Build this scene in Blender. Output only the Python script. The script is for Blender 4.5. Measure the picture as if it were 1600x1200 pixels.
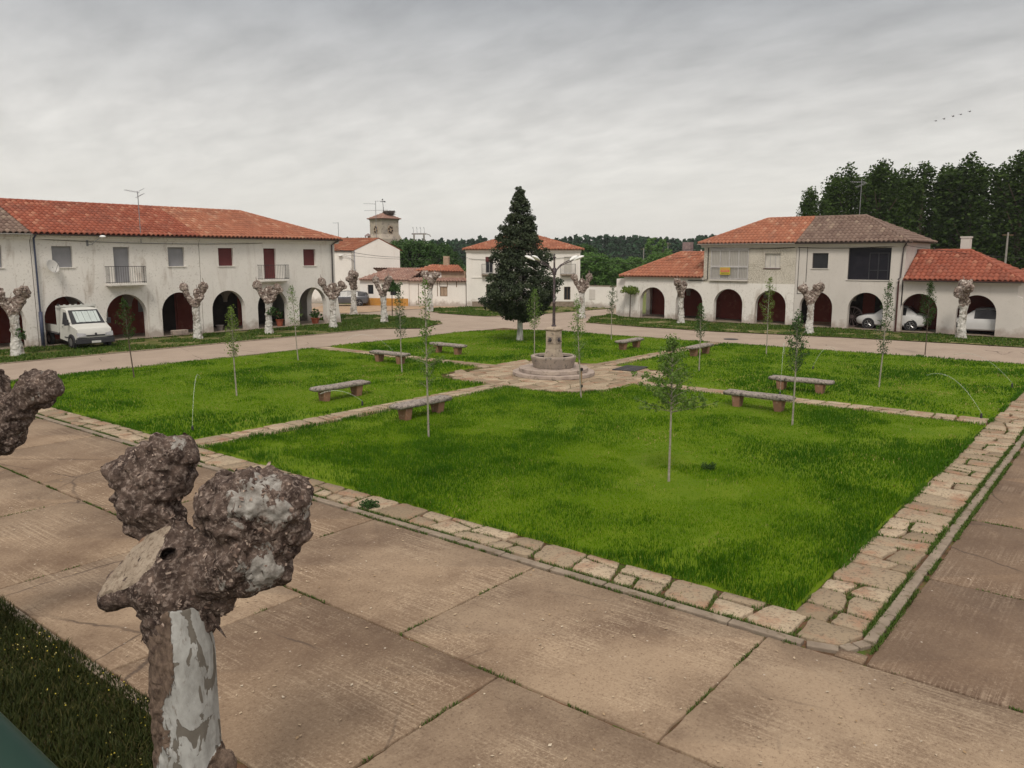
import bpy, bmesh, math, random
import numpy as np
from mathutils import Vector, Matrix, noise
R = math.radians
random.seed(7); RNG = np.random.default_rng(7)
for o in list(bpy.data.objects): bpy.data.objects.remove(o)
S = bpy.context.scene; COL = S.collection
# ---------------------------------------------------------------- camera
CAMH = 4.8; PITCH = math.atan(199/1250.); HEAD = R(38.7)
cam = bpy.data.cameras.new('camera'); cam.lens = 28.125; cam.sensor_width = 36; cam.clip_end = 6000; cam.clip_start = .05
co = bpy.data.objects.new('camera', cam); COL.objects.link(co); S.camera = co
co.location = (0, 0, CAMH); co.rotation_euler = (math.pi/2-PITCH, 0, HEAD-math.pi/2)
S.render.resolution_x = 1024; S.render.resolution_y = 768
# ---------------------------------------------------------------- sky, sun, exposure
SUN_EL, SUN_AZ = R(50), R(212)     # azimuth measured from +X, counter-clockwise
W = bpy.data.worlds.new('World'); S.world = W; W.use_nodes = True
nt = W.node_tree; nt.nodes.clear()
def wn(t, **k):
    n = nt.nodes.new(t)
    for a, b in k.items(): setattr(n, a, b)
    return n
def wmath(op, a, b=None, c=None, clamp=False):
    n = wn('ShaderNodeMath', operation=op); n.use_clamp = clamp
    for i, v in enumerate((a, b, c)):
        if v is None: continue
        if isinstance(v, (int, float)): n.inputs[i].default_value = v
        else: nt.links.new(v, n.inputs[i])
    return n.outputs[0]
sky = wn('ShaderNodeTexSky', sky_type='NISHITA', sun_disc=False, sun_elevation=SUN_EL, sun_rotation=math.pi/2-SUN_AZ)
tc = wn('ShaderNodeTexCoord'); sx = wn('ShaderNodeSeparateXYZ'); nt.links.new(tc.outputs['Generated'], sx.inputs[0])
zc = wmath('MAXIMUM', sx.outputs[2], 0.0)
zz = wmath('ADD', zc, 0.22)
px = wmath('DIVIDE', sx.outputs[0], zz); py = wmath('DIVIDE', sx.outputs[1], zz)
cb = wn('ShaderNodeCombineXYZ'); nt.links.new(px, cb.inputs[0]); nt.links.new(py, cb.inputs[1])
mp = wn('ShaderNodeMapping'); mp.inputs['Rotation'].default_value = (0, 0, R(-48)); mp.inputs['Scale'].default_value = (2.1, 1.2, 1)
nt.links.new(cb.outputs[0], mp.inputs[0])
n1 = wn('ShaderNodeTexNoise'); n1.inputs['Scale'].default_value = 3.4; n1.inputs['Detail'].default_value = 8; n1.inputs['Roughness'].default_value = .55; n1.inputs['Distortion'].default_value = .15
nt.links.new(mp.outputs[0], n1.inputs[0])
n2 = wn('ShaderNodeTexNoise'); n2.inputs['Scale'].default_value = .45; n2.inputs['Detail'].default_value = 3
nt.links.new(cb.outputs[0], n2.inputs[0])
# overcast deck: luminous towards the horizon, dull above it, raised overhead, out of view, to light the scene
el = wn('ShaderNodeValToRGB'); nt.links.new(zc, el.inputs[0])
e = el.color_ramp.elements
e[0].position = 0.0; e[0].color = (.63, .60, .55, 1)
e[1].position = 1.0; e[1].color = (.86, .80, .74, 1)
for p_, c_ in ((.06, (.605, .58, .535, 1)), (.16, (.505, .488, .46, 1)), (.30, (.30, .306, .314, 1)), (.42, (.36, .36, .36, 1)), (.65, (.78, .73, .68, 1))):
    q = e.new(p_); q.color = c_
cl = wmath('MULTIPLY_ADD', n1.outputs[0], .60, .70); cl2 = wmath('MULTIPLY_ADD', n2.outputs[0], .55, .72)
cm = wmath('MULTIPLY', cl, cl2)
fade = wmath('MULTIPLY', zc, 7.0, clamp=True)
cmix = wn('ShaderNodeMix', data_type='FLOAT'); nt.links.new(fade, cmix.inputs[0]); cmix.inputs[2].default_value = 1.0; nt.links.new(cm, cmix.inputs[3])
vm = wn('ShaderNodeVectorMath', operation='SCALE'); nt.links.new(el.outputs[0], vm.inputs[0])
SKYB = 10.5
sc = wmath('MULTIPLY', cmix.outputs[0], SKYB); nt.links.new(sc, vm.inputs['Scale'])
mx = wn('ShaderNodeMix', data_type='RGBA'); mx.inputs[0].default_value = .94
nt.links.new(sky.outputs[0], mx.inputs[6]); nt.links.new(vm.outputs[0], mx.inputs[7])
bg = wn('ShaderNodeBackground'); bg.inputs[1].default_value = .1; nt.links.new(mx.outputs[2], bg.inputs[0])
wo = wn('ShaderNodeOutputWorld'); nt.links.new(bg.outputs[0], wo.inputs[0])
sl = bpy.data.lights.new('sun', 'SUN'); sl.energy = 1.5; sl.angle = R(14); sl.color = (1, .92, .80)
so = bpy.data.objects.new('sun', sl); COL.objects.link(so)
sd = Vector((math.cos(SUN_EL)*math.cos(SUN_AZ), math.cos(SUN_EL)*math.sin(SUN_AZ), math.sin(SUN_EL)))
so.rotation_euler = sd.to_track_quat('Z', 'Y').to_euler()
S.view_settings.view_transform = 'Standard'; S.view_settings.look = 'None'; S.view_settings.gamma = 1; S.view_settings.use_curve_mapping = False
S.view_settings.exposure = 0.40
# ---------------------------------------------------------------- helpers
FX, FY = math.cos(HEAD), math.sin(HEAD); RX, RY = math.sin(HEAD), -math.cos(HEAD)
def ray(x, y):
    a = (x-800)/1250.; b = (600-y)/1250.
    F = math.cos(PITCH)+b*math.sin(PITCH)
    return Vector((FX*F+RX*a, FY*F+RY*a, -math.sin(PITCH)+b*math.cos(PITCH)))
def at(x, y, D): return Vector((0, 0, CAMH))+ray(x, y)*D      # world point seen at photo pixel x,y at depth D
def gp(x, y, z=0.):
    r = ray(x, y); t = (z-CAMH)/r.z; return Vector((r.x*t, r.y*t, z))
def rd(r, d, z=0.): return Vector((FX*d+RX*r, FY*d+RY*r, z))  # r metres to the right of and d metres along the view
def tag(o, label=None, cat=None, group=None, kind=None):
    if label: o['label'] = label
    if cat: o['category'] = cat
    if group: o['group'] = group
    if kind: o['kind'] = kind
    return o
def thing(name, label, cat, loc=(0, 0, 0), rz=0, group=None):
    o = bpy.data.objects.new(name, None); COL.objects.link(o); o.location = loc; o.rotation_euler = (0, 0, rz)
    return tag(o, label, cat, group)
def children(o): return [c for c in bpy.data.objects if c.parent == o]
def dup(o, loc=None, rz=None, label=None, sc=None, parent=None):
    c = o.copy(); COL.objects.link(c)
    if parent is not None: c.parent = parent
    for ch in children(o): dup(ch, parent=c)
    if loc is not None: c.location = loc
    if rz is not None: c.rotation_euler = (0, 0, rz)
    if sc is not None: c.scale = (sc, sc, sc) if isinstance(sc, (int, float)) else sc
    if label: c['label'] = label
    return c
def link(name, me, m, parent=None, loc=None):
    o = bpy.data.objects.new(name, me); COL.objects.link(o)
    if m is not None and not len(me.materials):
        for q in (m if isinstance(m, (list, tuple)) else [m]): me.materials.append(q)
    if parent is not None: o.parent = parent
    if loc is not None: o.location = loc
    return o
def mesh_np(name, V, F, mi=None, uv=None, rnd=None, smooth=False):
    V = np.asarray(V, dtype=np.float32); F = np.asarray(F, dtype=np.int32)
    me = bpy.data.meshes.new(name); n, k = F.shape
    me.vertices.add(len(V)); me.vertices.foreach_set('co', V.ravel())
    me.loops.add(n*k); me.loops.foreach_set('vertex_index', F.ravel())
    me.polygons.add(n); me.polygons.foreach_set('loop_start', np.arange(0, n*k, k, dtype=np.int32))
    try: me.polygons.foreach_set('loop_total', np.full(n, k, dtype=np.int32))
    except Exception: pass
    if uv is not None:
        u = me.uv_layers.new(name='UVMap'); u.data.foreach_set('uv', np.asarray(uv, dtype=np.float32).ravel())
    if rnd is not None:
        a = me.attributes.new('rnd', 'FLOAT', 'FACE'); a.data.foreach_set('value', np.asarray(rnd, dtype=np.float32))
    if smooth: me.polygons.foreach_set('use_smooth', np.ones(n, dtype=bool))
    me.update(calc_edges=True); me.validate()
    return me
class MB:
    def __init__(s, off=(0, 0, 0)): s.v = []; s.f = []; s.off = Vector(off); s.fm = []; s.m = 0
    def add(s, vs, fs):
        b = len(s.v); s.v += [tuple(Vector(p)-s.off) for p in vs]
        for f in fs: s.f.append([b+i for i in f]); s.fm.append(s.m)
        return s
    def quad(s, a, b, c, d): return s.add([a, b, c, d], [(0, 1, 2, 3)])
    def box(s, c, d, rz=0., tz=0.):
        c = Vector(c); M_ = Matrix.Rotation(rz, 3, 'Z'); M_ = M_ @ Matrix.Rotation(tz, 3, 'X') if tz else M_
        vs = [c+M_@Vector((x*d[0]/2, y*d[1]/2, z*d[2]/2)) for x in (-1, 1) for y in (-1, 1) for z in (-1, 1)]
        return s.add(vs, [(0, 1, 3, 2), (4, 6, 7, 5), (0, 4, 5, 1), (2, 3, 7, 6), (0, 2, 6, 4), (1, 5, 7, 3)])
    def lo(s, a, b):
        a = Vector(a); b = Vector(b); return s.box((a+b)/2, (abs(b.x-a.x), abs(b.y-a.y), abs(b.z-a.z)))
    def tube(s, pts, rad, n=8, cap=True):
        pts = [Vector(p) for p in pts]; rad = rad if isinstance(rad, (list, tuple)) else [rad]*len(pts)
        vs = []; fs = []; prev = None
        for i, p in enumerate(pts):
            t = (pts[min(i+1, len(pts)-1)]-pts[max(i-1, 0)]).normalized()
            if prev is None: a = t.cross(Vector((0, 0, 1)) if abs(t.z) < .9 else Vector((1, 0, 0))).normalized()
            else: a = (prev-t*prev.dot(t)).normalized()
            prev = a; b = t.cross(a)
            for k in range(n): an = 2*math.pi*k/n; vs.append(p+(a*math.cos(an)+b*math.sin(an))*rad[i])
        for i in range(len(pts)-1):
            for k in range(n): k2 = (k+1) % n; fs.append((i*n+k, i*n+k2, (i+1)*n+k2, (i+1)*n+k))
        if cap: fs.append(tuple(range(n))[::-1]); fs.append(tuple((len(pts)-1)*n+k for k in range(n)))
        return s.add(vs, fs)
    def lathe(s, c, prof, n=24, M_=None, ph=0.):
        c = Vector(c); vs = []; fs = []
        for (r, z) in prof:
            for k in range(n):
                an = 2*math.pi*k/n+ph; q = Vector((r*math.cos(an), r*math.sin(an), z)); vs.append(c+(M_@q if M_ else q))
        for i in range(len(prof)-1):
            for k in range(n): k2 = (k+1) % n; fs.append((i*n+k, i*n+k2, (i+1)*n+k2, (i+1)*n+k))
        if prof[0][0] > 1e-4: fs.append(tuple(range(n))[::-1])
        if prof[-1][0] > 1e-4: fs.append(tuple((len(prof)-1)*n+k for k in range(n)))
        return s.add(vs, fs)
    def prism(s, poly, z0, z1):
        n = len(poly); vs = [(p[0], p[1], z0) for p in poly]+[(p[0], p[1], z1) for p in poly]
        return s.add(vs, [tuple(range(n))[::-1], tuple(range(n, 2*n))]+[(i, (i+1) % n, n+(i+1) % n, n+i) for i in range(n)])
    def extr(s, poly, d):      # 3-D polygon extruded along d
        n = len(poly); d = Vector(d); a = [Vector(p) for p in poly]
        return s.add(a+[p+d for p in a], [tuple(range(n))[::-1], tuple(range(n, 2*n))]+[(i, (i+1) % n, n+(i+1) % n, n+i) for i in range(n)])
    def sphere(s, c, r, n=12, m=8, sc=(1, 1, 1)):
        prof = [(r*math.sin(math.pi*i/m), -r*math.cos(math.pi*i/m)) for i in range(m+1)]
        return s.lathe(c, prof, n, Matrix.Diagonal(sc))
    def build(s, name, m, parent=None, smooth=False, bevel=0., clean=True, loc=None):
        me = bpy.data.meshes.new(name); me.from_pydata(s.v, [], s.f)
        ms = m if isinstance(m, (list, tuple)) else [m]
        for q in ms: me.materials.append(q)
        if len(ms) > 1: me.polygons.foreach_set('material_index', s.fm)
        if clean:
            bm = bmesh.new(); bm.from_mesh(me); bmesh.ops.remove_doubles(bm, verts=bm.verts, dist=1e-5)
            bmesh.ops.recalc_face_normals(bm, faces=bm.faces); bm.to_mesh(me); bm.free()
        o = link(name, me, None, parent, loc)
        if smooth:
            me.polygons.foreach_set('use_smooth', [True]*len(me.polygons))
            if smooth != 'all':
                a = np.zeros(len(me.edges), dtype=bool); bm = bmesh.new(); bm.from_mesh(me); bm.edges.ensure_lookup_table()
                for i, e_ in enumerate(bm.edges): a[i] = len(e_.link_faces) != 2 or e_.calc_face_angle(0) > R(38)
                bm.free()
                at_ = me.attributes.get('sharp_edge') or me.attributes.new('sharp_edge', 'BOOLEAN', 'EDGE'); at_.data.foreach_set('value', a)
        if bevel:
            b = o.modifiers.new('bevel', 'BEVEL'); b.width = bevel; b.segments = 2; b.limit_method = 'ANGLE'
        return o
# ---------------------------------------------------------------- materials
class NT:
    def __init__(s, name):
        s.m = bpy.data.materials.new(name); s.m.use_nodes = True; s.t = s.m.node_tree; s.t.nodes.clear()
        s.out = s.n('ShaderNodeOutputMaterial'); s.b = s.n('ShaderNodeBsdfPrincipled'); s.l(s.b.outputs[0], s.out.inputs[0])
        s.tc = s.n('ShaderNodeTexCoord')
    def n(s, t, **k):
        q = s.t.nodes.new(t)
        for a, b in k.items(): setattr(q, a, b)
        return q
    def l(s, a, b): s.t.links.new(a, b)
    def inp(s, sock, v):
        if isinstance(v, (int, float)): sock.default_value = v
        elif isinstance(v, (tuple, list)): sock.default_value = tuple(v)+(1,) if len(v) == 3 and len(sock.default_value) == 4 else tuple(v)
        else: s.l(v, sock)
    def noise(s, scale, detail=4, rough=.55, co=None, dist=0., out=0):
        q = s.n('ShaderNodeTexNoise'); s.inp(q.inputs['Scale'], scale); q.inputs['Detail'].default_value = detail; q.inputs['Roughness'].default_value = rough; q.inputs['Distortion'].default_value = dist
        s.l(co if co is not None else s.tc.outputs['Object'], q.inputs['Vector']); return q.outputs[out]
    def voro(s, scale, co=None, feat='F1', out='Distance'):
        q = s.n('ShaderNodeTexVoronoi', feature=feat); q.inputs['Scale'].default_value = scale
        s.l(co if co is not None else s.tc.outputs['Object'], q.inputs['Vector']); return q.outputs[out]
    def map(s, co, sc=(1, 1, 1), rot=(0, 0, 0), loc=(0, 0, 0)):
        q = s.n('ShaderNodeMapping'); q.inputs['Scale'].default_value = sc; q.inputs['Rotation'].default_value = rot; q.inputs['Location'].default_value = loc
        s.l(co, q.inputs[0]); return q.outputs[0]
    def math(s, op, a, b=None, c=None, clamp=False):
        q = s.n('ShaderNodeMath', operation=op); q.use_clamp = clamp
        for i, v in enumerate((a, b, c)):
            if v is not None: s.inp(q.inputs[i], v)
        return q.outputs[0]
    def step(s, x, lo, hi):
        q = s.n('ShaderNodeMapRange'); s.inp(q.inputs[0], x); q.inputs[1].default_value = lo; q.inputs[2].default_value = hi; return q.outputs[0]
    def mix(s, f, a, b, mode='MIX'):
        q = s.n('ShaderNodeMix', data_type='RGBA', blend_type=mode); s.inp(q.inputs[0], f); s.inp(q.inputs[6], a); s.inp(q.inputs[7], b); return q.outputs[2]
    def attr(s, name): q = s.n('ShaderNodeAttribute', attribute_name=name); return q
    def bump(s, h, strength=.5, dist=.02, prev=None):
        q = s.n('ShaderNodeBump'); q.inputs['Strength'].default_value = strength; q.inputs['Distance'].default_value = dist; s.l(h, q.inputs['Height'])
        if prev is not None: s.l(prev, q.inputs['Normal'])
        return q.outputs[0]
    def fin(s, col, rough=.85, normal=None, metal=0., spec=None):
        s.inp(s.b.inputs['Base Color'], col); s.inp(s.b.inputs['Roughness'], rough); s.b.inputs['Metallic'].default_value = metal
        s.b.inputs['Specular IOR Level'].default_value = spec if spec is not None else (.12 if (not isinstance(rough, (int, float)) or rough >= .8) else .4)
        if normal is not None: s.l(normal, s.b.inputs['Normal'])
        return s.m
def gen(name, c1, c2, scale=3., rough=.85, bs=30., bst=.3, bd=.01, metal=0., lo=.35, hi=.65, c3=None, s3=14., l3=.56, h3=.66, spec=None):
    t = NT(name); f = t.step(t.noise(scale, 5, .6), lo, hi); c = t.mix(f, c1, c2)
    if c3: c = t.mix(t.step(t.noise(s3, 6, .65), l3, h3), c, c3)
    return t.fin(c, rough, t.bump(t.noise(bs, 4), bst, bd) if bst else None, metal, spec)
def plaster(name, base, dirt, amount, mould=0.):
    t = NT(name); o = t.n('ShaderNodeNewGeometry').outputs['Position']
    big = t.noise(.7, 4, .6, o); c = t.mix(t.step(big, .3, .75), base, tuple(x*.9 for x in base))
    st = t.noise(1., 6, .62, t.map(o, (1.6, 1.6, .28)), .6)
    c = t.mix(t.math('MULTIPLY', t.step(st, .56, .74), amount), c, dirt)
    fine = t.noise(9., 6, .7, o)
    c = t.mix(t.math('MULTIPLY', t.step(fine, .56, .68), amount*.7), c, tuple(x*.8 for x in dirt))
    if mould:
        m = t.math('MULTIPLY', t.step(t.noise(.55, 3, .5, o), .38, .56), t.step(t.noise(14., 5, .7, o), .44, .60))
        c = t.mix(t.math('MULTIPLY', m, mould), c, (.20, .17, .125))
    # rising damp and splash above the ground
    z = t.n('ShaderNodeSeparateXYZ'); t.l(o, z.inputs[0])
    zz = t.math('ADD', z.outputs[2], t.math('MULTIPLY', t.noise(2.2, 5, .6, o), -1.3))
    c = t.mix(t.math('MULTIPLY', t.step(zz, .0, -.42), .75), c, (.33, .27, .23))
    return t.fin(c, .9, t.bump(t.noise(16., 5, .6, o), .35, .012))
M = {}
M['white'] = plaster('white_plaster', (.76, .73, .69), (.42, .36, .31), .42)
M['white2'] = plaster('old_white_plaster', (.76, .73, .69), (.38, .32, .27), .85)
M['weathered'] = plaster('weathered_plaster', (.62, .58, .51), (.34, .29, .22), .8, .75)
M['greywhite'] = plaster('grey_white_plaster', (.60, .565, .53), (.40, .35, .31), .35)
M['bright'] = plaster('bright_plaster', (.80, .77, .73), (.52, .45, .38), .35)
M['ochre'] = gen('ochre_plinth', (.50, .25, .055), (.42, .20, .05), 2, c3=(.6, .4, .2))
M['maroon'] = gen('maroon_wall_paint', (.23, .055, .04), (.19, .045, .034), 1.2, .85, c3=(.26, .085, .06), s3=2.)
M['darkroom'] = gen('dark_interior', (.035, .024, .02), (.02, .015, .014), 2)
M['ceil'] = gen('arcade_ceiling', (.36, .31, .29), (.28, .24, .22), 1.2)
M['gutter'] = gen('dark_metal_gutter', (.05, .045, .05), (.07, .055, .055), 3, .5, bst=0)
M['navy'] = gen('navy_pipe_paint', (.035, .045, .09), (.05, .06, .1), 3, .5, bst=0)
M['brownpipe'] = gen('brown_pipe', (.075, .025, .02), (.06, .02, .018), 3, .5, bst=0)
M['iron'] = gen('black_iron', (.03, .028, .032), (.05, .045, .045), 5, .55, bst=.2)
M['lampiron'] = gen('lamp_iron', (.045, .035, .045), (.09, .06, .06), 6, .5, bst=.2, c3=(.22, .2, .2))
M['greyblind'] = None
def blind(name, c):
    t = NT(name); w = t.n('ShaderNodeTexWave', wave_type='BANDS', bands_direction='Z'); w.inputs['Scale'].default_value = 6.5; t.l(t.tc.outputs['Object'], w.inputs[0])
    col = t.mix(t.step(t.noise(2.5, 4), .3, .7), c, tuple(x*.85 for x in c)); return t.fin(col, .6, t.bump(w.outputs[1], .6, .01))
M['greyblind'] = blind('grey_blind', (.27, .27, .29)); M['brownblind'] = blind('brown_blind', (.12, .022, .024)); M['darkblind'] = blind('dark_blind', (.05, .04, .045))
M['paleblind'] = blind('pale_blind', (.60, .57, .52))
M['alu'] = gen('grey_frame', (.5, .49, .48), (.4, .38, .38), 5, .5, bst=0)
M['curtain'] = None
t = NT('curtain_glass'); w = t.n('ShaderNodeTexWave', wave_type='BANDS', bands_direction='Y'); w.inputs['Scale'].default_value = 2.6; w.inputs['Distortion'].default_value = 2; w.inputs['Detail Scale'].default_value = 2
t.l(t.tc.outputs['Object'], w.inputs[0]); M['curtain'] = t.fin(t.mix(w.outputs[1], (.30, .285, .265), (.42, .40, .37)), .25, None)
M['glass'] = gen('dark_window_glass', (.015, .017, .022), (.03, .03, .035), 1.5, .15, bst=0, spec=.3)
M['darkglaze'] = gen('black_glazing', (.014, .014, .02), (.02, .019, .026), 1.5, .35, bst=0, spec=.12)
M['carglass'] = gen('car_glass', (.02, .022, .027), (.035, .035, .04), 1.2, .22, bst=0, spec=.3)
M['carwhite'] = gen('white_car_paint', (.62, .62, .62), (.58, .58, .585), 1.5, .3, bst=0, spec=.6)
M['vanwhite'] = gen('white_van_paint', (.58, .58, .55), (.50, .50, .47), 1.5, .42, bst=0)
M['carsilver'] = gen('silver_car_paint', (.10, .105, .12), (.13, .13, .14), 1.5, .3, bst=0, metal=.4)
M['rubber'] = gen('tyre_rubber', (.018, .018, .02), (.03, .028, .028), 8, .8)
M['blackplastic'] = gen('black_plastic', (.025, .025, .032), (.035, .035, .04), 6, .6)
M['rim'] = gen('wheel_rim', (.35, .35, .36), (.25, .25, .26), 8, .35, bst=0, metal=.7)
M['lens'] = gen('headlight_lens', (.42, .42, .43), (.3, .3, .32), 14, .15, bst=0)
M['plate'] = gen('number_plate', (.6, .6, .58), (.5, .5, .48), 9, .5, bst=0)
M['sunshade'] = blind('folded_sunshade', (.50, .56, .55))
M['terracotta'] = gen('terracotta_pot', (.34, .10, .055), (.26, .08, .05), 5)
M['flowerpot'] = gen('grey_pot', (.22, .19, .18), (.28, .24, .22), 5)
M['chimneybrick'] = gen('old_chimney_render', (.20, .15, .16), (.28, .21, .2), 5, c3=(.35, .3, .28))
M['limestone'] = gen('fountain_stone', (.46, .385, .30), (.37, .30, .235), 2.5, .9, 26., .7, .02, c3=(.19, .16, .14), s3=7.)
M['limestone_d'] = gen('fountain_basin_stone', (.37, .31, .26), (.28, .235, .205), 2.5, .9, 26., .7, .02, c3=(.14, .125, .11), s3=6.)
M['stepstone'] = gen('step_stone', (.40, .33, .28), (.29, .235, .21), 2.5, .9, 26., .7, .02, c3=(.19, .16, .13), s3=6.)
M['water'] = gen('basin_water', (.035, .04, .035), (.05, .05, .04), 2, .08, 12., .2, .01)
def lichen(name, base, c2, dk, pale):
    t = NT(name); o = t.tc.outputs['Object']; c = t.mix(t.step(t.noise(4., 5, .6), .35, .65), base, c2)
    c = t.mix(t.step(t.noise(15., 6, .7), .50, .60), c, dk); c = t.mix(t.step(t.noise(22., 5, .7, t.map(o, loc=(5, 3, 1))), .58, .66), c, pale)
    return t.fin(c, .95, t.bump(t.noise(28., 6, .7), .9, .02))
M['benchtop'] = lichen('lichen_covered_stone', (.33, .29, .255), (.25, .215, .195), (.085, .07, .068), (.52, .47, .42))
M['benchleg'] = gen('red_sandstone', (.30, .165, .105), (.24, .13, .09), 4, .9, 30., .6, .015, c3=(.36, .24, .17), s3=9.)
M['lampwhite'] = gen('lamp_head', (.75, .75, .74), (.68, .68, .67), 4, .35, bst=0)
M['churchstone'] = gen('church_stone', (.46, .40, .335), (.36, .31, .265), .6, .9, 8., .6, .05, c3=(.24, .21, .19), s3=1.8, l3=.52)
M['nest'] = gen('nest_twigs', (.06, .05, .05), (.1, .08, .07), 3, .95)
M['adobe'] = gen('bare_adobe', (.40, .30, .22), (.32, .235, .17), 2.5, .95, c3=(.5, .43, .36))
M['wood'] = gen('weathered_wood', (.20, .13, .08), (.14, .09, .06), 6, .85)
M['wheelwood'] = gen('grey_cart_wood', (.17, .125, .12), (.12, .09, .09), 6, .85)
M['galv'] = gen('galvanised_metal', (.28, .28, .3), (.2, .2, .22), 6, .5, bst=0, metal=.3)
M['dish'] = gen('dish_paint', (.55, .54, .52), (.48, .47, .45), 4, .5, bst=0)
M['concretepost'] = gen('concrete_post', (.30, .28, .26), (.24, .22, .21), 4)
M['green_paint'] = gen('dark_green_paint', (.003, .034, .021), (.003, .028, .018), 3, .45, 60, .15, .002)
M['cable'] = gen('black_cable', (.02, .02, .02), (.03, .03, .03), 5, .7, bst=0)
M['yellow'] = gen('sign_yellow', (.52, .42, .04), (.48, .38, .05), 5, .6, bst=0)
M['pink'] = gen('sign_red', (.62, .12, .12), (.55, .12, .12), 5, .6, bst=0)
M['bird'] = gen('dark_feathers', (.06, .05, .055), (.08, .07, .07), 5, .8, bst=0)
def tiles(name, c1, c2, c3, dark):
    t = NT(name); u = t.n('ShaderNodeUVMap').outputs[0]; fl = t.n('ShaderNodeVectorMath', operation='FLOOR'); t.l(u, fl.inputs[0])
    wnz = t.n('ShaderNodeTexWhiteNoise'); t.l(fl.outputs[0], wnz.inputs[0]); v = wnz.outputs[0]
    c = t.mix(t.step(v, .0, .7), c1, c2); c = t.mix(t.step(v, .78, .95), c, c3)
    c = t.mix(t.math('MULTIPLY', t.step(t.noise(1.1, 5, .65), .46, .70), dark), c, (.12, .08, .07))
    c = t.mix(t.math('MULTIPLY', t.step(t.noise(22., 4, .7), .55, .66), .45), c, tuple(x*.55 for x in c1))
    return t.fin(c, .85, t.bump(t.noise(40., 3), .3, .01))
M['tile'] = tiles('red_clay_tiles', (.25, .075, .048), (.32, .105, .068), (.40, .175, .115), .4)
M['tile_or'] = tiles('orange_clay_tiles', (.32, .125, .078), (.38, .16, .10), (.45, .24, .16), .35)
M['tile_grey'] = tiles('lichened_tiles', (.17, .115, .095), (.23, .165, .135), (.30, .23, .18), .6)
M['tile_mid'] = tiles('weathered_tiles', (.30, .12, .085), (.36, .17, .12), (.40, .24, .18), .5)
M['tile_old'] = tiles('old_pale_tiles', (.27, .155, .125), (.34, .215, .175), (.40, .28, .235), .5)
def leafmat(name, a, b, c, rough=.6, tr=.25):
    t = NT(name); r = t.attr('rnd').outputs['Fac']
    col = t.mix(t.step(r, 0., .6), a, b); col = t.mix(t.step(r, .75, 1.), col, c)
    oi = t.n('ShaderNodeObjectInfo').outputs['Random']; col = t.mix(t.math('MULTIPLY', oi, .35), col, a)
    t.fin(col, rough, None, 0., .12)
    if tr:
        d = t.n('ShaderNodeBsdfTranslucent'); t.l(col, d.inputs[0]); ms = t.n('ShaderNodeMixShader'); ms.inputs[0].default_value = tr
        t.l(t.b.outputs[0], ms.inputs[1]); t.l(d.outputs[0], ms.inputs[2]); t.l(ms.outputs[0], t.out.inputs[0])
    return t.m
M['leaf_sap'] = leafmat('young_leaves', (.085, .15, .03), (.14, .23, .05), (.22, .32, .095))
M['leaf_dark'] = leafmat('dark_young_leaves', (.022, .05, .012), (.04, .085, .018), (.075, .13, .03))
M['leaf_ball'] = leafmat('yellow_green_leaves', (.10, .16, .03), (.17, .24, .05), (.24, .30, .08))
M['leaf_con'] = leafmat('conifer_needles', (.024, .036, .02), (.055, .072, .040), (.12, .135, .075), .7, .1)
M['leaf_pop'] = leafmat('poplar_leaves', (.022, .044, .009), (.045, .08, .016), (.09, .14, .03))
M['leaf_mid'] = leafmat('broad_leaves', (.03, .065, .018), (.055, .11, .03), (.10, .17, .05))
M['leaf_bright'] = leafmat('fresh_leaves', (.06, .13, .03), (.10, .19, .045), (.16, .26, .08))
M['leaf_far'] = leafmat('far_pines', (.018, .048, .024), (.028, .065, .03), (.04, .085, .04), .8, 0)
M['grass'] = leafmat('lawn_blades', (.10, .205, .003), (.145, .26, .004), (.21, .30, .010), .55, .3)
M['grass_lush'] = leafmat('lush_lawn_blades', (.034, .105, .003), (.060, .155, .004), (.10, .21, .008), .55, .3)
M['verge_blades'] = leafmat('verge_blades', (.045, .095, .012), (.08, .14, .02), (.20, .20, .06), .6, .25)
M['verge_dark'] = leafmat('dark_verge_blades', (.022, .032, .008), (.042, .050, .013), (.10, .085, .03), .6, .2)  # darker, browner blades for the near verge
M['weeds'] = leafmat('joint_weeds', (.05, .09, .015), (.075, .13, .02), (.15, .17, .05), .6, .2)
M['flower'] = leafmat('small_yellow_flowers', (.5, .4, .05), (.55, .45, .08), (.6, .55, .3), .6, 0)
M['lawnsoil'] = gen('lawn_ground', (.085, .145, .005), (.115, .17, .008), .9, .95, 30, .6, .02, c3=(.20, .17, .07), s3=3.3, l3=.64, h3=.74)
M['vergesoil'] = gen('verge_ground', (.075, .095, .02), (.12, .115, .04), .8, .95, 30, .6, .02, c3=(.30, .22, .14), s3=1.6, l3=.52, h3=.64)
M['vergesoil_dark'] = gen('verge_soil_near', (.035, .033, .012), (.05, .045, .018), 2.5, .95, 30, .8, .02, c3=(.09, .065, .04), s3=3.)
M['soil'] = gen('joint_soil', (.17, .09, .055), (.075, .05, .03), 2.5, .95, 40, .7, .02, c3=(.07, .10, .02), s3=3.5, l3=.5, h3=.6)
M['field'] = gen('meadow', (.10, .13, .04), (.16, .17, .06), .05, .95, 3, .3, .05, c3=(.20, .16, .07), s3=.12)
M['earth'] = gen('bare_earth', (.40, .28, .19), (.33, .24, .17), .6, .95, 20, .5, .02, c3=(.22, .18, .08), s3=1.5)
M['hill'] = gen('far_hill', (.06, .10, .07), (.09, .13, .09), .004, 1., 1, 0)
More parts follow.
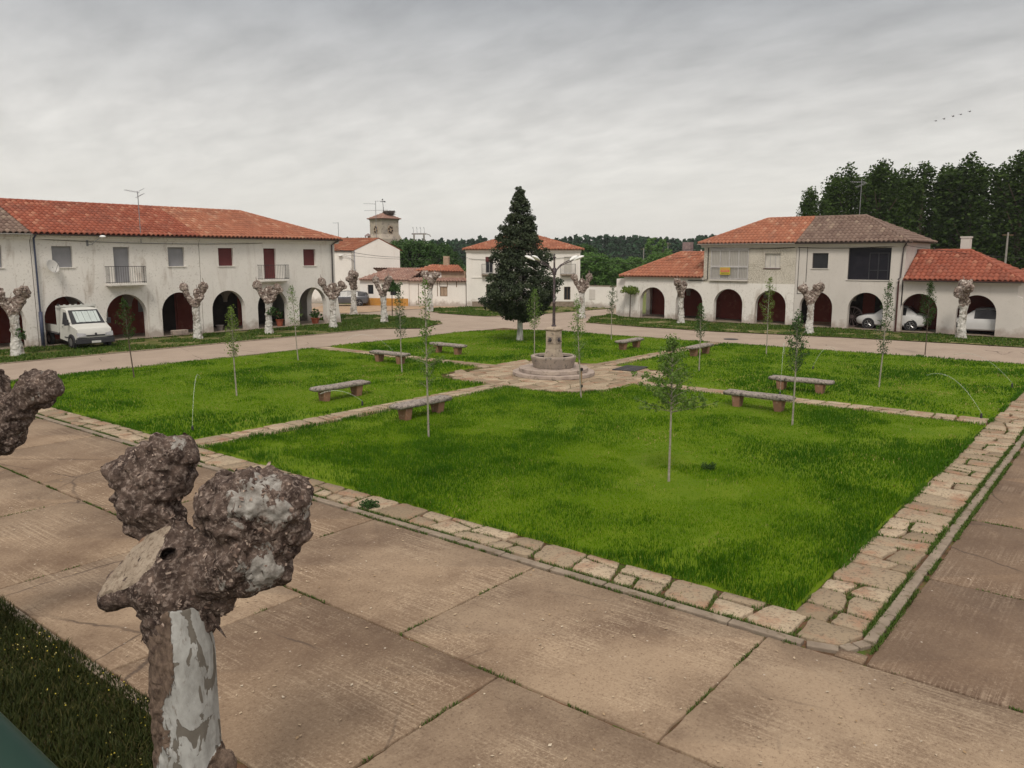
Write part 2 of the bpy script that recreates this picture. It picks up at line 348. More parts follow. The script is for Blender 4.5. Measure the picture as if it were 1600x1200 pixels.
def concrete(name, c1, c2, dk, pale):
    t = NT(name); u = t.n('ShaderNodeUVMap').outputs[0]; g = t.n('ShaderNodeNewGeometry').outputs['Position']
    r = t.attr('rnd').outputs['Fac']
    c = t.mix(r, c1, c2)
    c = t.mix(t.math('MULTIPLY', t.step(t.noise(.55, 5, .6, g), .40, .66), .8), c, dk)
    # broom marks along v
    w = t.noise(1., 3, .6, t.map(u, (30., .5, 1)), .2)
    ag = t.noise(30., 6, .75, g); worn = t.step(t.noise(.8, 5, .6, t.map(g, loc=(9, 2, 0))), .46, .60)
    c = t.mix(t.math('MULTIPLY', t.step(w, .48, .62), t.math('MULTIPLY_ADD', worn, .42, .04)), c, pale)
    c = t.mix(t.math('MULTIPLY', t.step(ag, .53, .64), t.math('MULTIPLY_ADD', worn, .55, .30)), c, pale)
    c = t.mix(t.math('MULTIPLY', t.step(ag, .46, .34), .75), c, dk)
    sp = t.voro(5.5, g); c = t.mix(t.math('MULTIPLY', t.step(sp, .085, .06), t.step(t.noise(1.7, 2, .5, g), .5, .6)), c, (.50, .43, .36))
    # hairline cracks
    ck = t.voro(.33, t.mix(.12, g, t.noise(2.2, 5, .6, g, out=1)), 'DISTANCE_TO_EDGE'); cm = t.math('MULTIPLY', t.step(ck, .006, .002), t.step(t.noise(.35, 2, .5, g), .50, .56))
    c = t.mix(t.math('MULTIPLY', cm, .7), c, (.07, .05, .04))
    b = t.bump(w, .35, .012); b = t.bump(ag, .45, .008, b)
    return t.fin(c, t.math('MULTIPLY_ADD', ag, .3, .62), b)
M['slab'] = concrete('old_concrete', (.225, .160, .108), (.35, .262, .182), (.125, .080, .054), (.43, .335, .24))
M['slab_dk'] = concrete('vignetted_concrete', (.185, .128, .088), (.235, .165, .112), (.115, .076, .054), (.34, .26, .19))  # right road: vignette darkening put into the concrete's base colours
M['road'] = concrete('far_concrete', (.34, .27, .215), (.38, .30, .24), (.28, .22, .175), (.46, .38, .32))
M['flag'] = None
t = NT('flagstone'); r_ = t.attr('rnd').outputs['Fac']; c = t.mix(r_, (.235, .18, .122), (.42, .34, .245)); c = t.mix(t.step(t.noise(1.8, 5, .65), .50, .68), c, (.30, .17, .11))
c = t.mix(t.step(t.noise(20., 6, .7), .52, .64), c, (.16, .125, .09)); M['flag'] = t.fin(c, .92, t.bump(t.noise(24., 6, .65), .7, .015))
M['kerb'] = gen('kerb_concrete', (.28, .23, .18), (.20, .16, .125), 3, .9, 30, .6, .01, c3=(.15, .12, .08), s3=5.)
def bark(name, pale_bias=0., scale=1.):
    t = NT(name); o = t.tc.outputs['Object']; pa = t.attr('pale').outputs['Fac']
    n1_ = t.noise(7.*scale, 7, .7); n2_ = t.noise(30.*scale, 6, .7)
    c = t.mix(t.step(n1_, .36, .60), (.026, .017, .015), (.125, .09, .074)); c = t.mix(t.step(n2_, .50, .64), c, (.27, .215, .185))
    vor = t.voro(26*scale, t.map(o, (1, 1, .6))); c = t.mix(t.math('MULTIPLY', t.step(vor, .55, .8), .35), c, (.03, .02, .018))
    f = t.step(t.math('ADD', t.noise(9.*scale, 7, .68, t.map(o, (1, 1, .7), loc=(3, 1, 7)), .9), t.math('MULTIPLY_ADD', pa, .34, -.25+pale_bias)), .50, .53)
    c = t.mix(f, c, t.mix(t.step(t.noise(11., 5, .7), .35, .65), (.37, .355, .33), (.17, .15, .132)))
    hb = t.math('ADD', n1_, t.math('MULTIPLY', n2_, .6)); return t.fin(c, .9, t.bump(hb, .9, .02))
M['bark'] = bark('rough_plane_bark', 0.)
t = NT('mottled_plane_bark'); o_ = t.tc.outputs['Object']; pa = t.attr('pale').outputs['Fac']
dk_ = t.mix(t.step(t.noise(16., 7, .7, t.map(o_, (1, 1, .5))), .35, .65), (.065, .045, .036), (.20, .145, .11))
wh = t.mix(t.step(t.noise(7., 7, .68, t.map(o_, (1, 1, .45))), .38, .62), (.42, .42, .405), (.27, .265, .25)); wh = t.mix(t.step(t.noise(30., 5, .7, t.map(o_, (1, 1, .3))), .58, .68), wh, (.22, .20, .18))
fl_ = t.step(t.noise(5.4, 4, .55, t.map(o_, (1.2, 1.2, .55), loc=(2, 2, 2)), 1.0), 0.560, .570); wh = t.mix(fl_, wh, (.15, .135, .115))
mk = t.step(t.math('ADD', t.noise(6., 6, .65, t.map(o_, (1, 1, .4)), .5), t.math('MULTIPLY_ADD', pa, .9, -.45)), .49, .52)
t_c = t.mix(mk, dk_, wh); hb = t.math('MULTIPLY', t.math('SUBTRACT', 1., mk), t.noise(30., 6, .7, t.map(o_, (1, 1, .35))))
M['trunkbark'] = t.fin(t_c, .85, t.bump(t.math('ADD', hb, t.math('MULTIPLY', fl_, -.15)), .9, .02))
t = NT('sawn_wood'); o_ = t.tc.outputs['Object']
gr = t.noise(1., 6, .7, t.map(o_, (3, 3, 3), ), 1.2); c = t.mix(t.step(gr, .3, .7), (.24, .19, .145), (.40, .335, .265)); c = t.mix(t.step(t.noise(24., 6, .75), .5, .66), c, (.15, .11, .08))
c = t.mix(t.step(t.noise(3.5, 3, .5), .56, .7), c, (.22, .10, .05)); M['sawn'] = t.fin(c, .9, t.bump(t.noise(26., 6, .75), .8, .015))
# whitewashed far pollards
t = NT('limewashed_bark'); o_ = t.tc.outputs['Object']; c = t.mix(t.step(t.noise(3., 6, .7, t.map(o_, (1, 1, .5))), .47, .60), (.54, .525, .495), (.26, .23, .20)); c = t.mix(t.step(t.noise(11., 5, .7), .60, .68), c, (.10, .08, .07))
M['limebark'] = t.fin(c, .9, t.bump(t.noise(18., 6, .7), .8, .03))
t = NT('knotted_bark'); o_ = t.tc.outputs['Object']; c = t.mix(t.step(t.noise(5., 6, .7), .40, .60), (.16, .115, .095), (.34, .285, .25)); c = t.mix(t.step(t.noise(8., 5, .7, t.map(o_, loc=(4, 4, 4))), .54, .60), c, (.055, .04, .037)); c = t.mix(t.step(t.noise(6., 5, .6, t.map(o_, loc=(1, 8, 2))), .58, .63), c, (.56, .51, .46))
M['knotbark'] = t.fin(c, .92, t.bump(t.noise(14., 6, .75), 1., .05))
t = NT('bark_flake'); rr2 = t.attr('rnd').outputs['Fac']; c = t.mix(t.step(rr2, 0., .55), (.035, .024, .022), (.15, .105, .085)); c = t.mix(t.step(rr2, .6, .95), c, (.34, .27, .225)); M['flake'] = t.fin(c, .95, t.bump(t.noise(40., 4), .4, .01))
M['twig'] = gen('pale_sapling_bark', (.36, .33, .28), (.24, .21, .17), 8, .8, c3=(.10, .08, .06), s3=10.)
M['twigdark'] = gen('dark_sapling_bark', (.12, .09, .07), (.08, .06, .05), 8, .8)
M['stake'] = gen('wooden_stake', (.34, .22, .13), (.28, .18, .10), 8, .8)
t = NT('water_jet'); t.b.inputs['Transmission Weight'].default_value = .25; t.b.inputs['Alpha'].default_value = .28; M['jet'] = t.fin((.75, .78, .74), .3)
M['litter'] = leafmat('dry_leaf_scraps', (.30, .20, .11), (.45, .36, .26), (.55, .48, .38), .8, 0)
M['straw'] = leafmat('dry_lawn_blades', (.28, .22, .07), (.36, .29, .11), (.45, .38, .18), .7, .1)
# ---------------------------------------------------------------- ground
def sheet(name, polys, z, m, kind='structure', th=0.):
    b = MB()
    for p in polys:
        if th: b.prism(p, z-th, z)
        else: b.add([(q[0], q[1], z) for q in p], [tuple(range(len(p)))])
    o = b.build(name, m, clean=False); return tag(o, kind=kind)
def bumpy_disc():
    # meadow: one sheet from under the square to the horizon
    rr = [0, 20, 45, 70, 90, 120, 160, 220, 300, 450, 700, 1100, 2000, 4000]; n = 72; V = [(0, 0, 0)]; F = []
    for i, r in enumerate(rr[1:]):
        for k in range(n):
            a = 2*math.pi*k/n; V.append((40+r*math.cos(a), 20+r*math.sin(a), 0 if r < 130 else noise.noise((r*.01, a*3, 0))*1.2-.3))
    F3 = [(0, 1+k, 1+(k+1) % n) for k in range(n)]
    me = bpy.data.meshes.new('ground')
    for i in range(len(rr)-2):
        for k in range(n): F.append((1+i*n+k, 1+i*n+(k+1) % n, 1+(i+1)*n+(k+1) % n, 1+(i+1)*n+k))
    me.from_pydata(V, [], F3+F); me.update(); return me
tag(link('ground', bumpy_disc(), M['field'], loc=(0, 0, -.02)), kind='structure')
sheet('far_road', [[(-30, -40), (56, -40), (56, 33), (68, 40), (68, 44), (54, 62), (50, 80), (38, 80), (38, 60), (38, 46), (-30, 46)]], .0, M['road'])
# ---- concrete slabs of the near carriageways: each slab a solid with a worn edge, soil in the gaps
def slabs(name, rects, m, z=.05):
    V = []; F = []; UV = []; RN = []
    for (x0, x1, y0, y1, ax) in rects:
        g = .014; x0 += g; x1 -= g; y0 += g; y1 -= g; rn = random.random(); dz = random.uniform(-.004, .004)
        per = []; st = .11
        def edge(a, b):
            n = max(2, int((Vector(b)-Vector(a)).length/st)); 
            for i in range(n):
                t_ = i/n; q = Vector(a).lerp(Vector(b), t_); w_ = noise.noise((q.x*2.1, q.y*2.1, 3.))*.020+noise.noise((q.x*8, q.y*8, 1.))*.018
                d_ = (Vector(b)-Vector(a)).normalized(); per.append((q.x-d_.y*w_*1, q.y+d_.x*w_*1))
        edge((x0, y0), (x1, y0)); edge((x1, y0), (x1, y1)); edge((x1, y1), (x0, y1)); edge((x0, y1), (x0, y0))
        n = len(per); base = len(V); cx, cy = (x0+x1)/2, (y0+y1)/2
        V += [(p[0], p[1], z+dz-.012) for p in per]+[(p[0]+(cx-p[0])*.006, p[1]+(cy-p[1])*.006, z+dz) for p in per]+[(p[0], p[1], z-.10) for p in per]+[(cx, cy, z+dz)]
        def uvp(i): v = V[i]; return (v[1], v[0]) if ax == 'x' else (v[0], v[1])
        c = base+3*n
        for i in range(n):
            j = (i+1) % n
            for q in ((base+n+i, base+n+j, c), (base+i, base+j, base+n+j), (base+i, base+n+j, base+n+i), (base+2*n+i, base+2*n+j, base+j), (base+2*n+i, base+j, base+i)):
                F.append(q); UV += [uvp(k) for k in q]; RN.append(rn)
    return tag(link(name, mesh_np(name, V, F, uv=UV, rnd=RN), m), kind='structure')
K = 9.46; KY = 2.28
ys_o = [3.43+3.68*i for i in range(-3, 12)]; ys_i = [5.46-3.6*4+3.6*i for i in range(0, 17)]
near = []
for a, b in zip(ys_o[:-1], ys_o[1:]):
    if b > 3.3 and a < 40: near.append((6.59, K-.03, a, min(b, 40.2), 'y'))
near.append((6.59, 9.46, -1.0, 3.43, 'y')); near.append((9.475, 9.72, 2.27, 2.62, 'y'))
for a, b in zip(ys_i[:-1], ys_i[1:]): near.append((3.83 if a > 3 else 3.45, 6.57, a, min(b, 40.2), 'y')) if a < 40 else None
slabs('near_road', near, M['slab'])
xr = [9.48, 12.75, 16.2, 19.65, 23.1, 26.55, 30., 33.5, 37., 40.4]
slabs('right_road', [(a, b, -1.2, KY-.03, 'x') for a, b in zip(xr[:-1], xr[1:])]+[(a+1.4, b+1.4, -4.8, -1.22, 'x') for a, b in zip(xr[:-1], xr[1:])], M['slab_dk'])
sheet('soil', [[(3.2, -6), (42.1, -6), (42.1, 34.45), (10.4, 34.45), (10.4, 40.2), (3.2, 40.2)]], .012, M['soil'])
# ---- kerb: light stones between carriageway and flags
def kerbs(name, runs, m, z, w, h=.12):
    b = MB()
    for (a, c, ln) in runs:
        a = Vector(a); c = Vector(c); L = (c-a).length; n = max(1, int(L/ln)); d = (c-a)/n; rz_ = math.atan2(d.y, d.x)
        for i in range(n):
            p = a+d*(i+.5); l_ = d.length-.02; b.box((p.x+random.uniform(-.006, .006), p.y+random.uniform(-.006, .006), z-h/2+random.uniform(-.006, .004)), (l_, w, h), rz_+random.uniform(-.006, .006))
    return tag(b.build(name, m, bevel=.012), kind='structure')
kerbs('kerb', [((K+.09, 3.0, 0), (K+.09, 34.9, 0), .95), ((K+.62, KY+.09, 0), (42.1, KY+.09, 0), .95), ((K+.10, 2.97, 0), (K+.22, 2.60, 0), .2), ((K+.24, 2.57, 0), (K+.60, KY+.10, 0), .2)], M['kerb'], .064, .15)
kerbs('verge_kerb', [((3.74, 7.6, 0), (3.82, 40, 0), .9)], M['kerb'], .062, .12)
kerbs('lawn_kerb', [((10.6, 34.42, 0), (39.5, 34.42, 0), .8), ((42.12, 3.4, 0), (42.12, 31.5, 0), .8)], M['kerb'], .06, .12)
kerbs('path_edge', [((11.0, 40.45, 0), (35.8, 40.45, 0), .9)], M['kerb'], .05, .10)
# ---- flagstones
def rsq(x, y, h=3.8, r=1.6, c=(26.5, 18.9)):
    dx = max(abs(x-c[0])-(h-r), 0); dy = max(abs(y-c[1])-(h-r), 0); return math.hypot(dx, dy)-r
FV = []; FF = []; FR = []
def stone(poly, z=.062):
    # polygon (counter-clockwise) with broken, rounded edges
    pts = []; n = len(poly); cx = sum(p[0] for p in poly)/n; cy = sum(p[1] for p in poly)/n
    for i in range(n):
        a = Vector((poly[i][0], poly[i][1])); b = Vector((poly[(i+1) % n][0], poly[(i+1) % n][1])); k = max(2, int((b-a).length/.09))
        for j in range(k):
            q = a.lerp(b, j/k)
            if j == 0: q = q.lerp(Vector((cx, cy)), random.uniform(.0, .11))
            w_ = noise.noise((q.x*5, q.y*5, 9.))*.045; d_ = (q-Vector((cx, cy))).normalized(); q = q+d_*w_; pts.append((q.x, q.y))
    m_ = len(pts); b0 = len(FV); tx, ty = random.uniform(-.012, .012), random.uniform(-.012, .012); z += random.uniform(-.006, .006); rn = random.random()
    zf = lambda p: z+(p[0]-cx)*tx+(p[1]-cy)*ty
    FV.extend([(p[0], p[1], z-.08) for p in pts]); FV.extend([(p[0], p[1], zf(p)-.008) for p in pts]); FV.extend([(p[0]+(cx-p[0])*.030, p[1]+(cy-p[1])*.030, zf(p)) for p in pts]); FV.append((cx, cy, z+.003))
    for i in range(m_):
        j = (i+1) % m_
        for q in ((b0+i, b0+j, b0+m_+j), (b0+i, b0+m_+j, b0+m_+i), (b0+m_+i, b0+m_+j, b0+2*m_+j), (b0+m_+i, b0+2*m_+j, b0+2*m_+i), (b0+2*m_+i, b0+2*m_+j, b0+3*m_)): FF.append(q); FR.append(rn)
def strip(o, d, w_, L, lo=.42, hi=.85, gap=.06, tfun=None):
    # o origin, d unit direction, width to the left of d
    o = Vector(o); d = Vector(d); nn = Vector((-d.y, d.x)); s_ = 0.; prev = (0, 0)
    while s_ < L-.25:
        l_ = min(random.uniform(lo, hi), L-s_); e0, e1 = random.uniform(-.15, .15), random.uniform(-.15, .15)
        if s_+l_ > L-.25: e0 = e1 = 0; l_ = L-s_
        def P(s, t): q = o+d*s+nn*t; return (q.x, q.y)
        a0, a1 = s_+prev[0], s_+prev[1]; b0_, b1_ = s_+l_+e0, s_+l_+e1; g = gap/2
        mode = random.random()
        if mode < .68 and w_ > .6:
            f = random.uniform(.35, .65); f2 = f+random.uniform(-.16, .16); u0 = a0+(a1-a0)*f; u1 = b0_+(b1_-b0_)*f2
            stone([P(a0+g, g), P(b0_-g, g), P(u1-g, w_*f2-g), P(u0+g, w_*f-g)])
            if random.random() < .25 and l_ > .6:
                mm = random.uniform(.4, .6); ml = u0+(u1-u0)*mm; mh = a1+(b1_-a1)*mm
                stone([P(u0+g, w_*f+g), P(ml-g, w_*(f+f2)/2+g), P(mh-g, w_-g), P(a1+g, w_-g)]); stone([P(ml+g, w_*(f+f2)/2+g), P(u1-g, w_*f2+g), P(b1_-g, w_-g), P(mh+g, w_-g)])
            else: stone([P(u0+g, w_*f+g), P(u1-g, w_*f2+g), P(b1_-g, w_-g), P(a1+g, w_-g)])
        else: stone([P(a0+g, g), P(b0_-g, g), P(b1_-g, w_-g), P(a1+g, w_-g)])
        s_ += l_; prev = (e0, e1)
strip((10.42, 3.2), (0, 1), .76, 31.4)                      # near border
strip((10.3, 2.47), (1, 0), .95, 31.8, .4, .75)             # right border
stone([(9.75, 2.62), (10.28, 2.47), (10.28, 3.15), (9.7, 3.15)])
for (o_, d_, L_) in (((10.45, 18.42), (1, 0), 12.5), ((30.0, 18.42), (1, 0), 12.0)): strip(o_, d_, .92, L_, .5, 1.0)
for (o_, L_) in (((27.0, 3.45), 12.1), ((27.0, 22.4), 11.9)): strip(o_, (0, 1), .95, L_, .5, 1.0)
cg = .72; N_ = 13
jit = {(i, j): (26.5+(i-N_/2)*cg+random.uniform(-.17, .17)+(.5*cg if j % 2 else 0), 18.9+(j-N_/2)*cg*.82+random.uniform(-.14, .14)) for i in range(N_+1) for j in range(N_+3)}
for i in range(N_):
    for j in range(N_+2):
        q = [jit[(i, j)], jit[(i+1, j)], jit[(i+1, j+1)], jit[(i, j+1)]]; cx = sum(p[0] for p in q)/4; cy = sum(p[1] for p in q)/4
        if rsq(cx, cy) < -.2 and math.hypot(cx-26.3, cy-18.9) > 1.45: stone([(p[0]+(cx-p[0])*.035, p[1]+(cy-p[1])*.035) for p in q])
tag(link('stone_paving', mesh_np('stone_paving', FV, FF, rnd=FR), M['flag']), kind='structure')
# ---- lawn
LX0, LX1, LY0, LY1 = 10.45, 42.0, 3.42, 34.3
def in_lawn(x, y, e=0.):
    x = np.asarray(x, float); y = np.asarray(y, float)
    ok = (x > LX0+e) & (x < LX1-e) & (y > LY0+e) & (y < LY1-e)
    ok &= ~((y > 18.42-e) & (y < 19.34+e)); ok &= ~((x > 26.05-e) & (x < 27.0+e))
    dx = np.maximum(np.abs(x-26.5)-2.2, 0); dy = np.maximum(np.abs(y-18.9)-2.2, 0); ok &= (np.hypot(dx, dy)-1.6) > e
    cx = np.maximum(x-(LX1-5), 0); cy = np.maximum(y-(LY1-5), 0); ok &= np.hypot(cx, cy) < 5-e
    return ok
def fbm(x, y, s, seed=0, oc=3):
    # cheap value noise, vectorised
    x = np.asarray(x)*s; y = np.asarray(y)*s; out = np.zeros_like(x, dtype=float); a = 1.; tot = 0.
    for k in range(oc):
        xi = np.floor(x).astype(np.int64); yi = np.floor(y).astype(np.int64); fx = x-xi; fy = y-yi; fx = fx*fx*(3-2*fx); fy = fy*fy*(3-2*fy)
        def h(i, j):
            n = (i*374761393+j*668265263+(seed+k)*974634777) & 0x7fffffff; n = ((n ^ (n >> 13))*1274126177) & 0x7fffffff; return (n ^ (n >> 16)) % 10007/10007.
        out += a*((h(xi, yi)*(1-fx)+h(xi+1, yi)*fx)*(1-fy)+(h(xi, yi+1)*(1-fx)+h(xi+1, yi+1)*fx)*fy); tot += a; a *= .5; x = x*2.03; y = y*2.03
    return out/tot
def lawn_h(x, y): return .035+.05*fbm(x, y, .35, 3)+.03*fbm(x, y, 1.6, 5, 2)
def lawn_mesh():
    st = .22; xs = np.arange(LX0, LX1+.01, st); ys = np.arange(LY0, LY1+.01, st); X, Y = np.meshgrid(xs, ys, indexing='ij'); Z = lawn_h(X, Y); Z = np.where(in_lawn(X, Y, .12), Z, .02)
    nx, ny = X.shape; V = np.stack([X.ravel(), Y.ravel(), Z.ravel()], 1); I = np.arange(nx*ny).reshape(nx, ny)
    F = np.stack([I[:-1, :-1], I[1:, :-1], I[1:, 1:], I[:-1, 1:]], -1).reshape(-1, 4); c = V[F].mean(1); F = F[in_lawn(c[:, 0], c[:, 1], .0)]
    return mesh_np('lawn', V, F, smooth=True)
tag(link('lawn', lawn_mesh(), M['lawnsoil']), kind='structure')
def blades(name, x, y, z, h, w, m, rnd=None, lean=.5, parent=None, bend=.35):
    n = len(x); a = RNG.uniform(0, 2*np.pi, n); b = a+RNG.uniform(.6, 2.5, n); le = RNG.uniform(.1, lean, n)*h
    ca, sa = np.cos(a)*w/2, np.sin(a)*w/2; tx, ty = np.cos(b)*le, np.sin(b)*le
    P = np.zeros((n, 5, 3)); P[:, 0] = np.stack([x-ca, y-sa, z], 1); P[:, 1] = np.stack([x+ca, y+sa, z], 1)
    P[:, 2] = np.stack([x+ca*.7+tx*bend, y+sa*.7+ty*bend, z+h*.6], 1); P[:, 3] = np.stack([x-ca*.7+tx*bend, y-sa*.7+ty*bend, z+h*.6], 1); P[:, 4] = np.stack([x+tx, y+ty, z+h], 1)
    i = np.arange(n)[:, None]*5; F = np.concatenate([i+np.array([[0, 1, 2]]), i+np.array([[0, 2, 3]]), i+np.array([[3, 2, 4]])], 1).reshape(-1, 3)
    r = RNG.uniform(0, 1, n) if rnd is None else rnd
    return tag(link(name, mesh_np(name, P.reshape(-1, 3), F, rnd=np.repeat(r, 3)), m, parent), kind='stuff')
def scatter(n, x0, x1, y0, y1): return RNG.uniform(x0, x1, n), RNG.uniform(y0, y1, n)
def keep(mask, *a): return [q[mask] for q in a]
# lawn blades, denser near the camera
Xs, Ys, Ws, Hs = [], [], [], []
for (x0, x1, y0, y1, dens, w_, h_) in ((10.4, 17, 3.4, 18.5, 1700, .0105, .062), (17, 26.2, 3.4, 18.5, 800, .015, .062), (10.4, 26.2, 18.5, 34.4, 430, .021, .065), (26.2, 42, 3.4, 34.4, 240, .030, .065)):
    x, y = scatter(int((x1-x0)*(y1-y0)*dens), x0, x1, y0, y1); k = in_lawn(x, y, .02); x, y = keep(k, x, y)
    bare = fbm(x, y, .55, 21, 4); k = (bare < .70) | (RNG.uniform(0, 1, len(x)) < .35); x, y = keep(k, x, y)
    Xs.append(x); Ys.append(y); Ws.append(np.full(len(x), w_)); Hs.append(np.full(len(x), h_))
x, y, w_, h_ = map(np.concatenate, (Xs, Ys, Ws, Hs))
edge = np.clip(np.minimum.reduce([x-LX0, y-LY0, np.abs(y-18.9)-.4, np.abs(x-26.5)-.4]), 0, 3)
lush = fbm(x, y, .42, 11, 4)+.32*np.exp(-edge/.9)*(fbm(x, y, .8, 31, 2)*1.2)
clump = fbm(x, y, 1.9, 41, 3)
hh = h_*(0.45+1.15*np.clip(lush-.28, 0, 1)+.9*np.clip(clump-.58, 0, 1)*2)*RNG.uniform(.65, 1.3, len(x))
rr_ = np.clip(RNG.uniform(-.15, .5, len(x))+(fbm(x, y, .5, 51, 3)-.38)*1.3, 0, 1)
L1 = (lush+.45*np.clip(clump-.5, 0, 1)+RNG.uniform(-.20, .20, len(x))) > .64
zz_ = lawn_h(x, y)-.005
blades('grass', *keep(~L1, x, y, zz_, hh, w_), M['grass'], rr_[~L1])
blades('lush_grass', x[L1], y[L1], zz_[L1], hh[L1]*1.35, w_[L1]*1.1, M['grass_lush'], rr_[L1])
x, y = scatter(60000, LX0, LX1, LY0, LY1); k = in_lawn(x, y, .05); x, y = keep(k, x, y); f_ = fbm(x, y, .9, 121, 3); k = (f_ > .66) | (RNG.uniform(0, 1, len(x)) < .05); x, y = keep(k, x, y)
blades('dry_grass', x, y, lawn_h(x, y), RNG.uniform(.02, .06, len(x)), np.where(x < 17, .010, .020), M['straw'], lean=1.2)
# ---- verges
vergeL = [(-4, 40.5), (36.2, 40.5), (38.2, 38.35), (42.5, 40.4), (44.6, 45.8), (44.3, 50.4), (41.8, 52.6), (38.3, 50.0), (37.9, 45.9), (-4, 45.9)]
vergeR = [(50.2, 3.), (50.0, 10), (49.5, 15.), (48.5, 22), (48.5, 27), (49.1, 32.3), (53.6, 34.9), (56.8, 35.1), (57.2, 33.6), (55.1, 33.2), (55.1, 3.)]
vergeH = [(49.5, 47.6), (49.2, 42.2), (51.5, 40.4), (64.2, 39.6), (66.5, 40.5), (66.0, 41.3), (64.5, 42.5), (57.4, 51.2), (52.5, 52.6)]
vergeN = [(-8, -6), (3.35, -6), (3.40, 4.6), (3.70, 6.5), (3.72, 40), (-8, 40)]
def bump_edge(p, amp=.22, st=.6):
    out = []
    for a, b in zip(p, p[1:]+p[:1]):
        a = Vector(a); b = Vector(b); n = max(1, int((b-a).length/st))
        for i in range(n): q = a.lerp(b, i/n); out.append((q.x+noise.noise((q.x*.9, q.y*.9, 0))*amp, q.y+noise.noise((q.x*.9, q.y*.9, 5))*amp))
    return out
sheet('left_verge', [bump_edge(vergeL)], .045, M['vergesoil']); sheet('right_verge', [bump_edge(vergeR)], .045, M['vergesoil'])
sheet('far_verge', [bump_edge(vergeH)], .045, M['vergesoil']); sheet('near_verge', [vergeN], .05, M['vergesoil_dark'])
sheet('bare_yard', [[(44.5, 53.5), (51.7, 53.2), (57.2, 51.8), (60, 58), (58, 64), (50, 64), (44.5, 60)]], .03, M['earth'])
sheet('arcade_floor', [[(-4, 46.1), (37.9, 46.1), (37.9, 50.4), (-4, 50.4)], [(55.3, 3), (59.6, 3), (59.6, 33.2), (55.3, 33.2)]], .075, M['kerb'])
def inpoly(x, y, P):
    ins = np.zeros(len(x), bool)
    for (x0, y0), (x1, y1) in zip(P, P[1:]+P[:1]):
        c = ((y0 > y) != (y1 > y)); xx = (x1-x0)*(y-y0)/((y1-y0) or 1e-9)+x0; ins ^= c & (x < xx)
    return ins
def verge_grass(name, P, dens, w_, h_, m, z=.045, bare=.60, seed=3, xr_=None):
    xs_, ys_ = zip(*P); x0, x1, y0, y1 = min(xs_), max(xs_), min(ys_), max(ys_)
    if xr_: x0, x1, y0, y1 = xr_
    x, y = scatter(int((x1-x0)*(y1-y0)*dens), x0, x1, y0, y1); k = inpoly(x, y, P); x, y = keep(k, x, y)
    k = fbm(x, y, .6, seed, 4) < bare; x, y = keep(k, x, y); cl_ = fbm(x, y, 1.3, seed+7, 3)
    return blades(name, x, y, np.full(len(x), z), h_*(.4+1.6*np.clip(cl_-.3, 0, 1))*RNG.uniform(.5, 1.4, len(x)), np.full(len(x), w_), m, lean=.9)
verge_grass('left_verge_grass', vergeL, 170, .05, .13, M['verge_blades'], xr_=(11, 45, 38, 53))
verge_grass('right_verge_grass', vergeR, 150, .055, .12, M['verge_blades'], seed=8)
verge_grass('far_verge_grass', vergeH, 110, .07, .13, M['verge_blades'], seed=12, bare=.56)
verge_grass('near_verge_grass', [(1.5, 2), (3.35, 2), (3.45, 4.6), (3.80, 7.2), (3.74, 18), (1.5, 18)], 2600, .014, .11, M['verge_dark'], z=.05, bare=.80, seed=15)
x, y = scatter(420, 1.6, 3.8, 4.5, 11); RN_ = RNG.uniform(0, 1, len(x))
blades('verge_flowers', x, y, RNG.uniform(.09, .16, len(x)), np.full(len(x), .014), np.full(len(x), .018), M['flower'], RN_)
# ---- weeds in the joints
wx, wy, wh = [], [], []
def joint_line(a, b, dens, sp=.02, hmax=.05, patch=.5, seed=0):
    a = np.array(a); b = np.array(b); L = np.linalg.norm(b-a); n = int(L*dens); t_ = RNG.uniform(0, 1, n); p = a+(b-a)*t_[:, None]
    k = fbm(p[:, 0], p[:, 1], 1.6, 60+seed, 3) > patch; p = p[k]; p += RNG.normal(0, sp, p.shape); wx.extend(p[:, 0]); wy.extend(p[:, 1]); wh.extend(RNG.uniform(.3, 1, len(p))*hmax)
joint_line((K-.02, 2.9), (K-.02, 34), 170, .018, .045, .50); joint_line((K+.19, 3), (K+.19, 34), 300, .02, .06, .42, 2)
joint_line((9.8, KY-.02), (42, KY-.02), 260, .018, .05, .40, 3); joint_line((10.2, KY+.19), (42, KY+.19), 380, .025, .06, .36, 4)
joint_line((6.58, 1), (6.58, 30), 150, .010, .03, .54, 5)
for yy in ys_o: joint_line((6.6, yy), (9.4, yy), 110, .010, .028, .55, 6)
for yy in ys_i: joint_line((4.1, yy), (6.5, yy), 110, .010, .028, .56, 7)
for xx in xr: joint_line((xx, -.6), (xx, 2.2), 110, .010, .028, .54, 8)
# between the flags
for (x0, x1, y0, y1, n) in ((9.7, 10.42, 3, 34.2, 30000), (10.3, 42, 2.5, 3.42, 34000), (10.5, 22.7, 18.4, 19.34, 3500), (30, 42, 18.4, 19.34, 2500), (26, 27, 3.5, 34, 4500), (22.7, 30.3, 15.1, 22.7, 14000)):
    x, y = scatter(n, x0, x1, y0, y1); k = fbm(x, y, 1.7, 77, 3) > .50
    if n == 14000: k &= np.hypot(x-26.3, y-18.9) > 1.75
    x, y = keep(k, x, y); wx.extend(x); wy.extend(y); wh.extend(RNG.uniform(.2, 1, len(x))*.05)
wx, wy, wh = map(np.array, (wx, wy, wh))
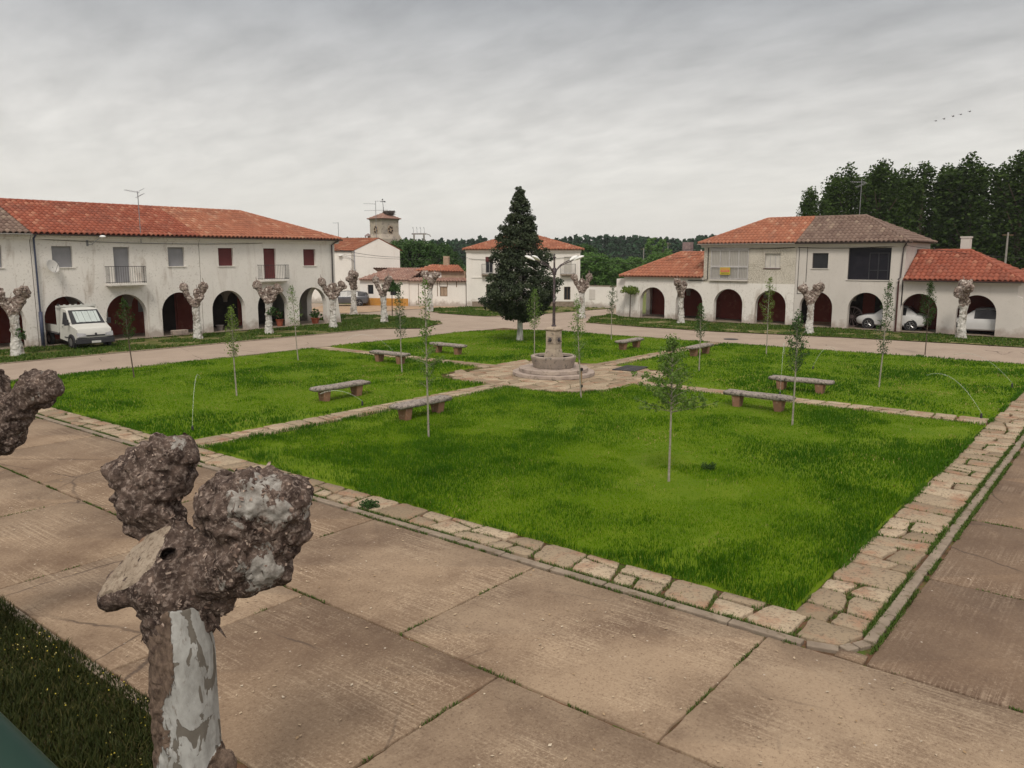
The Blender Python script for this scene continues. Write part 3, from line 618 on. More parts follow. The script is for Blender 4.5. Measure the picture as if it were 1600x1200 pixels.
# stones hide whatever roots under them: keep only roots that fall in a gap
from mathutils.bvhtree import BVHTree
bv = BVHTree.FromPolygons([Vector(v) for v in FV], [tuple(f) for f in FF])
k = np.array([bv.ray_cast(Vector((a, b, 1.)), Vector((0, 0, -1)))[0] is None for a, b in zip(wx, wy)])
jit_ = RNG.uniform(0, 1, len(wx)) < .05
k |= jit_ & (fbm(wx, wy, 2.2, 90, 3) > .58)
wx, wy, wh = wx[k], wy[k], wh[k]
blades('joint_weeds', wx, wy, np.full(len(wx), .03), wh+.02, np.where(wx < 14, .012, .022), M['weeds'], lean=1.2)
# fringe of grass leaning over the border stones
def fringe(x0, x1, y0, y1, n, nm):
    x, y = scatter(n, x0, x1, y0, y1); k = fbm(x, y, 1.5, 99, 3) > .42; x, y = keep(k, x, y)
    blades(nm, x, y, np.full(len(x), .05), RNG.uniform(.04, .11, len(x)), np.where(x < 20, .012, .022), M['grass_lush'], lean=1.3)
fringe(10.38, 10.5, 3.4, 34, 4500, 'lawn_edge_grass'); fringe(10.4, 42, 3.32, 3.46, 6500, 'lawn_fringe_grass')
# dry leaf scraps blown over the slabs
x, y = scatter(520, 4.1, 9.3, 1, 18); n_ = len(x); a = RNG.uniform(0, 6.28, n_); sz = RNG.uniform(.010, .026, n_); P = np.stack([np.stack([x+np.cos(a+q)*sz*k, y+np.sin(a+q)*sz*k, np.full(n_, .058)+RNG.uniform(0, .012, n_)], 1) for q, k in ((0, 1.2), (1.6, .7), (3.1, 1.1), (4.7, .6))], 1)
tag(link('leaf_litter', mesh_np('leaf_litter', P.reshape(-1, 3), np.arange(n_*4).reshape(-1, 4), rnd=RNG.uniform(0, 1, n_)), M['litter']), kind='stuff')
# ---------------------------------------------------------------- building helpers
class Fr:      # wall frame: u along the wall, d inwards, z up
    def __init__(s, o, u, inn): s.o = Vector(o); s.u = Vector(u).normalized(); s.i = Vector(inn).normalized()
    def p(s, u, d, z): return s.o+s.u*u+s.i*d+Vector((0, 0, z))
    def box(s, mb, u0, u1, d0, d1, z0, z1):
        P = [s.p(u, d, z) for u in (u0, u1) for d in (d0, d1) for z in (z0, z1)]
        mb.add(P, [(0, 1, 3, 2), (4, 6, 7, 5), (0, 4, 5, 1), (2, 3, 7, 6), (0, 2, 6, 4), (1, 5, 7, 3)])
LEFT = Fr((0, 46.4, 0), (1, 0, 0), (0, 1, 0)); RIGHT = Fr((55.5, 0, 0), (0, 1, 0), (1, 0, 0))
def wall(mb, fr, u0, u1, z0, z1, th, ops=(), d0=0.):
    """wall slab with openings ops = (uc, w, zb, zt[, spring]); arched when spring is given"""
    def rect(a, b, c, d):
        if b-a > 1e-4 and d-c > 1e-4: fr.box(mb, a, b, d0, d0+th, c, d)
    cur = u0
    for op in sorted(ops):
        uc, w, zb, zt = op[:4]; a, b = uc-w/2, uc+w/2
        rect(cur, a, z0, z1); rect(a, b, z0, zb)
        if len(op) == 4: rect(a, b, zt, z1)
        else:
            sp = op[4]; n = 18; P = [(uc-w/2*math.cos(math.pi*i/n), sp+(zt-sp)*math.sin(math.pi*i/n)) for i in range(n+1)]
            for (x0, y0), (x1, y1) in zip(P[:-1], P[1:]):
                q = [fr.p(x, d0+d, z) for d in (0, th) for (x, z) in ((x0, y0), (x1, y1), (x1, z1), (x0, z1))]
                mb.add(q, [(0, 1, 2, 3), (7, 6, 5, 4), (0, 4, 5, 1), (2, 6, 7, 3)])
        cur = b
    rect(cur, u1, z0, z1)
def roof_plane(name, e0, e1, run, rise, m, parent, off, planes=(), tw=.29, cl=.42, sub=6, amp=.11):
    """clay tiles laid on a slope: e0->e1 eave line, run = horizontal vector to the ridge, planes = vertical cuts (point, outward normal)"""
    e0 = Vector(e0); e1 = Vector(e1); run = Vector(run); U = (e1-e0); L = U.length; U.normalize(); up = run+Vector((0, 0, rise)); SL = up.length; up.normalize(); N = U.cross(up); N = N if N.z > 0 else -N
    nc = int(math.ceil(L/tw)); nr = int(math.ceil(SL/cl)); tw = L/nc
    V = []; F = []; UV = []; ns = nc*sub
    us = np.arange(ns+1)*(tw/sub); ph = (us/tw) % 1.0; h = amp*(np.abs(np.sin(np.pi*ph))**1.25)
    e0n, Un, upn, Nn = map(np.array, (e0, U, up, N)); smp = []
    for r in range(nr):
        v0 = r*cl; v1 = min((r+1)*cl+.03, SL+.02); jt = RNG.normal(0, .004, ns+1)
        A = e0n+us[:, None]*Un+v0*upn+(h+.045+jt)[:, None]*Nn; B = e0n+us[:, None]*Un+v1*upn+(h*.92-.004)[:, None]*Nn; C_ = e0n+us[:, None]*Un+v0*upn+(h-.02)[:, None]*Nn
        b = len(V); V += A.tolist()+B.tolist()+C_.tolist(); n1_ = ns+1
        for i in range(ns):
            c = (i//sub+.5, r+.5)
            F.append((b+i, b+i+1, b+n1_+i+1, b+n1_+i)); UV.append(c); F.append((b+2*n1_+i, b+2*n1_+i+1, b+i+1, b+i)); UV.append(c)
    # boarding under the tiles
    uvs = [c for c in UV for _ in range(4)]
    me = mesh_np(name, np.array(V)-np.array(off), F, uv=uvs, smooth=False)
    bm = bmesh.new(); bm.from_mesh(me); uvl = bm.loops.layers.uv.active
    q = [e0-N*.03, e1-N*.03, e1+run+Vector((0, 0, rise))-N*.03, e0+run+Vector((0, 0, rise))-N*.03]; q = [p-Vector(off) for p in q]; bv_ = [bm.verts.new(p) for p in q]; bm.faces.new(bv_)
    for (p, nn) in planes:
        bmesh.ops.bisect_plane(bm, geom=bm.verts[:]+bm.edges[:]+bm.faces[:], plane_co=Vector(p)-Vector(off), plane_no=Vector(nn).normalized(), clear_outer=True)
    bm.to_mesh(me); bm.free()
    return link(name, me, m, parent)
def ridge_tiles(name, a, b, m, parent, off, r=.12, ln=.4):
    mb = MB(off); a = Vector(a); b = Vector(b); n = max(1, int((b-a).length/ln)); d = (b-a)/n
    for i in range(n):
        p = a+d*i; q = p+d*1.08; mb.tube([p, q], [r*1.05, r*.9], 8)
    me = mb.build(name, m, parent, clean=False); uv = me.data.uv_layers.new(name='UVMap'); k = 10*4; 
    vals = []; 
    for pi, pl in enumerate(me.data.polygons):
        for _ in range(pl.loop_total): vals += [pi//10+.5, .5]
    uv.data.foreach_set('uv', vals); return me
def window(par, off, fr, uc, w, zb, zt, m, d=.14, frame=None, kind='window', split=0, sill=None, hand=False, label=None):
    b = MB(off); fr.box(b, uc-w/2+.002, uc+w/2-.002, d, d+.05, zb+.002, zt-.002); f = None
    if frame:
        fb = MB(off); t_ = .05
        for (a, c, e, g) in ((uc-w/2, uc-w/2+t_, zb, zt), (uc+w/2-t_, uc+w/2, zb, zt), (uc-w/2+t_, uc+w/2-t_, zb, zb+t_), (uc-w/2+t_, uc+w/2-t_, zt-t_, zt)): fr.box(fb, a+.003, c-.003, d-.03, d+.02, e+.003, g-.003)
        for k in range(split): u_ = uc-w/2+w*(k+1)/(split+1); fr.box(fb, u_-.02, u_+.02, d-.028, d+.018, zb+t_, zt-t_)
    root = b.build(kind, m, par)
    if label: root['label'] = label
    if frame: fb.build('frame', frame, root)
    if sill: sb = MB(off); fr.box(sb, uc-w/2-.07, uc+w/2+.07, -.05, d, zb-.05, zb-.003); sb.build('sill', sill, root)
    return root
def balcony(par, off, fr, uc, w, z, dep, m_slab, m_rail, h=.95, n=16):
    b = MB(off); fr.box(b, uc-w/2, uc+w/2, -dep, -.004, z-.12, z); fr.box(b, uc-w/2+.12, uc+w/2-.12, -dep+.15, -.004, z-.20, z-.123); root = b.build('balcony', m_slab, par)
    r = MB(off)
    for zz in (z+.06, z+h): r.tube([fr.p(uc-w/2+.03, -.01, zz), fr.p(uc-w/2+.03, -dep+.03, zz), fr.p(uc+w/2-.03, -dep+.03, zz), fr.p(uc+w/2-.03, -.01, zz)], .018, 6)
    for k in range(n+1): u = uc-w/2+.03+(w-.06)*k/n; r.tube([fr.p(u, -dep+.03, z), fr.p(u, -dep+.03, z+h)], .009, 5)
    for k in range(1, 5):
        for u in (uc-w/2+.03, uc+w/2-.03): r.tube([fr.p(u, -dep*k/5, z), fr.p(u, -dep*k/5, z+h)], .009, 5)
    r.build('railing', m_rail, root); return root
def gutter(par, off, a, b, m, r=.065):
    a = Vector(a); b = Vector(b); d = (b-a).normalized(); s_ = Vector((-d.y, d.x, 0)); mb = MB(off); P = []
    n = 7; prof = [(math.cos(math.pi+math.pi*i/n)*r, math.sin(math.pi+math.pi*i/n)*r) for i in range(n+1)]; prof += [(x*.85, y*.85) for x, y in prof[::-1]]
    mb.extr([a+s_*x+Vector((0, 0, y)) for x, y in prof], b-a); return mb.build('gutter', m, par)
def pipe(par, off, pts, r, m, name='downpipe'): mb = MB(off); mb.tube(pts, r, 8); return mb.build(name, m, par, smooth=True)
def cornice(par, off, fr, u0, u1, z, m, dep=.22, h=.16): b = MB(off); fr.box(b, u0, u1, -dep, -.003, z-h, z); fr.box(b, u0, u1, -dep*.5, -.003, z-h*1.7, z-h-.002); return b.build('cornice', m, par)
def corbels(par, off, fr, us, dback, m, z=2.78, reach=.75, half=.62):
    # springers of the groin vault: narrow at the bottom, flaring up to the ceiling
    for u in us:
        b = MB(off)
        n = 5
        for k in range(n):
            t0, t1 = k/n, (k+1)/n; f = lambda t: (.16+half*t**2.2, .10+reach*t**2.4, 1.75+(z-1.75)*t)
            (a0, c0, z0), (a1, c1, z1) = f(t0), f(t1)
            V = [fr.p(u-a0, dback, z0), fr.p(u+a0, dback, z0), fr.p(u+a0*.7, dback-c0, z0), fr.p(u-a0*.7, dback-c0, z0), fr.p(u-a1, dback, z1), fr.p(u+a1, dback, z1), fr.p(u+a1*.7, dback-c1, z1), fr.p(u-a1*.7, dback-c1, z1)]
            b.add(V, [(0, 1, 2, 3), (4, 5, 6, 7), (0, 1, 5, 4), (1, 2, 6, 5), (2, 3, 7, 6), (3, 0, 4, 7)])
        b.build('vault_springer', m, par)
# ---------------------------------------------------------------- left terrace
EZ = 6.0; WT = 5.98
RZ = 7.9; RY_ = 51.0; EY = 46.02
def left_unit(label, x0, x1, arches, wins, doors, mtile, mwall, blindm, gut, hip=False):
    off = (x0+1, 46.4, 0); t_ = thing('terraced_house', label, 'house', off, 0, 'arcaded houses on the left')
    O = off; b = MB(O)
    wall(b, LEFT, x0, x1, 0, 3.0, .42, [(a, 2.36, 0, 2.66, 1.45) for a in arches])
    wall(b, LEFT, x0, x1, 3.0, WT, .42, [(u, w, zb, zt) for (u, w, zb, zt) in wins]+[(u, w, 3.32, 5.34) for (u, w) in doors])
    fr_end = Fr((x1, 46.4, 0), (0, 1, 0), (-1, 0, 0))
    if hip:
        wall(b, fr_end, .42, 9.2, 0, 3.0, .42, [(1.75, 2.2, 0, 2.62, 1.5)]); wall(b, fr_end, .42, 9.2, 3.0, WT, .42)
        # battered buttress at the corner
        q = [LEFT.p(x1-.0, 0, 2.9), LEFT.p(x1-.0, 0, 0), LEFT.p(x1+.42, 0, 0)]; b.extr(q, (0, .42, 0))
    b.build('wall', mwall, t_); b = MB(O); b.box(((x0+x1)/2, 55.6+.005, WT/2), (x1-x0, .3, WT)); b.build('rear_wall', mwall, t_)
    b = MB(O); u1 = x1-(3.4 if hip else 0); LEFT.box(b, x0, u1, 3.1, 3.3, 0, 2.95)
    if hip: LEFT.box(b, u1-.2, u1, 3.302, 4.2, 0, 2.95)
    b.build('arcade_back_wall', M['maroon'], t_)
    b = MB(O); LEFT.box(b, x0, x1-(.43 if hip else 0), .425, 9.0, 2.80, 2.98); b.build('arcade_ceiling', M['ceil'], t_)
    corbels(t_, O, LEFT, [a+1.64 for a in arches if a+1.64 < u1-.6], 3.1, M['ceil'])
    for (u, w, zb, zt) in wins: window(t_, O, LEFT, u, w, zb, zt, blindm, .17, sill=mwall)
    for (u, w) in doors:
        window(t_, O, LEFT, u, w, 3.32, 5.34, blindm, .17, kind='balcony_door'); balcony(t_, O, LEFT, u+.05, 2.15, 3.30, .55, mwall, M['iron'])
    cornice(t_, O, LEFT, x0, x1+(.3 if hip else 0), WT-.0, mwall)
    pl = [((x0, 0, 0), (-1, 0, 0))]
    ex = x1+(.42 if hip else 0)
    if hip: pl.append(((ex, EY, 0), (1, (RY_-EY)/(RY_-EY), 0))); pl[-1] = ((ex, EY, 0), (1., 1., 0))
    else: pl.append(((x1, 0, 0), (1, 0, 0)))
    roof_plane('roof', (x0, EY, EZ), (ex, EY, EZ), (0, RY_-EY, 0), RZ-EZ, mtile, t_, O, pl)
    roof_plane('rear_roof', (ex, 2*RY_-EY, EZ), (x0, 2*RY_-EY, EZ), (0, EY-RY_, 0), RZ-EZ, mtile, t_, O, [pl[0], ((ex, 2*RY_-EY, 0), (1., -1., 0)) if hip else pl[1]], sub=3)
    rx = ex-(RY_-EY) if hip else x1
    ridge_tiles('ridge_cap', (x0, RY_, RZ+.03), (rx, RY_, RZ+.03), mtile, t_, O)
    if hip:
        ridge_tiles('hip_cap', (rx, RY_, RZ+.03), (ex, EY, EZ+.04), mtile, t_, O)
        roof_plane('end_roof', (ex, EY, EZ), (ex, 2*RY_-EY, EZ), (EY-RY_, 0, 0), RZ-EZ, mtile, t_, O, [((ex, EY, 0), (-1., -1., 0)), ((ex, 2*RY_-EY, 0), (-1, 1, 0))], sub=3)
    gutter(t_, O, (x0, EY-.05, EZ-.02), (ex, EY-.05, EZ-.02), gut)
    return t_, O
# the three units share party lines at x = 17.45 and x = 27.0
hA, oA = left_unit('white arcaded house under dark lichened tiles, cut off by the left edge of the photo', 6, 17.43, [9.2, 12.45, 15.7], [(15.55, 1.05, 4.25, 5.35), (9.2, 1.05, 4.25, 5.35)], [(12.4, .95)], M['tile_grey'], M['white2'], M['greyblind'], M['alu'])
hB, oB = left_unit('white arcaded house with grey blinds and a stained balcony, white truck in its first arch', 17.47, 26.98, [19.0, 22.28, 25.55], [(19.0, 1.05, 4.23, 5.36), (25.5, 1.05, 4.23, 5.36)], [(22.2, .92)], M['tile'], M['white2'], M['greyblind'], M['gutter'])
hC, oC = left_unit('white arcaded house with maroon blinds at the open end of the left terrace', 27.02, 37.5, [28.85, 32.15, 35.45], [(28.82, 1.05, 4.22, 5.34), (35.3, 1.03, 4.18, 5.31)], [(32.07, .95)], M['tile_or'], M['white'], M['brownblind'], M['gutter'], hip=True)
pipe(hB, oB, [(17.62, 46.0, 5.93), (17.60, 46.28, 5.75), (17.60, 46.3, .05)], .05, M['navy']); pipe(hB, oB, [(17.60, 46.27, 1.9), (17.60, 46.27, .04)], .10, M['navy'], 'pipe_guard')
pipe(hC, oC, [(37.6, 46.0, 5.93), (37.42, 46.15, 5.8), (37.2, 46.3, 5.62), (37.18, 46.3, 2.75)], .05, M['gutter'])
# doors and openings in the arcade's back wall
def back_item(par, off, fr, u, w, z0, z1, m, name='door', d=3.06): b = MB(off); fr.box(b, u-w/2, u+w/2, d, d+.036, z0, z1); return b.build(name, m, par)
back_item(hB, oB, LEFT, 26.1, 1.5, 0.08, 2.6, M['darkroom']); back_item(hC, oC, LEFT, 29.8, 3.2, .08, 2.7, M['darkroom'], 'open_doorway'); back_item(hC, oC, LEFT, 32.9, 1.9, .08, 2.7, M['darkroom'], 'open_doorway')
back_item(hB, oB, LEFT, 22.3, .55, .9, 1.5, M['alu'], 'meter_box'); back_item(hB, oB, LEFT, 24.75, .55, 1.4, 2.1, M['greyblind'], 'vent_panel')
# ---------------------------------------------------------------- right-hand houses
RE = 5.73
def right_house(label, y0, y1, mwall, mtile, ends):
    """two-storey unit of the right range between y0 and y1"""
    off = (55.5, (y0+y1)/2, 0); t_ = thing('arcaded_house', label, 'house', off, 0, 'arcaded houses on the right'); return t_, off
XE, XR = 55.15, 58.9; ZR = 7.52
def range_roof(t_, O, y0, y1, mt, hip0=False, hip1=False, xe=XE, xr=XR, ze=RE, zr=ZR, dep=None, back=True):
    dep = xr-xe; pl = []
    e0, e1 = (y0-.35 if hip0 else y0), (y1+.35 if hip1 else y1)
    pl.append(((xe, e0, 0), (1, -1, 0)) if hip0 else ((xe, y0, 0), (0, -1, 0)))
    pl.append(((xe, e1, 0), (1, 1, 0)) if hip1 else ((xe, y1, 0), (0, 1, 0)))
    # the cut for a hip removes what lies outside the 45 degree line through the eave corner
    pl2 = []
    for (p, n_), h_ in zip(pl, (hip0, hip1)):
        if h_: pl2.append((p, (1, -1, 0) if n_[1] < 0 else (1, 1, 0)))
        else: pl2.append((p, n_))
    roof_plane('roof', (xe, e0, ze), (xe, e1, ze), (dep, 0, 0), zr-ze, mt, t_, O, pl2)
    if back: roof_plane('rear_roof', (xe+2*dep, e0, ze), (xe+2*dep, e1, ze), (-dep, 0, 0), zr-ze, mt, t_, O, [((p[0]+(2*dep), p[1], 0), (-n_[0], n_[1], 0)) for (p, n_) in pl2], sub=3)
    r0 = e0+dep if hip0 else y0; r1 = e1-dep if hip1 else y1
    ridge_tiles('ridge_cap', (xr, r0, zr+.03), (xr, r1, zr+.03), mt, t_, O)
    if hip0:
        ridge_tiles('hip_cap', (xe, e0, ze+.03), (xr, r0, zr+.03), mt, t_, O)
        roof_plane('end_roof', (xe, e0, ze), (xe+2*dep, e0, ze), (0, dep, 0), zr-ze, mt, t_, O, [((xe, e0, 0), (-1, 1, 0)), ((xe+2*dep, e0, 0), (1, 1, 0))])
    if hip1:
        ridge_tiles('hip_cap', (xe, e1, ze+.03), (xr, r1, zr+.03), mt, t_, O)
        roof_plane('end_roof', (xe, e1, ze), (xe+2*dep, e1, ze), (0, -dep, 0), zr-ze, mt, t_, O, [((xe, e1, 0), (-1, -1, 0)), ((xe+2*dep, e1, 0), (1, -1, 0))], sub=3)
YS = 19.5
# unit with the glazed gallery
off = (55.5, 23., 0); hD = thing('arcaded_house', 'weathered two-storey house with a glazed gallery and a yellow sign, orange tiles', 'house', off, 0, 'arcaded houses on the right'); O = off
b = MB(O); wall(b, RIGHT, YS+.01, 26.3, 0, 2.92, .42, [(24.3, 2.2, 0, 2.48, 1.38), (21.15, 2.2, 0, 2.46, 1.36)]); b.build('arcade_wall', M['white2'], hD)
b = MB(O); wall(b, RIGHT, YS+.01, 26.3, 2.92, RE-.03, .42, [(24.3, 2.85, 3.2, 5.3), (21.15, 1.1, 4.0, 5.02)]); b.lo((55.921, 25.95, 2.92), (62.3, 26.3, RE-.03)); b.lo((62.0, YS+.01, 0), (62.3, 25.94, RE-.03)); b.build('upper_wall', M['weathered'], hD)
g = MB(O); RIGHT.box(g, 22.9, 25.7, -.02, .04, 3.22, 5.28); gal = g.build('glazed_gallery', M['curtain'], hD)
g = MB(O)
for k in range(5): u = 22.9+.7*k; RIGHT.box(g, u-.035, u+.035, -.07, -.022, 3.22, 5.3)
for (z0, z1) in ((3.18, 3.25), (4.02, 4.14), (5.22, 5.32)): RIGHT.box(g, 22.865, 25.735, -.068, -.023, z0, z1)
RIGHT.box(g, 22.82, 25.78, -.12, -.003, 5.323, 5.40); g.build('frame', M['alu'], gal)
g = MB(O)
for k in range(25): u = 22.94+.115*k; g.tube([RIGHT.p(u, -.13, 3.2), RIGHT.p(u, -.13, 4.05)], .010, 5)
for z in (3.25, 4.05): g.tube([RIGHT.p(22.87, -.13, z), RIGHT.p(25.73, -.13, z)], .015, 5)
g.build('railing', M['alu'], gal)
g = MB(O); RIGHT.box(g, 22.85, 25.75, -.16, -.003, 3.06, 3.17); g.build('ledge', M['greywhite'], hD)
window(hD, O, RIGHT, 21.15, 1.1, 4.0, 5.02, M['paleblind'], .12, frame=M['alu'], split=2, sill=M['brownpipe'])
cornice(hD, O, RIGHT, YS+.01, 26.5, RE-.0, M['greywhite']); range_roof(hD, O, YS, 26.3, M['tile_or'], hip1=True); gutter(hD, O, (XE-.05, YS, RE-.02), (XE-.05, 26.7, RE-.02), M['alu'])
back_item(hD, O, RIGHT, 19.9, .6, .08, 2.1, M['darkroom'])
# unit with the dark glazing
off = (55.5, 16., 0); hE = thing('arcaded_house', 'pale two-storey house with a wide black glazed opening and grey lichened tiles', 'house', off, 0, 'arcaded houses on the right'); O = off
b = MB(O); wall(b, RIGHT, 12.6, YS-.01, 0, 2.92, .42, [(18.0, 2.2, 0, 2.48, 1.38), (14.8, 2.2, 0, 2.48, 1.38)]); wall(b, RIGHT, 12.6, YS-.01, 2.92, RE-.03, .42, [(17.88, 1.05, 4.02, 5.04), (14.75, 2.62, 3.3, 5.38)])
b.lo((55.921, 12.6, 2.92), (62.3, 12.95, RE-.03)); b.lo((62.0, 12.96, 0), (62.3, YS-.01, RE-.03)); b.build('wall', M['greywhite'], hE)
window(hE, O, RIGHT, 17.88, 1.05, 4.02, 5.04, M['glass'], .14, frame=M['iron'], sill=M['greywhite'])
w_ = window(hE, O, RIGHT, 14.75, 2.62, 3.3, 5.38, M['darkglaze'], .12, frame=M['iron'], split=0, sill=M['greywhite'], kind='glazed_opening')
g = MB(O); 
for (a, c, d, e_) in ((13.55, 14.75, 5.0, 5.06), (13.55, 14.75, 3.9, 3.95)): RIGHT.box(g, a, c, .08, .118, d, e_)
for u in (13.6, 14.2, 14.75): RIGHT.box(g, u-.03, u+.03, .085, .117, 3.35, 5.0)
g.build('inner_sash', M['blackplastic'], w_)
cornice(hE, O, RIGHT, 12.5, YS-.01, RE-.0, M['greywhite']); range_roof(hE, O, 12.6, YS, M['tile_grey'], hip0=True); gutter(hE, O, (XE-.05, 12.2, RE-.02), (XE-.05, YS, RE-.02), M['gutter'])
pipe(hE, O, [(XE, 12.5, RE-.06), (55.3, 12.62, 5.5), (55.4, 12.72, 5.35), (55.4, 12.78, 3.5), (55.3, 12.9, 3.36)], .045, M['gutter'])
for u in (19.3, 18.75): pipe(hE, O, [RIGHT.p(u, -.02, 5.5), RIGHT.p(u, -.02, 2.3 if u > 19 else 3.1)], .016, M['cable'], 'conduit')
pipe(hE, O, [RIGHT.p(19.3, -.02, 2.3), RIGHT.p(18.2, -.02, 2.3)], .012, M['cable'], 'conduit')
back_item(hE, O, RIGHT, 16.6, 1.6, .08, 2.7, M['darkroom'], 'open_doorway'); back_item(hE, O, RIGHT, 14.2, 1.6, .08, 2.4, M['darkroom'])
# single-storey wings
off = (55.5, 29.6, 0); hF = thing('arcaded_wing', 'single-storey white arcaded wing with an orange roof at the far end of the right range', 'house', off, 0, 'arcaded houses on the right'); O = off
b = MB(O); wall(b, RIGHT, 26.32, 33.0, 0, 3.24, .42, [(30.5, 2.15, 0, 2.46, 1.38), (27.4, 2.2, 0, 2.46, 1.38)]); fe = Fr((0, 33.0, 0), (1, 0, 0), (0, -1, 0)); wall(b, fe, 55.921, 62.2, 0, 3.24, .35, [(58.35, 1.3, 0, 2.4, 1.75)]); b.lo((62.0, 26.32, 0), (62.3, 32.6, 3.24)); b.build('wall', M['white2'], hF)
wb = MB(O); wb.lo((55.75, 33.02, 0), (56.5, 33.9, 3.05)); wb.build('annex_wall', M['white2'], hF)
cornice(hF, O, RIGHT, 26.33, 33.0, 3.27, M['greywhite'], .16, .10); range_roof(hF, O, 26.33, 33.0, M['tile_or'], hip1=True, xe=55.2, xr=58.7, ze=3.27, zr=5.08)
pipe(hF, O, [RIGHT.p(25.95, -.06, 5.5), RIGHT.p(25.95, -.06, 3.15), RIGHT.p(26.4, -.06, 3.05), RIGHT.p(27.5, -.06, 3.05)], .03, M['cable'], 'conduit')
off = (55.5, 9.4, 0); hG = thing('arcaded_wing', 'single-storey arcaded wing with bright red tiles and white cars under its two arches', 'house', off, 0, 'arcaded houses on the right'); O = off
b = MB(O); wall(b, RIGHT, 6.35, 12.58, 0, 3.3, .42, [(11.6, 2.15, 0, 2.5, 1.35), (8.42, 2.15, 0, 2.5, 1.35)]); b.lo((55.93, 6.35, 0), (62.2, 6.7, 3.3)); b.extr([RIGHT.p(6.35, 0, 2.5), RIGHT.p(6.35, 0, 0), RIGHT.p(5.8, 0, 0), RIGHT.p(6.1, 0, 2.4)], (.42, 0, 0)); b.lo((62.0, 6.71, 0), (62.3, 12.58, 3.3)); b.build('wall', M['greywhite'], hG)
cornice(hG, O, RIGHT, 6.2, 12.58, 3.33, M['greywhite'], .2, .12); range_roof(hG, O, 6.35, 12.58, M['tile'], hip0=True, xe=55.12, xr=58.6, ze=3.36, zr=5.15); gutter(hG, O, (55.06, 6.0, 3.33), (55.06, 12.58, 3.33), M['gutter'])
pipe(hG, O, [(55.08, 12.78, 3.3), (55.32, 12.85, 3.15), (55.38, 12.85, .06)], .055, M['brownpipe'])
for h_, y0, y1 in ((hD, YS, 26.3), (hE, 12.6, YS), (hF, 26.31, 32.64), (hG, 6.71, 12.59)):
    of_ = h_.location; b = MB(of_); b.lo((58.6 if h_ is not hF else 59.35, y0+.005, 0), (58.8 if h_ is not hF else 59.5, y1-.005, 2.9)); b.build('arcade_back_wall', M['maroon'], h_)
    b = MB(of_); b.lo((55.925, y0+.01, 2.72), (62., y1-.01, 2.88)); b.build('arcade_ceiling', M['ceil'], h_)
for h_, us in ((hD, [22.7]), (hE, [19.6-.3, 16.4, 13.3]), (hF, [29.0, 26.9]), (hG, [10.0])): corbels(h_, h_.location, RIGHT, us, 3.1, M['ceil'], z=2.72)
# orange roof behind the right wing
off = (63, 2, 0); hH = thing('low_house', 'low house behind the right wing showing only its long orange roof', 'house', off); O = off
b = MB(O); b.lo((61.5, -12, 0), (68.5, 8.0, 3.3)); b.build('wall', M['white'], hH)
roof_plane('roof', (61.2, -12, 3.4), (61.2, 8.2, 3.4), (3.8, 0, 0), 1.55, M['tile_or'], hH, O, [((61.2, 8.2, 0), (1, 1, 0))]); roof_plane('end_roof', (61.2, 8.2, 3.4), (68.8, 8.2, 3.4), (0, -3.8, 0), 1.55, M['tile_or'], hH, O, [((61.2, 8.2, 0), (-1, -1, 0)), ((68.8, 8.2, 0), (1, -1, 0))])
roof_plane('rear_roof', (68.8, 8.2, 3.4), (68.8, -12, 3.4), (-3.8, 0, 0), 1.55, M['tile_or'], hH, O, [((68.8, 8.2, 0), (-1, 1, 0))], sub=3)
# chimneys belong to their houses
b = MB(hF.location); b.lo((59.6, 29.5, 3.9), (60.2, 30.15, 5.95)); b.build('chimney', M['chimneybrick'], hF); b = MB(hF.location); b.tube([(60, 28.7, 4.2), (60, 28.7, 5.35)], .06); b.build('vent_pipe', M['white'], hF)
b = MB(hG.location); b.lo((59.7, 9.75, 4.0), (60.3, 10.3, 6.0)); b.lo((59.66, 9.71, 6.002), (60.34, 10.34, 6.1)); b.build('chimney', M['greywhite'], hG)
# ---------------------------------------------------------------- far side of the square
def camframe(x, y, D=None, z=0.): return gp(x, y)
A_ = Vector((57.6, 51.7, 0)); B_ = Vector((64.35, 43.25, 0)); uu = (B_-A_).normalized(); inn = Vector((-uu.y, uu.x, 0)); inn = inn if inn.dot(Vector((FX, FY, 0))) > 0 else -inn
CF = Fr(A_, uu, inn); CW = (B_-A_).length
hI = thing('corner_house', 'white two-storey house with small balconies behind the dark conifer', 'house', tuple(A_)); O = tuple(A_)
px2u = lambda x: (x-730)/175.*CW
b = MB(O); DE = 9.0
wu = [(px2u(765), .72, 3.25, 4.78), (px2u(886.5), .72, 3.25, 4.78)]; wl = [(px2u(765), .62, .95, 2.2), (px2u(886), .62, .7, 1.95)]
wall(b, CF, 0, CW, 0, 2.9, .4, wl); wall(b, CF, 0, CW, 2.9, 5.45, .4, wu)
for u in (0, CW-.4): CF.box(b, u, u+.4, .401, DE, 0, 5.45)
CF.box(b, 0, CW, DE+.001, DE+.4, 0, 5.45); b.build('wall', M['bright'], hI)
b = MB(O)
for (u, w) in ((-.03, .5), (CW-.47, .5)): CF.box(b, u, u+w, -.05, -.003, 0, 5.2)
CF.box(b, -.1, CW+.1, -.12, -.003, 5.2, 5.46); CF.box(b, .48, CW-.48, -.05, -.003, 2.78, 2.9); b.build('trim', M['bright'], hI)
b = MB(O); CF.box(b, .5, CW-.5, -.03, -.003, 0, .55); b.build('plinth', M['kerb'], hI)
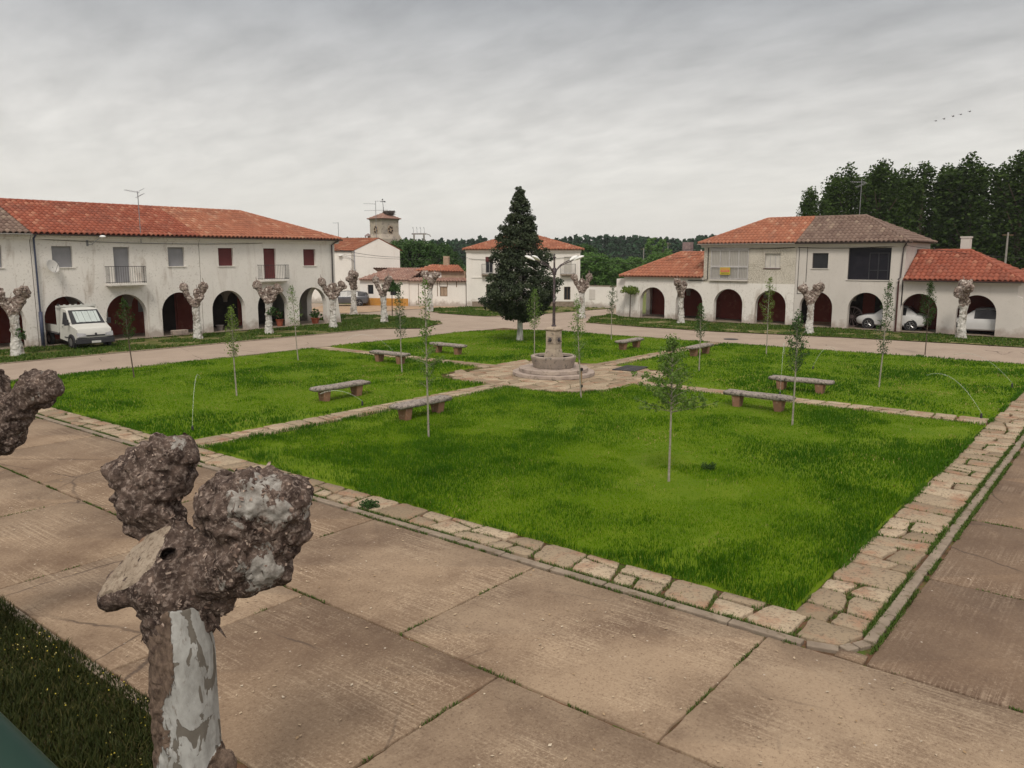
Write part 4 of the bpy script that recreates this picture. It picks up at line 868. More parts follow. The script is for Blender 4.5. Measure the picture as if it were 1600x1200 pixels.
for k, (u, w, zb, zt) in enumerate(wu):
    wi = window(hI, O, CF, u, w, zb, zt, M['glass'] if k == 0 else M['paleblind'], .12, frame=M['alu'], split=1, kind='balcony_door'); balcony(hI, O, CF, u, 1.45, 3.15, .5, M['kerb'], M['iron'], .95, 10)
    rb = MB(O); CF.box(rb, u-w/2, u+w/2, .05, .09, zt-.45, zt-.01); rb.build('roller_blind', M['brownblind'] if k == 0 else M['paleblind'], wi)
for (u, w, zb, zt) in wl: window(hI, O, CF, u, w, zb, zt, M['glass'], .12, frame=M['wood'], split=1)
c_ = [CF.p(-.35, -.35, 5.47), CF.p(CW+.35, -.35, 5.47), CF.p(CW+.35, DE+.75, 5.47), CF.p(-.35, DE+.75, 5.47)]
hd = (DE+1.1)/2; rz_ = 7.05
def hip_roof(t_, O, c_, hd, dz, m, sub=4, caps=True):
    """hipped roof over the rectangle c_ (front-left, front-right, back-right, back-left), ridge parallel to the front"""
    P = [Vector(p) for p in c_]; u = (P[1]-P[0]).normalized(); v = (P[3]-P[0]).normalized()
    roof_plane('roof', P[0], P[1], v*hd, dz, m, t_, O, [(P[0], v-u), (P[1], v+u)], sub=sub)
    roof_plane('side_roof', P[1], P[2], -u*hd, dz, m, t_, O, [(P[1], -u-v), (P[2], v-u)], sub=3); roof_plane('side_roof', P[3], P[0], u*hd, dz, m, t_, O, [(P[0], u-v), (P[3], u+v)], sub=3)
    roof_plane('rear_roof', P[2], P[3], -v*hd, dz, m, t_, O, [(P[2], u-v), (P[3], -u-v)], sub=3)
    a = P[0]+u*hd+v*hd+Vector((0, 0, dz)); b_ = P[1]-u*hd+v*hd+Vector((0, 0, dz))
    if caps:
        for s_, e_ in ((a, b_), (P[0], a), (P[1], b_)): ridge_tiles('ridge_cap', s_+Vector((0, 0, .03)), e_+Vector((0, 0, .03)), m, t_, O, .1)
hip_roof(hI, O, c_, hd, rz_-5.47, M['tile_or'])
# low ruined range with yellow plinth, left of the corner house
def F2(x0, D0, x1, D1):
    a = rd((x0-800)/1250*D0, D0); b_ = rd((x1-800)/1250*D1, D1); u = (b_-a).normalized(); n_ = Vector((-u.y, u.x, 0)); n_ = n_ if n_.dot(Vector((FX, FY, 0))) > 0 else -n_; return Fr(a, u, n_), (b_-a).length
f1, L1_ = F2(564, 80, 640, 78.5); O = tuple(f1.o); hJ = thing('low_house', 'low white house with a pale tiled roof and an ochre plinth beside the silver car', 'house', O)
b = MB(O); wall(b, f1, 0, L1_, 0, 2.5, .4, [(1.15, .62, 1.15, 2.05), (3.6, .7, 1.05, 1.9)]); f1.box(b, 0, .4, .41, 6, 0, 2.5); f1.box(b, L1_-.4, L1_, .41, 6, 0, 2.5); f1.box(b, 0, L1_, 6.01, 6.4, 0, 2.5); b.build('wall', M['bright'], hJ)
b = MB(O); f1.box(b, 0, L1_-.1, -.04, -.003, 0, .75); b.build('plinth', M['ochre'], hJ)
for u in ((1.15, .62, 1.15, 2.05), (3.6, .7, 1.05, 1.9)): wi = window(hJ, O, f1, *u, M['glass'], .12); 
roof_plane('roof', f1.p(-.1, -.3, 2.52), f1.p(L1_+.15, -.3, 2.52), f1.i*3.5, 1.1, M['tile_old'], hJ, O, [(f1.p(-.1, -.3, 0), -f1.u+f1.i*.55)], sub=4); roof_plane('rear_roof', f1.p(-.1, 6.7, 2.52), f1.p(L1_+.15, 6.7, 2.52), -f1.i*3.5, 1.1, M['tile_old'], hJ, O, sub=3)
f2, L2_ = F2(640.6, 78.5, 728, 77.5); O = tuple(f2.o); hK = thing('ruined_house', 'crumbling low house with a broken stepped tile roof and patched walls', 'house', O)
b = MB(O); wall(b, f2, 0, L2_, 0, 2.45, .4, [(3.45, .75, 1.0, 1.95)]); f2.box(b, 0, .4, .41, 5, 0, 2.45); f2.box(b, L2_-.4, L2_, .41, 5, 0, 2.45); f2.box(b, 0, L2_, 5.01, 5.4, 0, 3.2); b.build('wall', M['bright'], hK)
b = MB(O); f2.box(b, 1.5, 3.0, .9, 1.2, 2.45, 3.45); b.build('patched_wall', M['white'], hK); b = MB(O); f2.box(b, 3.01, 5.4, .92, 1.22, 2.45, 3.4); b.build('bare_wall', M['adobe'], hK)
b = MB(O); 
for (u0, u1, z0, z1) in ((2.2, 2.28, .3, 2.4), (2.8, 2.86, 1.0, 2.4), (3.05, 3.1, 1.9, 2.45), (3.8, 3.86, 1.9, 2.45), (.9, .95, .2, 2.2), (4.7, 4.78, 1.9, 2.45)): f2.box(b, u0, u1, -.02, -.003, z0, z1)
b.build('exposed_timber', M['wood'], hK); window(hK, O, f2, 3.45, .75, 1.0, 1.95, M['adobe'], .1, frame=M['wood'], split=1)
roof_plane('eave_roof', f2.p(-.05, -.3, 2.45), f2.p(L2_+.1, -.3, 2.45), f2.i*1.2, .28, M['tile_old'], hK, O, sub=4)
roof_plane('roof', f2.p(.4, .6, 3.42), f2.p(L2_-.3, .6, 3.36), f2.i*2.2, .55, M['tile_or'], hK, O, [(f2.p(.4, .6, 0), -f2.u+f2.i*.5), (f2.p(L2_-.3, .6, 0), f2.u+f2.i*.5)], sub=4)
roof_plane('low_roof', f2.p(-.1, .9, 2.75), f2.p(1.6, .9, 3.42), f2.i*2.4, .6, M['tile_old'], hK, O, sub=4)
b = MB(O); f2.box(b, 2.75, 3.3, 2.6, 3.1, 3.5, 4.85); b.build('chimney', M['adobe'], hK)
# gabled white house
f3, L3_ = F2(557, 84, 627, 85.5); O = tuple(f3.o); hL = thing('gabled_house', 'tall white house with a blank gable wall below the church tower', 'house', O)
W3 = L3_; ze3 = 5.45; rp = 36.5/70*L3_; zr3 = 6.68; LL = 12.
b = MB(O); n0 = f3; lv = -f3.u*.93+f3.i*.37; lv.normalize()      # long side runs away to the left
P0, P1 = f3.p(0, 0, 0), f3.p(W3, 0, 0)
g_ = [f3.p(0, 0, 0), f3.p(W3, 0, 0), f3.p(W3, 0, 5.5), f3.p(rp, 0, zr3), f3.p(0, 0, ze3)]
b.extr(g_, lv*.35)
b.add([P0, P0+lv*LL, P0+lv*LL+Vector((0, 0, ze3)), P0+Vector((0, 0, ze3))], [(0, 1, 2, 3)]); pb = P1+lv*LL; b.add([pb, pb+Vector((0, 0, ze3)), P0+lv*LL+Vector((0, 0, ze3)), P0+lv*LL], [(0, 1, 2, 3)]); b.build('wall', M['bright'], hL)
rg = f3.p(rp, 0, zr3)
roof_plane('roof', P0+lv*LL+Vector((0, 0, ze3-.05))-f3.u*.25, P0+Vector((0, 0, ze3-.05))-f3.u*.25-lv*.12, f3.u*(rp+.25), zr3-ze3+.08, M['tile_or'], hL, O, sub=4)
roof_plane('rear_roof', P1+lv*LL+Vector((0, 0, 5.45))+f3.u*.2, P1+Vector((0, 0, 5.45))+f3.u*.2-lv*.12, -f3.u*(W3-rp+.2), zr3-5.5+.1, M['tile_or'], hL, O, sub=3)
fl = Fr(P0, lv, (lv.cross(Vector((0, 0, -1))))); fl = Fr(P0, lv, f3.i) 
wn_ = MB(O); q0 = P0+lv*2.2-f3.i*.03; u_ = lv*.55
for (c0, c1, z0, z1, mm) in ((0, 1, 3.35, 4.45, 0),): 
    nrm = lv.cross(Vector((0, 0, 1))); nrm = nrm if nrm.dot(Vector((FX, FY, 0))) < 0 else -nrm
    wn_.extr([q0+nrm*.02+Vector((0, 0, z0)), q0+nrm*.02+lv*.75+Vector((0, 0, z0)), q0+nrm*.02+lv*.75+Vector((0, 0, z1)), q0+nrm*.02+Vector((0, 0, z1))], nrm*.05)
wi = wn_.build('window', M['alu'], hL); wn_ = MB(O); q1 = q0+nrm*.075+lv*.15; wn_.extr([q1+Vector((0, 0, 3.5)), q1+lv*.42+Vector((0, 0, 3.5)), q1+lv*.42+Vector((0, 0, 4.33)), q1+Vector((0, 0, 4.33))], nrm*.02); wn_.build('pane', M['glass'], wi)
gutter(hL, O, P0+lv*LL+Vector((0, 0, ze3-.08))-f3.u*.3, P0+Vector((0, 0, ze3-.08))-f3.u*.3, M['gutter'])
pipe(hL, O, [P0+nrm*.06+Vector((0, 0, 5.4)), P0+nrm*.06+Vector((0, 0, .1))], .045, M['galv'])
# church tower
TC = rd((604-800)/1250*130, 130); O = tuple(TC); hM = thing('church_tower', 'square stone church tower with pierced round windows and a low tiled roof', 'church tower', O)
ta = HEAD+R(45); tu = Vector((math.cos(ta), math.sin(ta), 0)); tv = Vector((-math.sin(ta), math.cos(ta), 0))
ta2 = HEAD+R(45)
b = MB(O); s2 = 1.62
def tq(a, c, z): return TC+tu*a+tv*c+Vector((0, 0, z))
def tbox(b, a0, a1, c0, c1, z0, z1, tp=0.):
    P = [tq(a, c, z0) for a, c in ((a0, c0), (a1, c0), (a1, c1), (a0, c1))]+[tq(a, c, z1) for a, c in ((a0+tp, c0+tp), (a1-tp, c0+tp), (a1-tp, c1-tp), (a0+tp, c1-tp))]
    b.add(P, [(0, 1, 2, 3), (4, 5, 6, 7), (0, 1, 5, 4), (1, 2, 6, 5), (2, 3, 7, 6), (3, 0, 4, 7)])
tbox(b, -s2, s2, -s2, s2, 7.0, 10.5); tbox(b, -s2-.35, s2+.35, -s2-.35, s2+.35, 0, 7.6); tbox(b, -s2-.35, s2+.35, -s2-.35, s2+.35, 7.602, 8.3, .34); tbox(b, -s2-.1, s2+.1, -s2-.1, s2+.1, 10.502, 10.66)
b.build('tower_wall', M['churchstone'], hM)
# buttress at the right flank
b = MB(O); c0 = TC+Vector((RX, RY, 0))*2.35; b.add([], []); 
P = [c0+Vector((RX, RY, 0))*r_+Vector((FX, FY, 0))*d_+Vector((0, 0, z_)) for d_ in (-.8, .8) for (r_, z_) in ((-1.2, 0), (.25, 0), (.15, 7.9), (-.25, 8.6), (-1.2, 8.9))]
b.add(P, [(0, 1, 2, 3, 4), (9, 8, 7, 6, 5)]+[(i, (i+1) % 5, 5+(i+1) % 5, 5+i) for i in range(5)]); b.build('buttress', M['churchstone'], hM)
for (nu, nv) in ((-1, 0), (0, 1)):
    nrm_ = tu*nu+tv*nv; sd_ = tv if nu else tu; c0 = TC+nrm_*(s2+.001)+Vector((0, 0, 9.0)); b = MB(O); b.extr([c0+sd_*.55*math.cos(k*math.pi/8)+Vector((0, 0, .68*math.sin(k*math.pi/8))) for k in range(16)], nrm_*.05); w_ = b.build('round_window', M['adobe'], hM)
    b = MB(O)
    for k in range(6): a = k*math.pi/3+.3; cc = c0+nrm_*.055+sd_*.33*math.cos(a)+Vector((0, 0, .42*math.sin(a))); b.extr([cc+sd_*.15*math.cos(j*math.pi/4)+Vector((0, 0, .17*math.sin(j*math.pi/4))) for j in range(8)], nrm_*.02)
    b.build('pierced_hole', M['darkroom'], w_)
c4 = [tq(a, c, 10.68) for a, c in ((-s2-.35, -s2-.35), (s2+.35, -s2-.35), (s2+.35, s2+.35), (-s2-.35, s2+.35))]
hip_roof(hM, O, c4, s2+.349, 1.0, M['tile_old'], sub=3, caps=False)
b = MB(O); P_ = TC+Vector((-RX, -RY, 0))*2.6; b.lo((P_.x-.35, P_.y-.35, 0), (P_.x+.35, P_.y+.35, 7.2)); b.build('side_turret', M['churchstone'], hM)
b = MB(O); 
for sx_ in (-1, 1):
    for sy_ in (-1, 1): b.lo((P_.x+sx_*.3-.05, P_.y+sy_*.3-.05, 7.202), (P_.x+sx_*.3+.05, P_.y+sy_*.3+.05, 8.0))
b.lathe((P_.x, P_.y, 8.003), [(.62, 0), (.45, .2), (.0, .5)], 8); b.build('turret_lantern', M['chimneybrick'], hM)
# boundary wall right of the corner house
f5, L5_ = F2(905, 76.6, 972, 74.5); O = tuple(f5.o); hN = thing('boundary_wall', 'low white garden wall with a bricked-up window right of the corner house', 'wall', O)
b = MB(O); wall(b, f5, .05, L5_, 0, 2.05, .35); b.build('wall', M['bright'], hN); b = MB(O); f5.box(b, 1.0, 1.6, -.03, -.003, .8, 1.75); b.build('blocked_window', M['greywhite'], hN)
b = MB(O); f5.box(b, .05, L5_, -.04, .39, 2.052, 2.12); b.build('coping', M['kerb'], hN)
# ---------------------------------------------------------------- leaves
def leaf_cloud(name, C, Rr, n_each, size, m, parent=None, squash=.8, shape='quad', surf=.55, up=.0, loc=None):
    """leaf-sized faces filling the clusters C (k,3) with radii Rr"""
    C = np.asarray(C, float); Rr = np.asarray(Rr, float); k = len(C); idx = np.repeat(np.arange(k), n_each); n = len(idx)
    d = RNG.normal(0, 1, (n, 3)); d /= np.linalg.norm(d, axis=1)[:, None]+1e-9; rad = RNG.uniform(0, 1, n)**(1/3.*surf+.08)
    P = C[idx]+d*(rad*Rr[idx])[:, None]*np.array([1, 1, squash])
    nrm = d*.8+RNG.normal(0, .6, (n, 3)); nrm[:, 2] += up; nrm /= np.linalg.norm(nrm, axis=1)[:, None]+1e-9
    a = np.cross(nrm, RNG.normal(0, 1, (n, 3))); a /= np.linalg.norm(a, axis=1)[:, None]+1e-9; b = np.cross(nrm, a)
    s = (size*RNG.uniform(.6, 1.35, n))[:, None]
    V = np.stack([P-a*s*.5, P+b*s*.34+nrm*s*.06, P+a*s*.55, P-b*s*.34-nrm*s*.05], 1).reshape(-1, 3); F = np.arange(n*4).reshape(-1, 4)
    r = np.clip(RNG.uniform(0, 1, k)[idx]*.55+RNG.uniform(0, .5, n), 0, 1)
    return link(name, mesh_np(name, V, F, rnd=r), m, parent, loc)
# ---------------------------------------------------------------- pollarded plane trees
def blob_mesh(parts, voxel, amp, seed, paint=None, freq=2.6, tex=1., burr=False):
    """fuse balls and rods into one skin, then roughen it like burr wood"""
    mb = MB()
    for p in parts:
        if p[0] == 's': mb.sphere(p[1], p[2], 14, 9, p[3] if len(p) > 3 else (1, 1, 1))
        else: mb.tube(p[1], p[2], 14)
    me = bpy.data.meshes.new('tmp'); me.from_pydata(mb.v, [], mb.f); o = bpy.data.objects.new('tmp', me); COL.objects.link(o)
    md = o.modifiers.new('r', 'REMESH'); md.mode = 'VOXEL'; md.voxel_size = voxel; sm = o.modifiers.new('s', 'SMOOTH'); sm.iterations = int(6*.012/voxel)+2; sm.factor = .5
    dg = bpy.context.evaluated_depsgraph_get(); me2 = bpy.data.meshes.new_from_object(o.evaluated_get(dg)); bpy.data.objects.remove(o); bpy.data.meshes.remove(me)
    n = len(me2.vertices); co = np.empty(n*3, np.float32); me2.vertices.foreach_get('co', co); co = co.reshape(-1, 3); no = np.empty(n*3, np.float32); me2.vertex_normals.foreach_get('vector', no); no = no.reshape(-1, 3)
    out = np.empty_like(co); pale = np.zeros(n, np.float32)
    for i in range(n):
        p = Vector(co[i]); q = p*freq+Vector((seed, seed*2, seed*3))
        w = noise.noise_vector(q*1.7)*.35; h = noise.fractal(q+w, .9, 2.0, 3)*1.0
        v = noise.voronoi(q*2.1*tex+w*1.6)[0]; h2 = (.42-min(v[0], .75))*1.5 if burr else min(v[1]-v[0], .45)*1.9-.35
        h3 = noise.ridged_multi_fractal(q*4.2*tex+w, .8, 2.1, 3, 1.0, 2.0)*.32-.3
        d, pv = (paint(p) if paint else (1., 0.)); out[i] = co[i]+no[i]*(h*1.0+h2*1.0+h3*(.60 if burr else .42))*amp*d; pale[i] = pv
    me2.vertices.foreach_set('co', out.ravel()); at_ = me2.attributes.new('pale', 'FLOAT', 'POINT'); at_.data.foreach_set('value', pale)
    me2.polygons.foreach_set('use_smooth', [burr]*len(me2.polygons)); me2.update(); return me2
HD = 5.8
def W_(x, y, dd=0.): return at(x, y, HD+dd)
px_ = HD/1250.
hb_ = Vector((2.74, 5.22, 0)); tr_ = thing('pollard_tree', 'large knobbly pollarded plane tree in front of the camera with a sawn-off limb', 'tree', hb_, 0, 'pollarded plane trees'); O = hb_
T0 = W_(291, 1000); T1 = W_(286, 1200)
bx_, by_ = (T0.x+T1.x)/2, (T0.y+T1.y)/2
def L_(v): return Vector(v)-hb_
tw_ = lambda z, dx=0.: L_((bx_+dx*RX, by_+dx*RY, z))
def paint_trunk(p):
    # pale smooth bark on the side towards the square, rough shingled bark on the other
    q = Vector((p.x-tw_(0).x, p.y-tw_(0).y)); s_ = (q.x*RX+q.y*RY)/.26
    v = .72+s_*.85+noise.noise(p*2.2)*.45-.28*max(0, p.z-1.2)
    v = max(0., min(1., v)); v = 0. if min((p-tw_(1.12, .24)).length, (p-tw_(1.02, .27)).length) < .16 else v; return (.95-.88*max(0, min(1, (v-.2)*2.2)), v)
tm = blob_mesh([('t', [tw_(-.05), tw_(.25), tw_(.9), tw_(1.6), tw_(2.05, .01), tw_(2.38, .0)], [.40, .30, .245, .235, .225, .17]), ('s', tw_(1.12, .24), .10), ('s', tw_(1.02, .27), .07)], .013, .022, 3.3, paint_trunk, 3.4, 1.3)
link('trunk', tm, M['trunkbark'], tr_)
vR = Vector((RX, RY, 0)); vC = -ray(200, 890).normalized(); vU = vC.cross(vR); vU = vU if vU.z > 0 else -vU
cut_c = L_(W_(194, 894, -.16)); eL = (vR*.67+vU*.74).normalized(); cut_n = (-vR*.74+vU*.67)*.74+vC*.67; cut_n = (cut_n-eL*cut_n.dot(eL)).normalized(); eS = cut_n.cross(eL); AL, AS = .300, .142
def cutpos(p):
    d = p-cut_c; return d.dot(cut_n), d.dot(eL)/AL, d.dot(eS)/AS
pale_spots = [(L_(W_(388, 780, -.40)), .25, 1.1), (L_(W_(435, 800, -.40)), .21, 1.05), (L_(W_(418, 752, -.25)), .17, .9), (L_(W_(478, 800, -.15)), .15, .8), (L_(W_(410, 900, -.28)), .24, 1.1), (L_(W_(350, 900, -.28)), .12, .8), (L_(W_(275, 690, .0)), .14, .75)]
hole = L_(W_(262, 868, -.30))
lk = L_(W_(228, 760, .12)); rk = L_(W_(398, 805, -.08))
def paint_crown(p):
    d = 1.; pv = .12
    db = min((p-lk).length-.36, (p-rk).length-.46)
    d = 1. if db < 0 else max(.42, 1-db*5)
    for (q, rr, k) in pale_spots: pv = max(pv, k*(1.35-(p-q).length/rr))
    c, l_, s_ = cutpos(p)
    if c > -.12 and l_*l_+s_*s_ < 2.2: d = .25
    neck = min((p-L_(W_(300, 900))).length, 9)
    if neck < .25: d *= .55+.45*neck/.25
    return d, pv
a = lambda x, y, r, dd=0.: ('s', L_(W_(x, y, dd)), r*px_)
t = lambda pts, rr: ('t', [L_(W_(*p)) for p in pts], [r*px_ for r in rr])
u2 = cut_n
cp = [a(288, 925, 60), a(284, 958, 57, -.01), a(268, 975, 44, -.03), t([(287, 985), (284, 930), (276, 880), (268, 860)], [54, 62, 68, 62]), a(262, 905, 62, -.05),
      t([(280, 915), (240, 902, -.06)], [66, 62]),
      # left burr
      t([(275, 870, 0), (262, 838, .05), (244, 800, .1)], [48, 40, 42]), a(226, 775, 50, .12), a(214, 745, 44, .12), a(252, 722, 44, .12), a(276, 708, 32, .12), a(228, 808, 34, .12), a(244, 758, 52, .12), a(289, 712, 22, .12), a(262, 770, 30, .1), a(222, 822, 22, .12), a(272, 740, 34, .12),
      # right burr on its rising limb
      t([(285, 895, -.02), (325, 888, -.05), (372, 880, -.08), (402, 862, -.1)], [52, 50, 56, 58]), a(392, 800, 70, -.08), a(352, 782, 46, -.05), a(430, 808, 56, -.1), a(448, 782, 40, -.1), a(440, 835, 42, -.1), a(378, 765, 34, -.08), a(412, 768, 36, -.08), a(340, 800, 36, -.04), a(415, 880, 44, -.1), a(318, 925, 38, -.02), a(345, 938, 26, -.02), a(322, 842, 24, .0)]
for (l_, q_) in ((-.62, 0), (-.3, .45), (-.3, -.45), (0, .5), (0, -.5), (.3, .45), (.3, -.45), (.62, 0), (0, 0)):
    c0_ = cut_c-cut_n*.085+eL*l_*AL+eS*q_*AS; cp.append(('s', c0_, .105)); cp.append(('t', [c0_, L_(W_(262, 900, -.02)).lerp(c0_, .25)], [.10, .13]))
cm_ = blob_mesh(cp, .0085, .046, 7.7, paint_crown, 3.6, 1.0, True)
# saw the stub flat and cap it with the weathered end grain
buck = {}
for v in cm_.vertices:
    c, l_, s_ = cutpos(v.co)
    if c > -.004 and c < .14 and l_*l_+s_*s_ < 2.4:
        v.co = v.co-cut_n*(c+.002+.006*noise.noise(v.co*12)); k = int((math.atan2(s_, l_)+math.pi)/(2*math.pi)*64) % 64; buck[k] = max(buck.get(k, 0), math.hypot(l_, s_))
from mathutils.bvhtree import BVHTree as BT_
bt_ = BT_.FromPolygons([v.co.copy() for v in cm_.vertices], [tuple(p.vertices) for p in cm_.polygons]); rdir = ray(263, 867).normalized(); hit = bt_.ray_cast(Vector((0, 0, CAMH))-hb_, rdir)[0]
if hit:
    for v in cm_.vertices:
        d_ = v.co-hit; lat = d_-rdir*d_.dot(rdir); rr_2 = math.hypot(lat.dot(vR)/1.25, lat.z)
        if abs(d_.dot(rdir)) < .12:
            if rr_2 < .046: v.co += rdir*.17*min(1, (1-rr_2/.046)*2.2)
            elif rr_2 < .075: v.co -= rdir*.012*(1-(rr_2-.046)/.029)
cm_.update(); crown = link('crown', cm_, M['bark'], tr_)
per = [buck.get(k, buck.get(k-1, 1.)) for k in range(64)]; per = [sum(per[(k+j) % 64] for j in (-2, -1, 0, 1, 2))/5*.96 for k in range(64)]
V = [cut_c+cut_n*.006]; F = []; rn_ = 12
for j in range(1, rn_+1):
    for k in range(64):
        an = (k+.5)/64*2*math.pi-math.pi; rr = per[k]*j/rn_; q = cut_c+eL*math.cos(an)*rr*AL+eS*math.sin(an)*rr*AS; hgt = .006+.010*noise.noise(q*9)+.003*math.sin(rr*24+noise.noise(q*6)*3)+(.006*noise.noise(Vector((an*9, 0, 3)))); V.append(q+cut_n*(hgt if j < rn_ else -.006))
for k in range(64): F.append((0, 1+k, 1+(k+1) % 64))
me = bpy.data.meshes.new('sawn_limb_end'); me.from_pydata(V, [], F+[(1+j*64+k, 1+j*64+(k+1) % 64, 1+(j+1)*64+(k+1) % 64, 1+(j+1)*64+k) for j in range(rn_-1) for k in range(64)]); link('sawn_limb_end', me, M['sawn'], tr_)
# loose curls and plates of bark on the burrs
def flakes(me, n, size, keepf, name, m, parent, seed=1, lift=.5):
    rg = np.random.default_rng(seed); nf = len(me.polygons); c = np.empty(nf*3, np.float32); me.polygons.foreach_get('center', c); c = c.reshape(-1, 3); no = np.empty(nf*3, np.float32); me.polygons.foreach_get('normal', no); no = no.reshape(-1, 3)
    V = []; F = []; sel = rg.choice(nf, n*3); cnt = 0
    for i in sel:
        if cnt >= n: break
        if not keepf(c[i]): continue
        cnt += 1; N = Vector(no[i]); a = N.cross(Vector(rg.normal(0, 1, 3))).normalized(); b = N.cross(a); s = size*rg.uniform(.4, 1.5); wv = s*rg.uniform(.6, 1.3); P = Vector(c[i]); li = lift*rg.uniform(.3, 1.2); b0 = len(V)
        for j in range(4):
            t_ = j/3.; out = N*(s*li*t_**1.6)+a*s*(t_-.15)
            for sgn in (-1, 1): V.append(P+out+b*sgn*wv*.5*(1-.4*t_)+N*.002)
        for j in range(3): F.append((b0+2*j, b0+2*j+1, b0+2*j+3, b0+2*j+2))
    return link(name, mesh_np(name, V, F, rnd=rg.uniform(0, 1, len(F))), m, parent)
flakes(cm_, 700, .026, lambda c: cutpos(Vector(c))[0] < -.03 or (Vector(c)-cut_c).length > .36, 'bark_flakes', M['flake'], tr_, 5, .30)['kind'] = 'stuff'
mb = MB(); p0 = tw_(2.30, .22); mb.tube([p0, p0+Vector((RX, RY, 0))*.05+Vector((0, 0, -.10)), p0+Vector((RX, RY, 0))*.11+Vector((0, 0, -.19))], [.022, .014, .003], 6); mb.build('bark_strip', M['bark'], tr_)
leaf_cloud('shoots', [tw_(.25, .32), tw_(.12, .42), tw_(.18, .25)], [.14, .12, .1], 90, .05, M['leaf_dark'], tr_)
mb = MB(); mb.tube([tw_(.0, .38), tw_(.16, .42), tw_(.10, .62), tw_(.0, .72)], [.03, .05, .04, .02], 8); mb.build('root', M['bark'], tr_)
# second near tree, cut by the left edge
b2_ = Vector((2.55, 9.9, 0)); t2 = thing('pollard_tree', 'dark knobbly pollarded tree cut off by the left edge of the photo', 'tree', b2_, 0, 'pollarded plane trees')
D2 = 9.2; q2 = D2/1250.
def W2(x, y, dd=0.): return at(x, y, D2+dd)-b2_
s2_ = lambda x, y, r, dd=0.: ('s', W2(x, y, dd), r*q2)
tx = W2(-120, 700); tx.z = 0
link('trunk', blob_mesh([('t', [Vector((tx.x, tx.y, z)) for z in (-.05, .3, 1., 1.8, 2.5)], [.34, .27, .22, .21, .24])], .03, .02, 1.3, lambda p: (1., .5), 3.), M['trunkbark'], t2)
cm2 = blob_mesh([('t', [W2(-120, 800), W2(-70, 712), W2(0, 665), W2(35, 630), W2(62, 606)], [r*q2 for r in (36, 44, 36, 26, 24)]), s2_(66, 606, 28), s2_(50, 602, 24), s2_(78, 606, 18), s2_(70, 620, 20), s2_(0, 668, 38), s2_(15, 660, 28), s2_(5, 690, 24), s2_(-10, 620, 26), s2_(-16, 600, 26), s2_(-5, 640, 22), s2_(-20, 680, 32), s2_(25, 645, 24), s2_(-60, 640, 36)], .014, .042, 5.1, lambda p: (1., .35), 3.6, 1., True)
link('crown', cm2, M['bark'], t2); flakes(cm2, 400, .030, lambda c: True, 'bark_flakes', M['flake'], t2, 6, .3)['kind'] = 'stuff'
# pollards round the square: three builds, copied with their own turn and size
def far_pollard(seed, arms, label, loc, top=3.5, thick=.245):
    rg = random.Random(seed); t_ = thing('pollard_tree', label, 'tree', loc, 0, 'pollarded plane trees'); fk = top*.62
    lean = rg.uniform(-.12, .12)
    link('trunk', blob_mesh([('t', [Vector((lean*z/3, lean*.5*z/3, z)) for z in (-.05, .25, .8, 1.5, fk)], [thick*1.35, thick*1.05, thick*.85, thick*.8, thick*.95]), ('s', (thick*.7, 0, .5), thick*.45), ('s', (-thick*.5, .1, 1.2), thick*.4)], .06, .045, seed, None, 2.4), M['limebark'], t_)
    f0 = Vector((lean*fk/3, lean*.5*fk/3, fk)); parts = [('s', f0, thick*1.1)]
    for (az, out, up, r) in arms:
        r *= .88; d = Vector((math.cos(az), math.sin(az), 0)); e_ = f0+d*out+Vector((0, 0, up)); parts.append(('t', [f0+Vector((0, 0, -.1)), f0+d*out*.6+Vector((0, 0, up*.35)), e_], [thick*.8, thick*.55, r*.8]))
        parts.append(('s', e_, r)); 
        for k in range(5): parts.append(('s', e_+Vector((rg.uniform(-1, 1), rg.uniform(-1, 1), rg.uniform(-.8, 1)))*r*.62, r*rg.uniform(.45, .7)))
    cm = blob_mesh(parts, .045, .055, seed+4, None, 3.2); c_ = link('crown', cm, M['knotbark'], t_)
    mb = MB()
    for (az, out, up, r) in arms:
        for k in range(2):
            a_ = rg.uniform(0, 6.28); d = Vector((math.cos(az), math.sin(az), 0)); e_ = f0+d*out+Vector((0, 0, up+r*.7)); mb.tube([e_, e_+Vector((math.cos(a_)*.1, math.sin(a_)*.1, rg.uniform(.15, .32)))], [.022, .006], 5)
    mb.build('stub', M['knotbark'], t_); return t_
rgt = HEAD-math.pi/2     # heading of the photo's right-hand side
pA = far_pollard(1, [(rgt, .55, 1.05, .27), (rgt+math.pi, .62, .95, .30), (rgt+1.4, .30, .62, .30), (rgt-.4, .35, .35, .22)], 'pollarded tree between the third and fourth arches of the left terrace', (25.08, 43.75, .03), 3.3)
pB = far_pollard(2, [(rgt, .62, .75, .27), (rgt+math.pi, .68, .98, .30), (rgt+1.6, .12, .55, .33)], 'pollarded tree with green shoots on its trunk under the maroon balcony', (29.56, 43.19, .03), 3.3)
pC = far_pollard(3, [(rgt, .48, .88, .34), (rgt+math.pi, .52, .80, .30), (rgt+.6, .28, .50, .30), (rgt+2.2, .25, .40, .24)], 'pollarded tree in front of the weathered house, right of its arches', (50.74, 16.77, .03), 3.25)
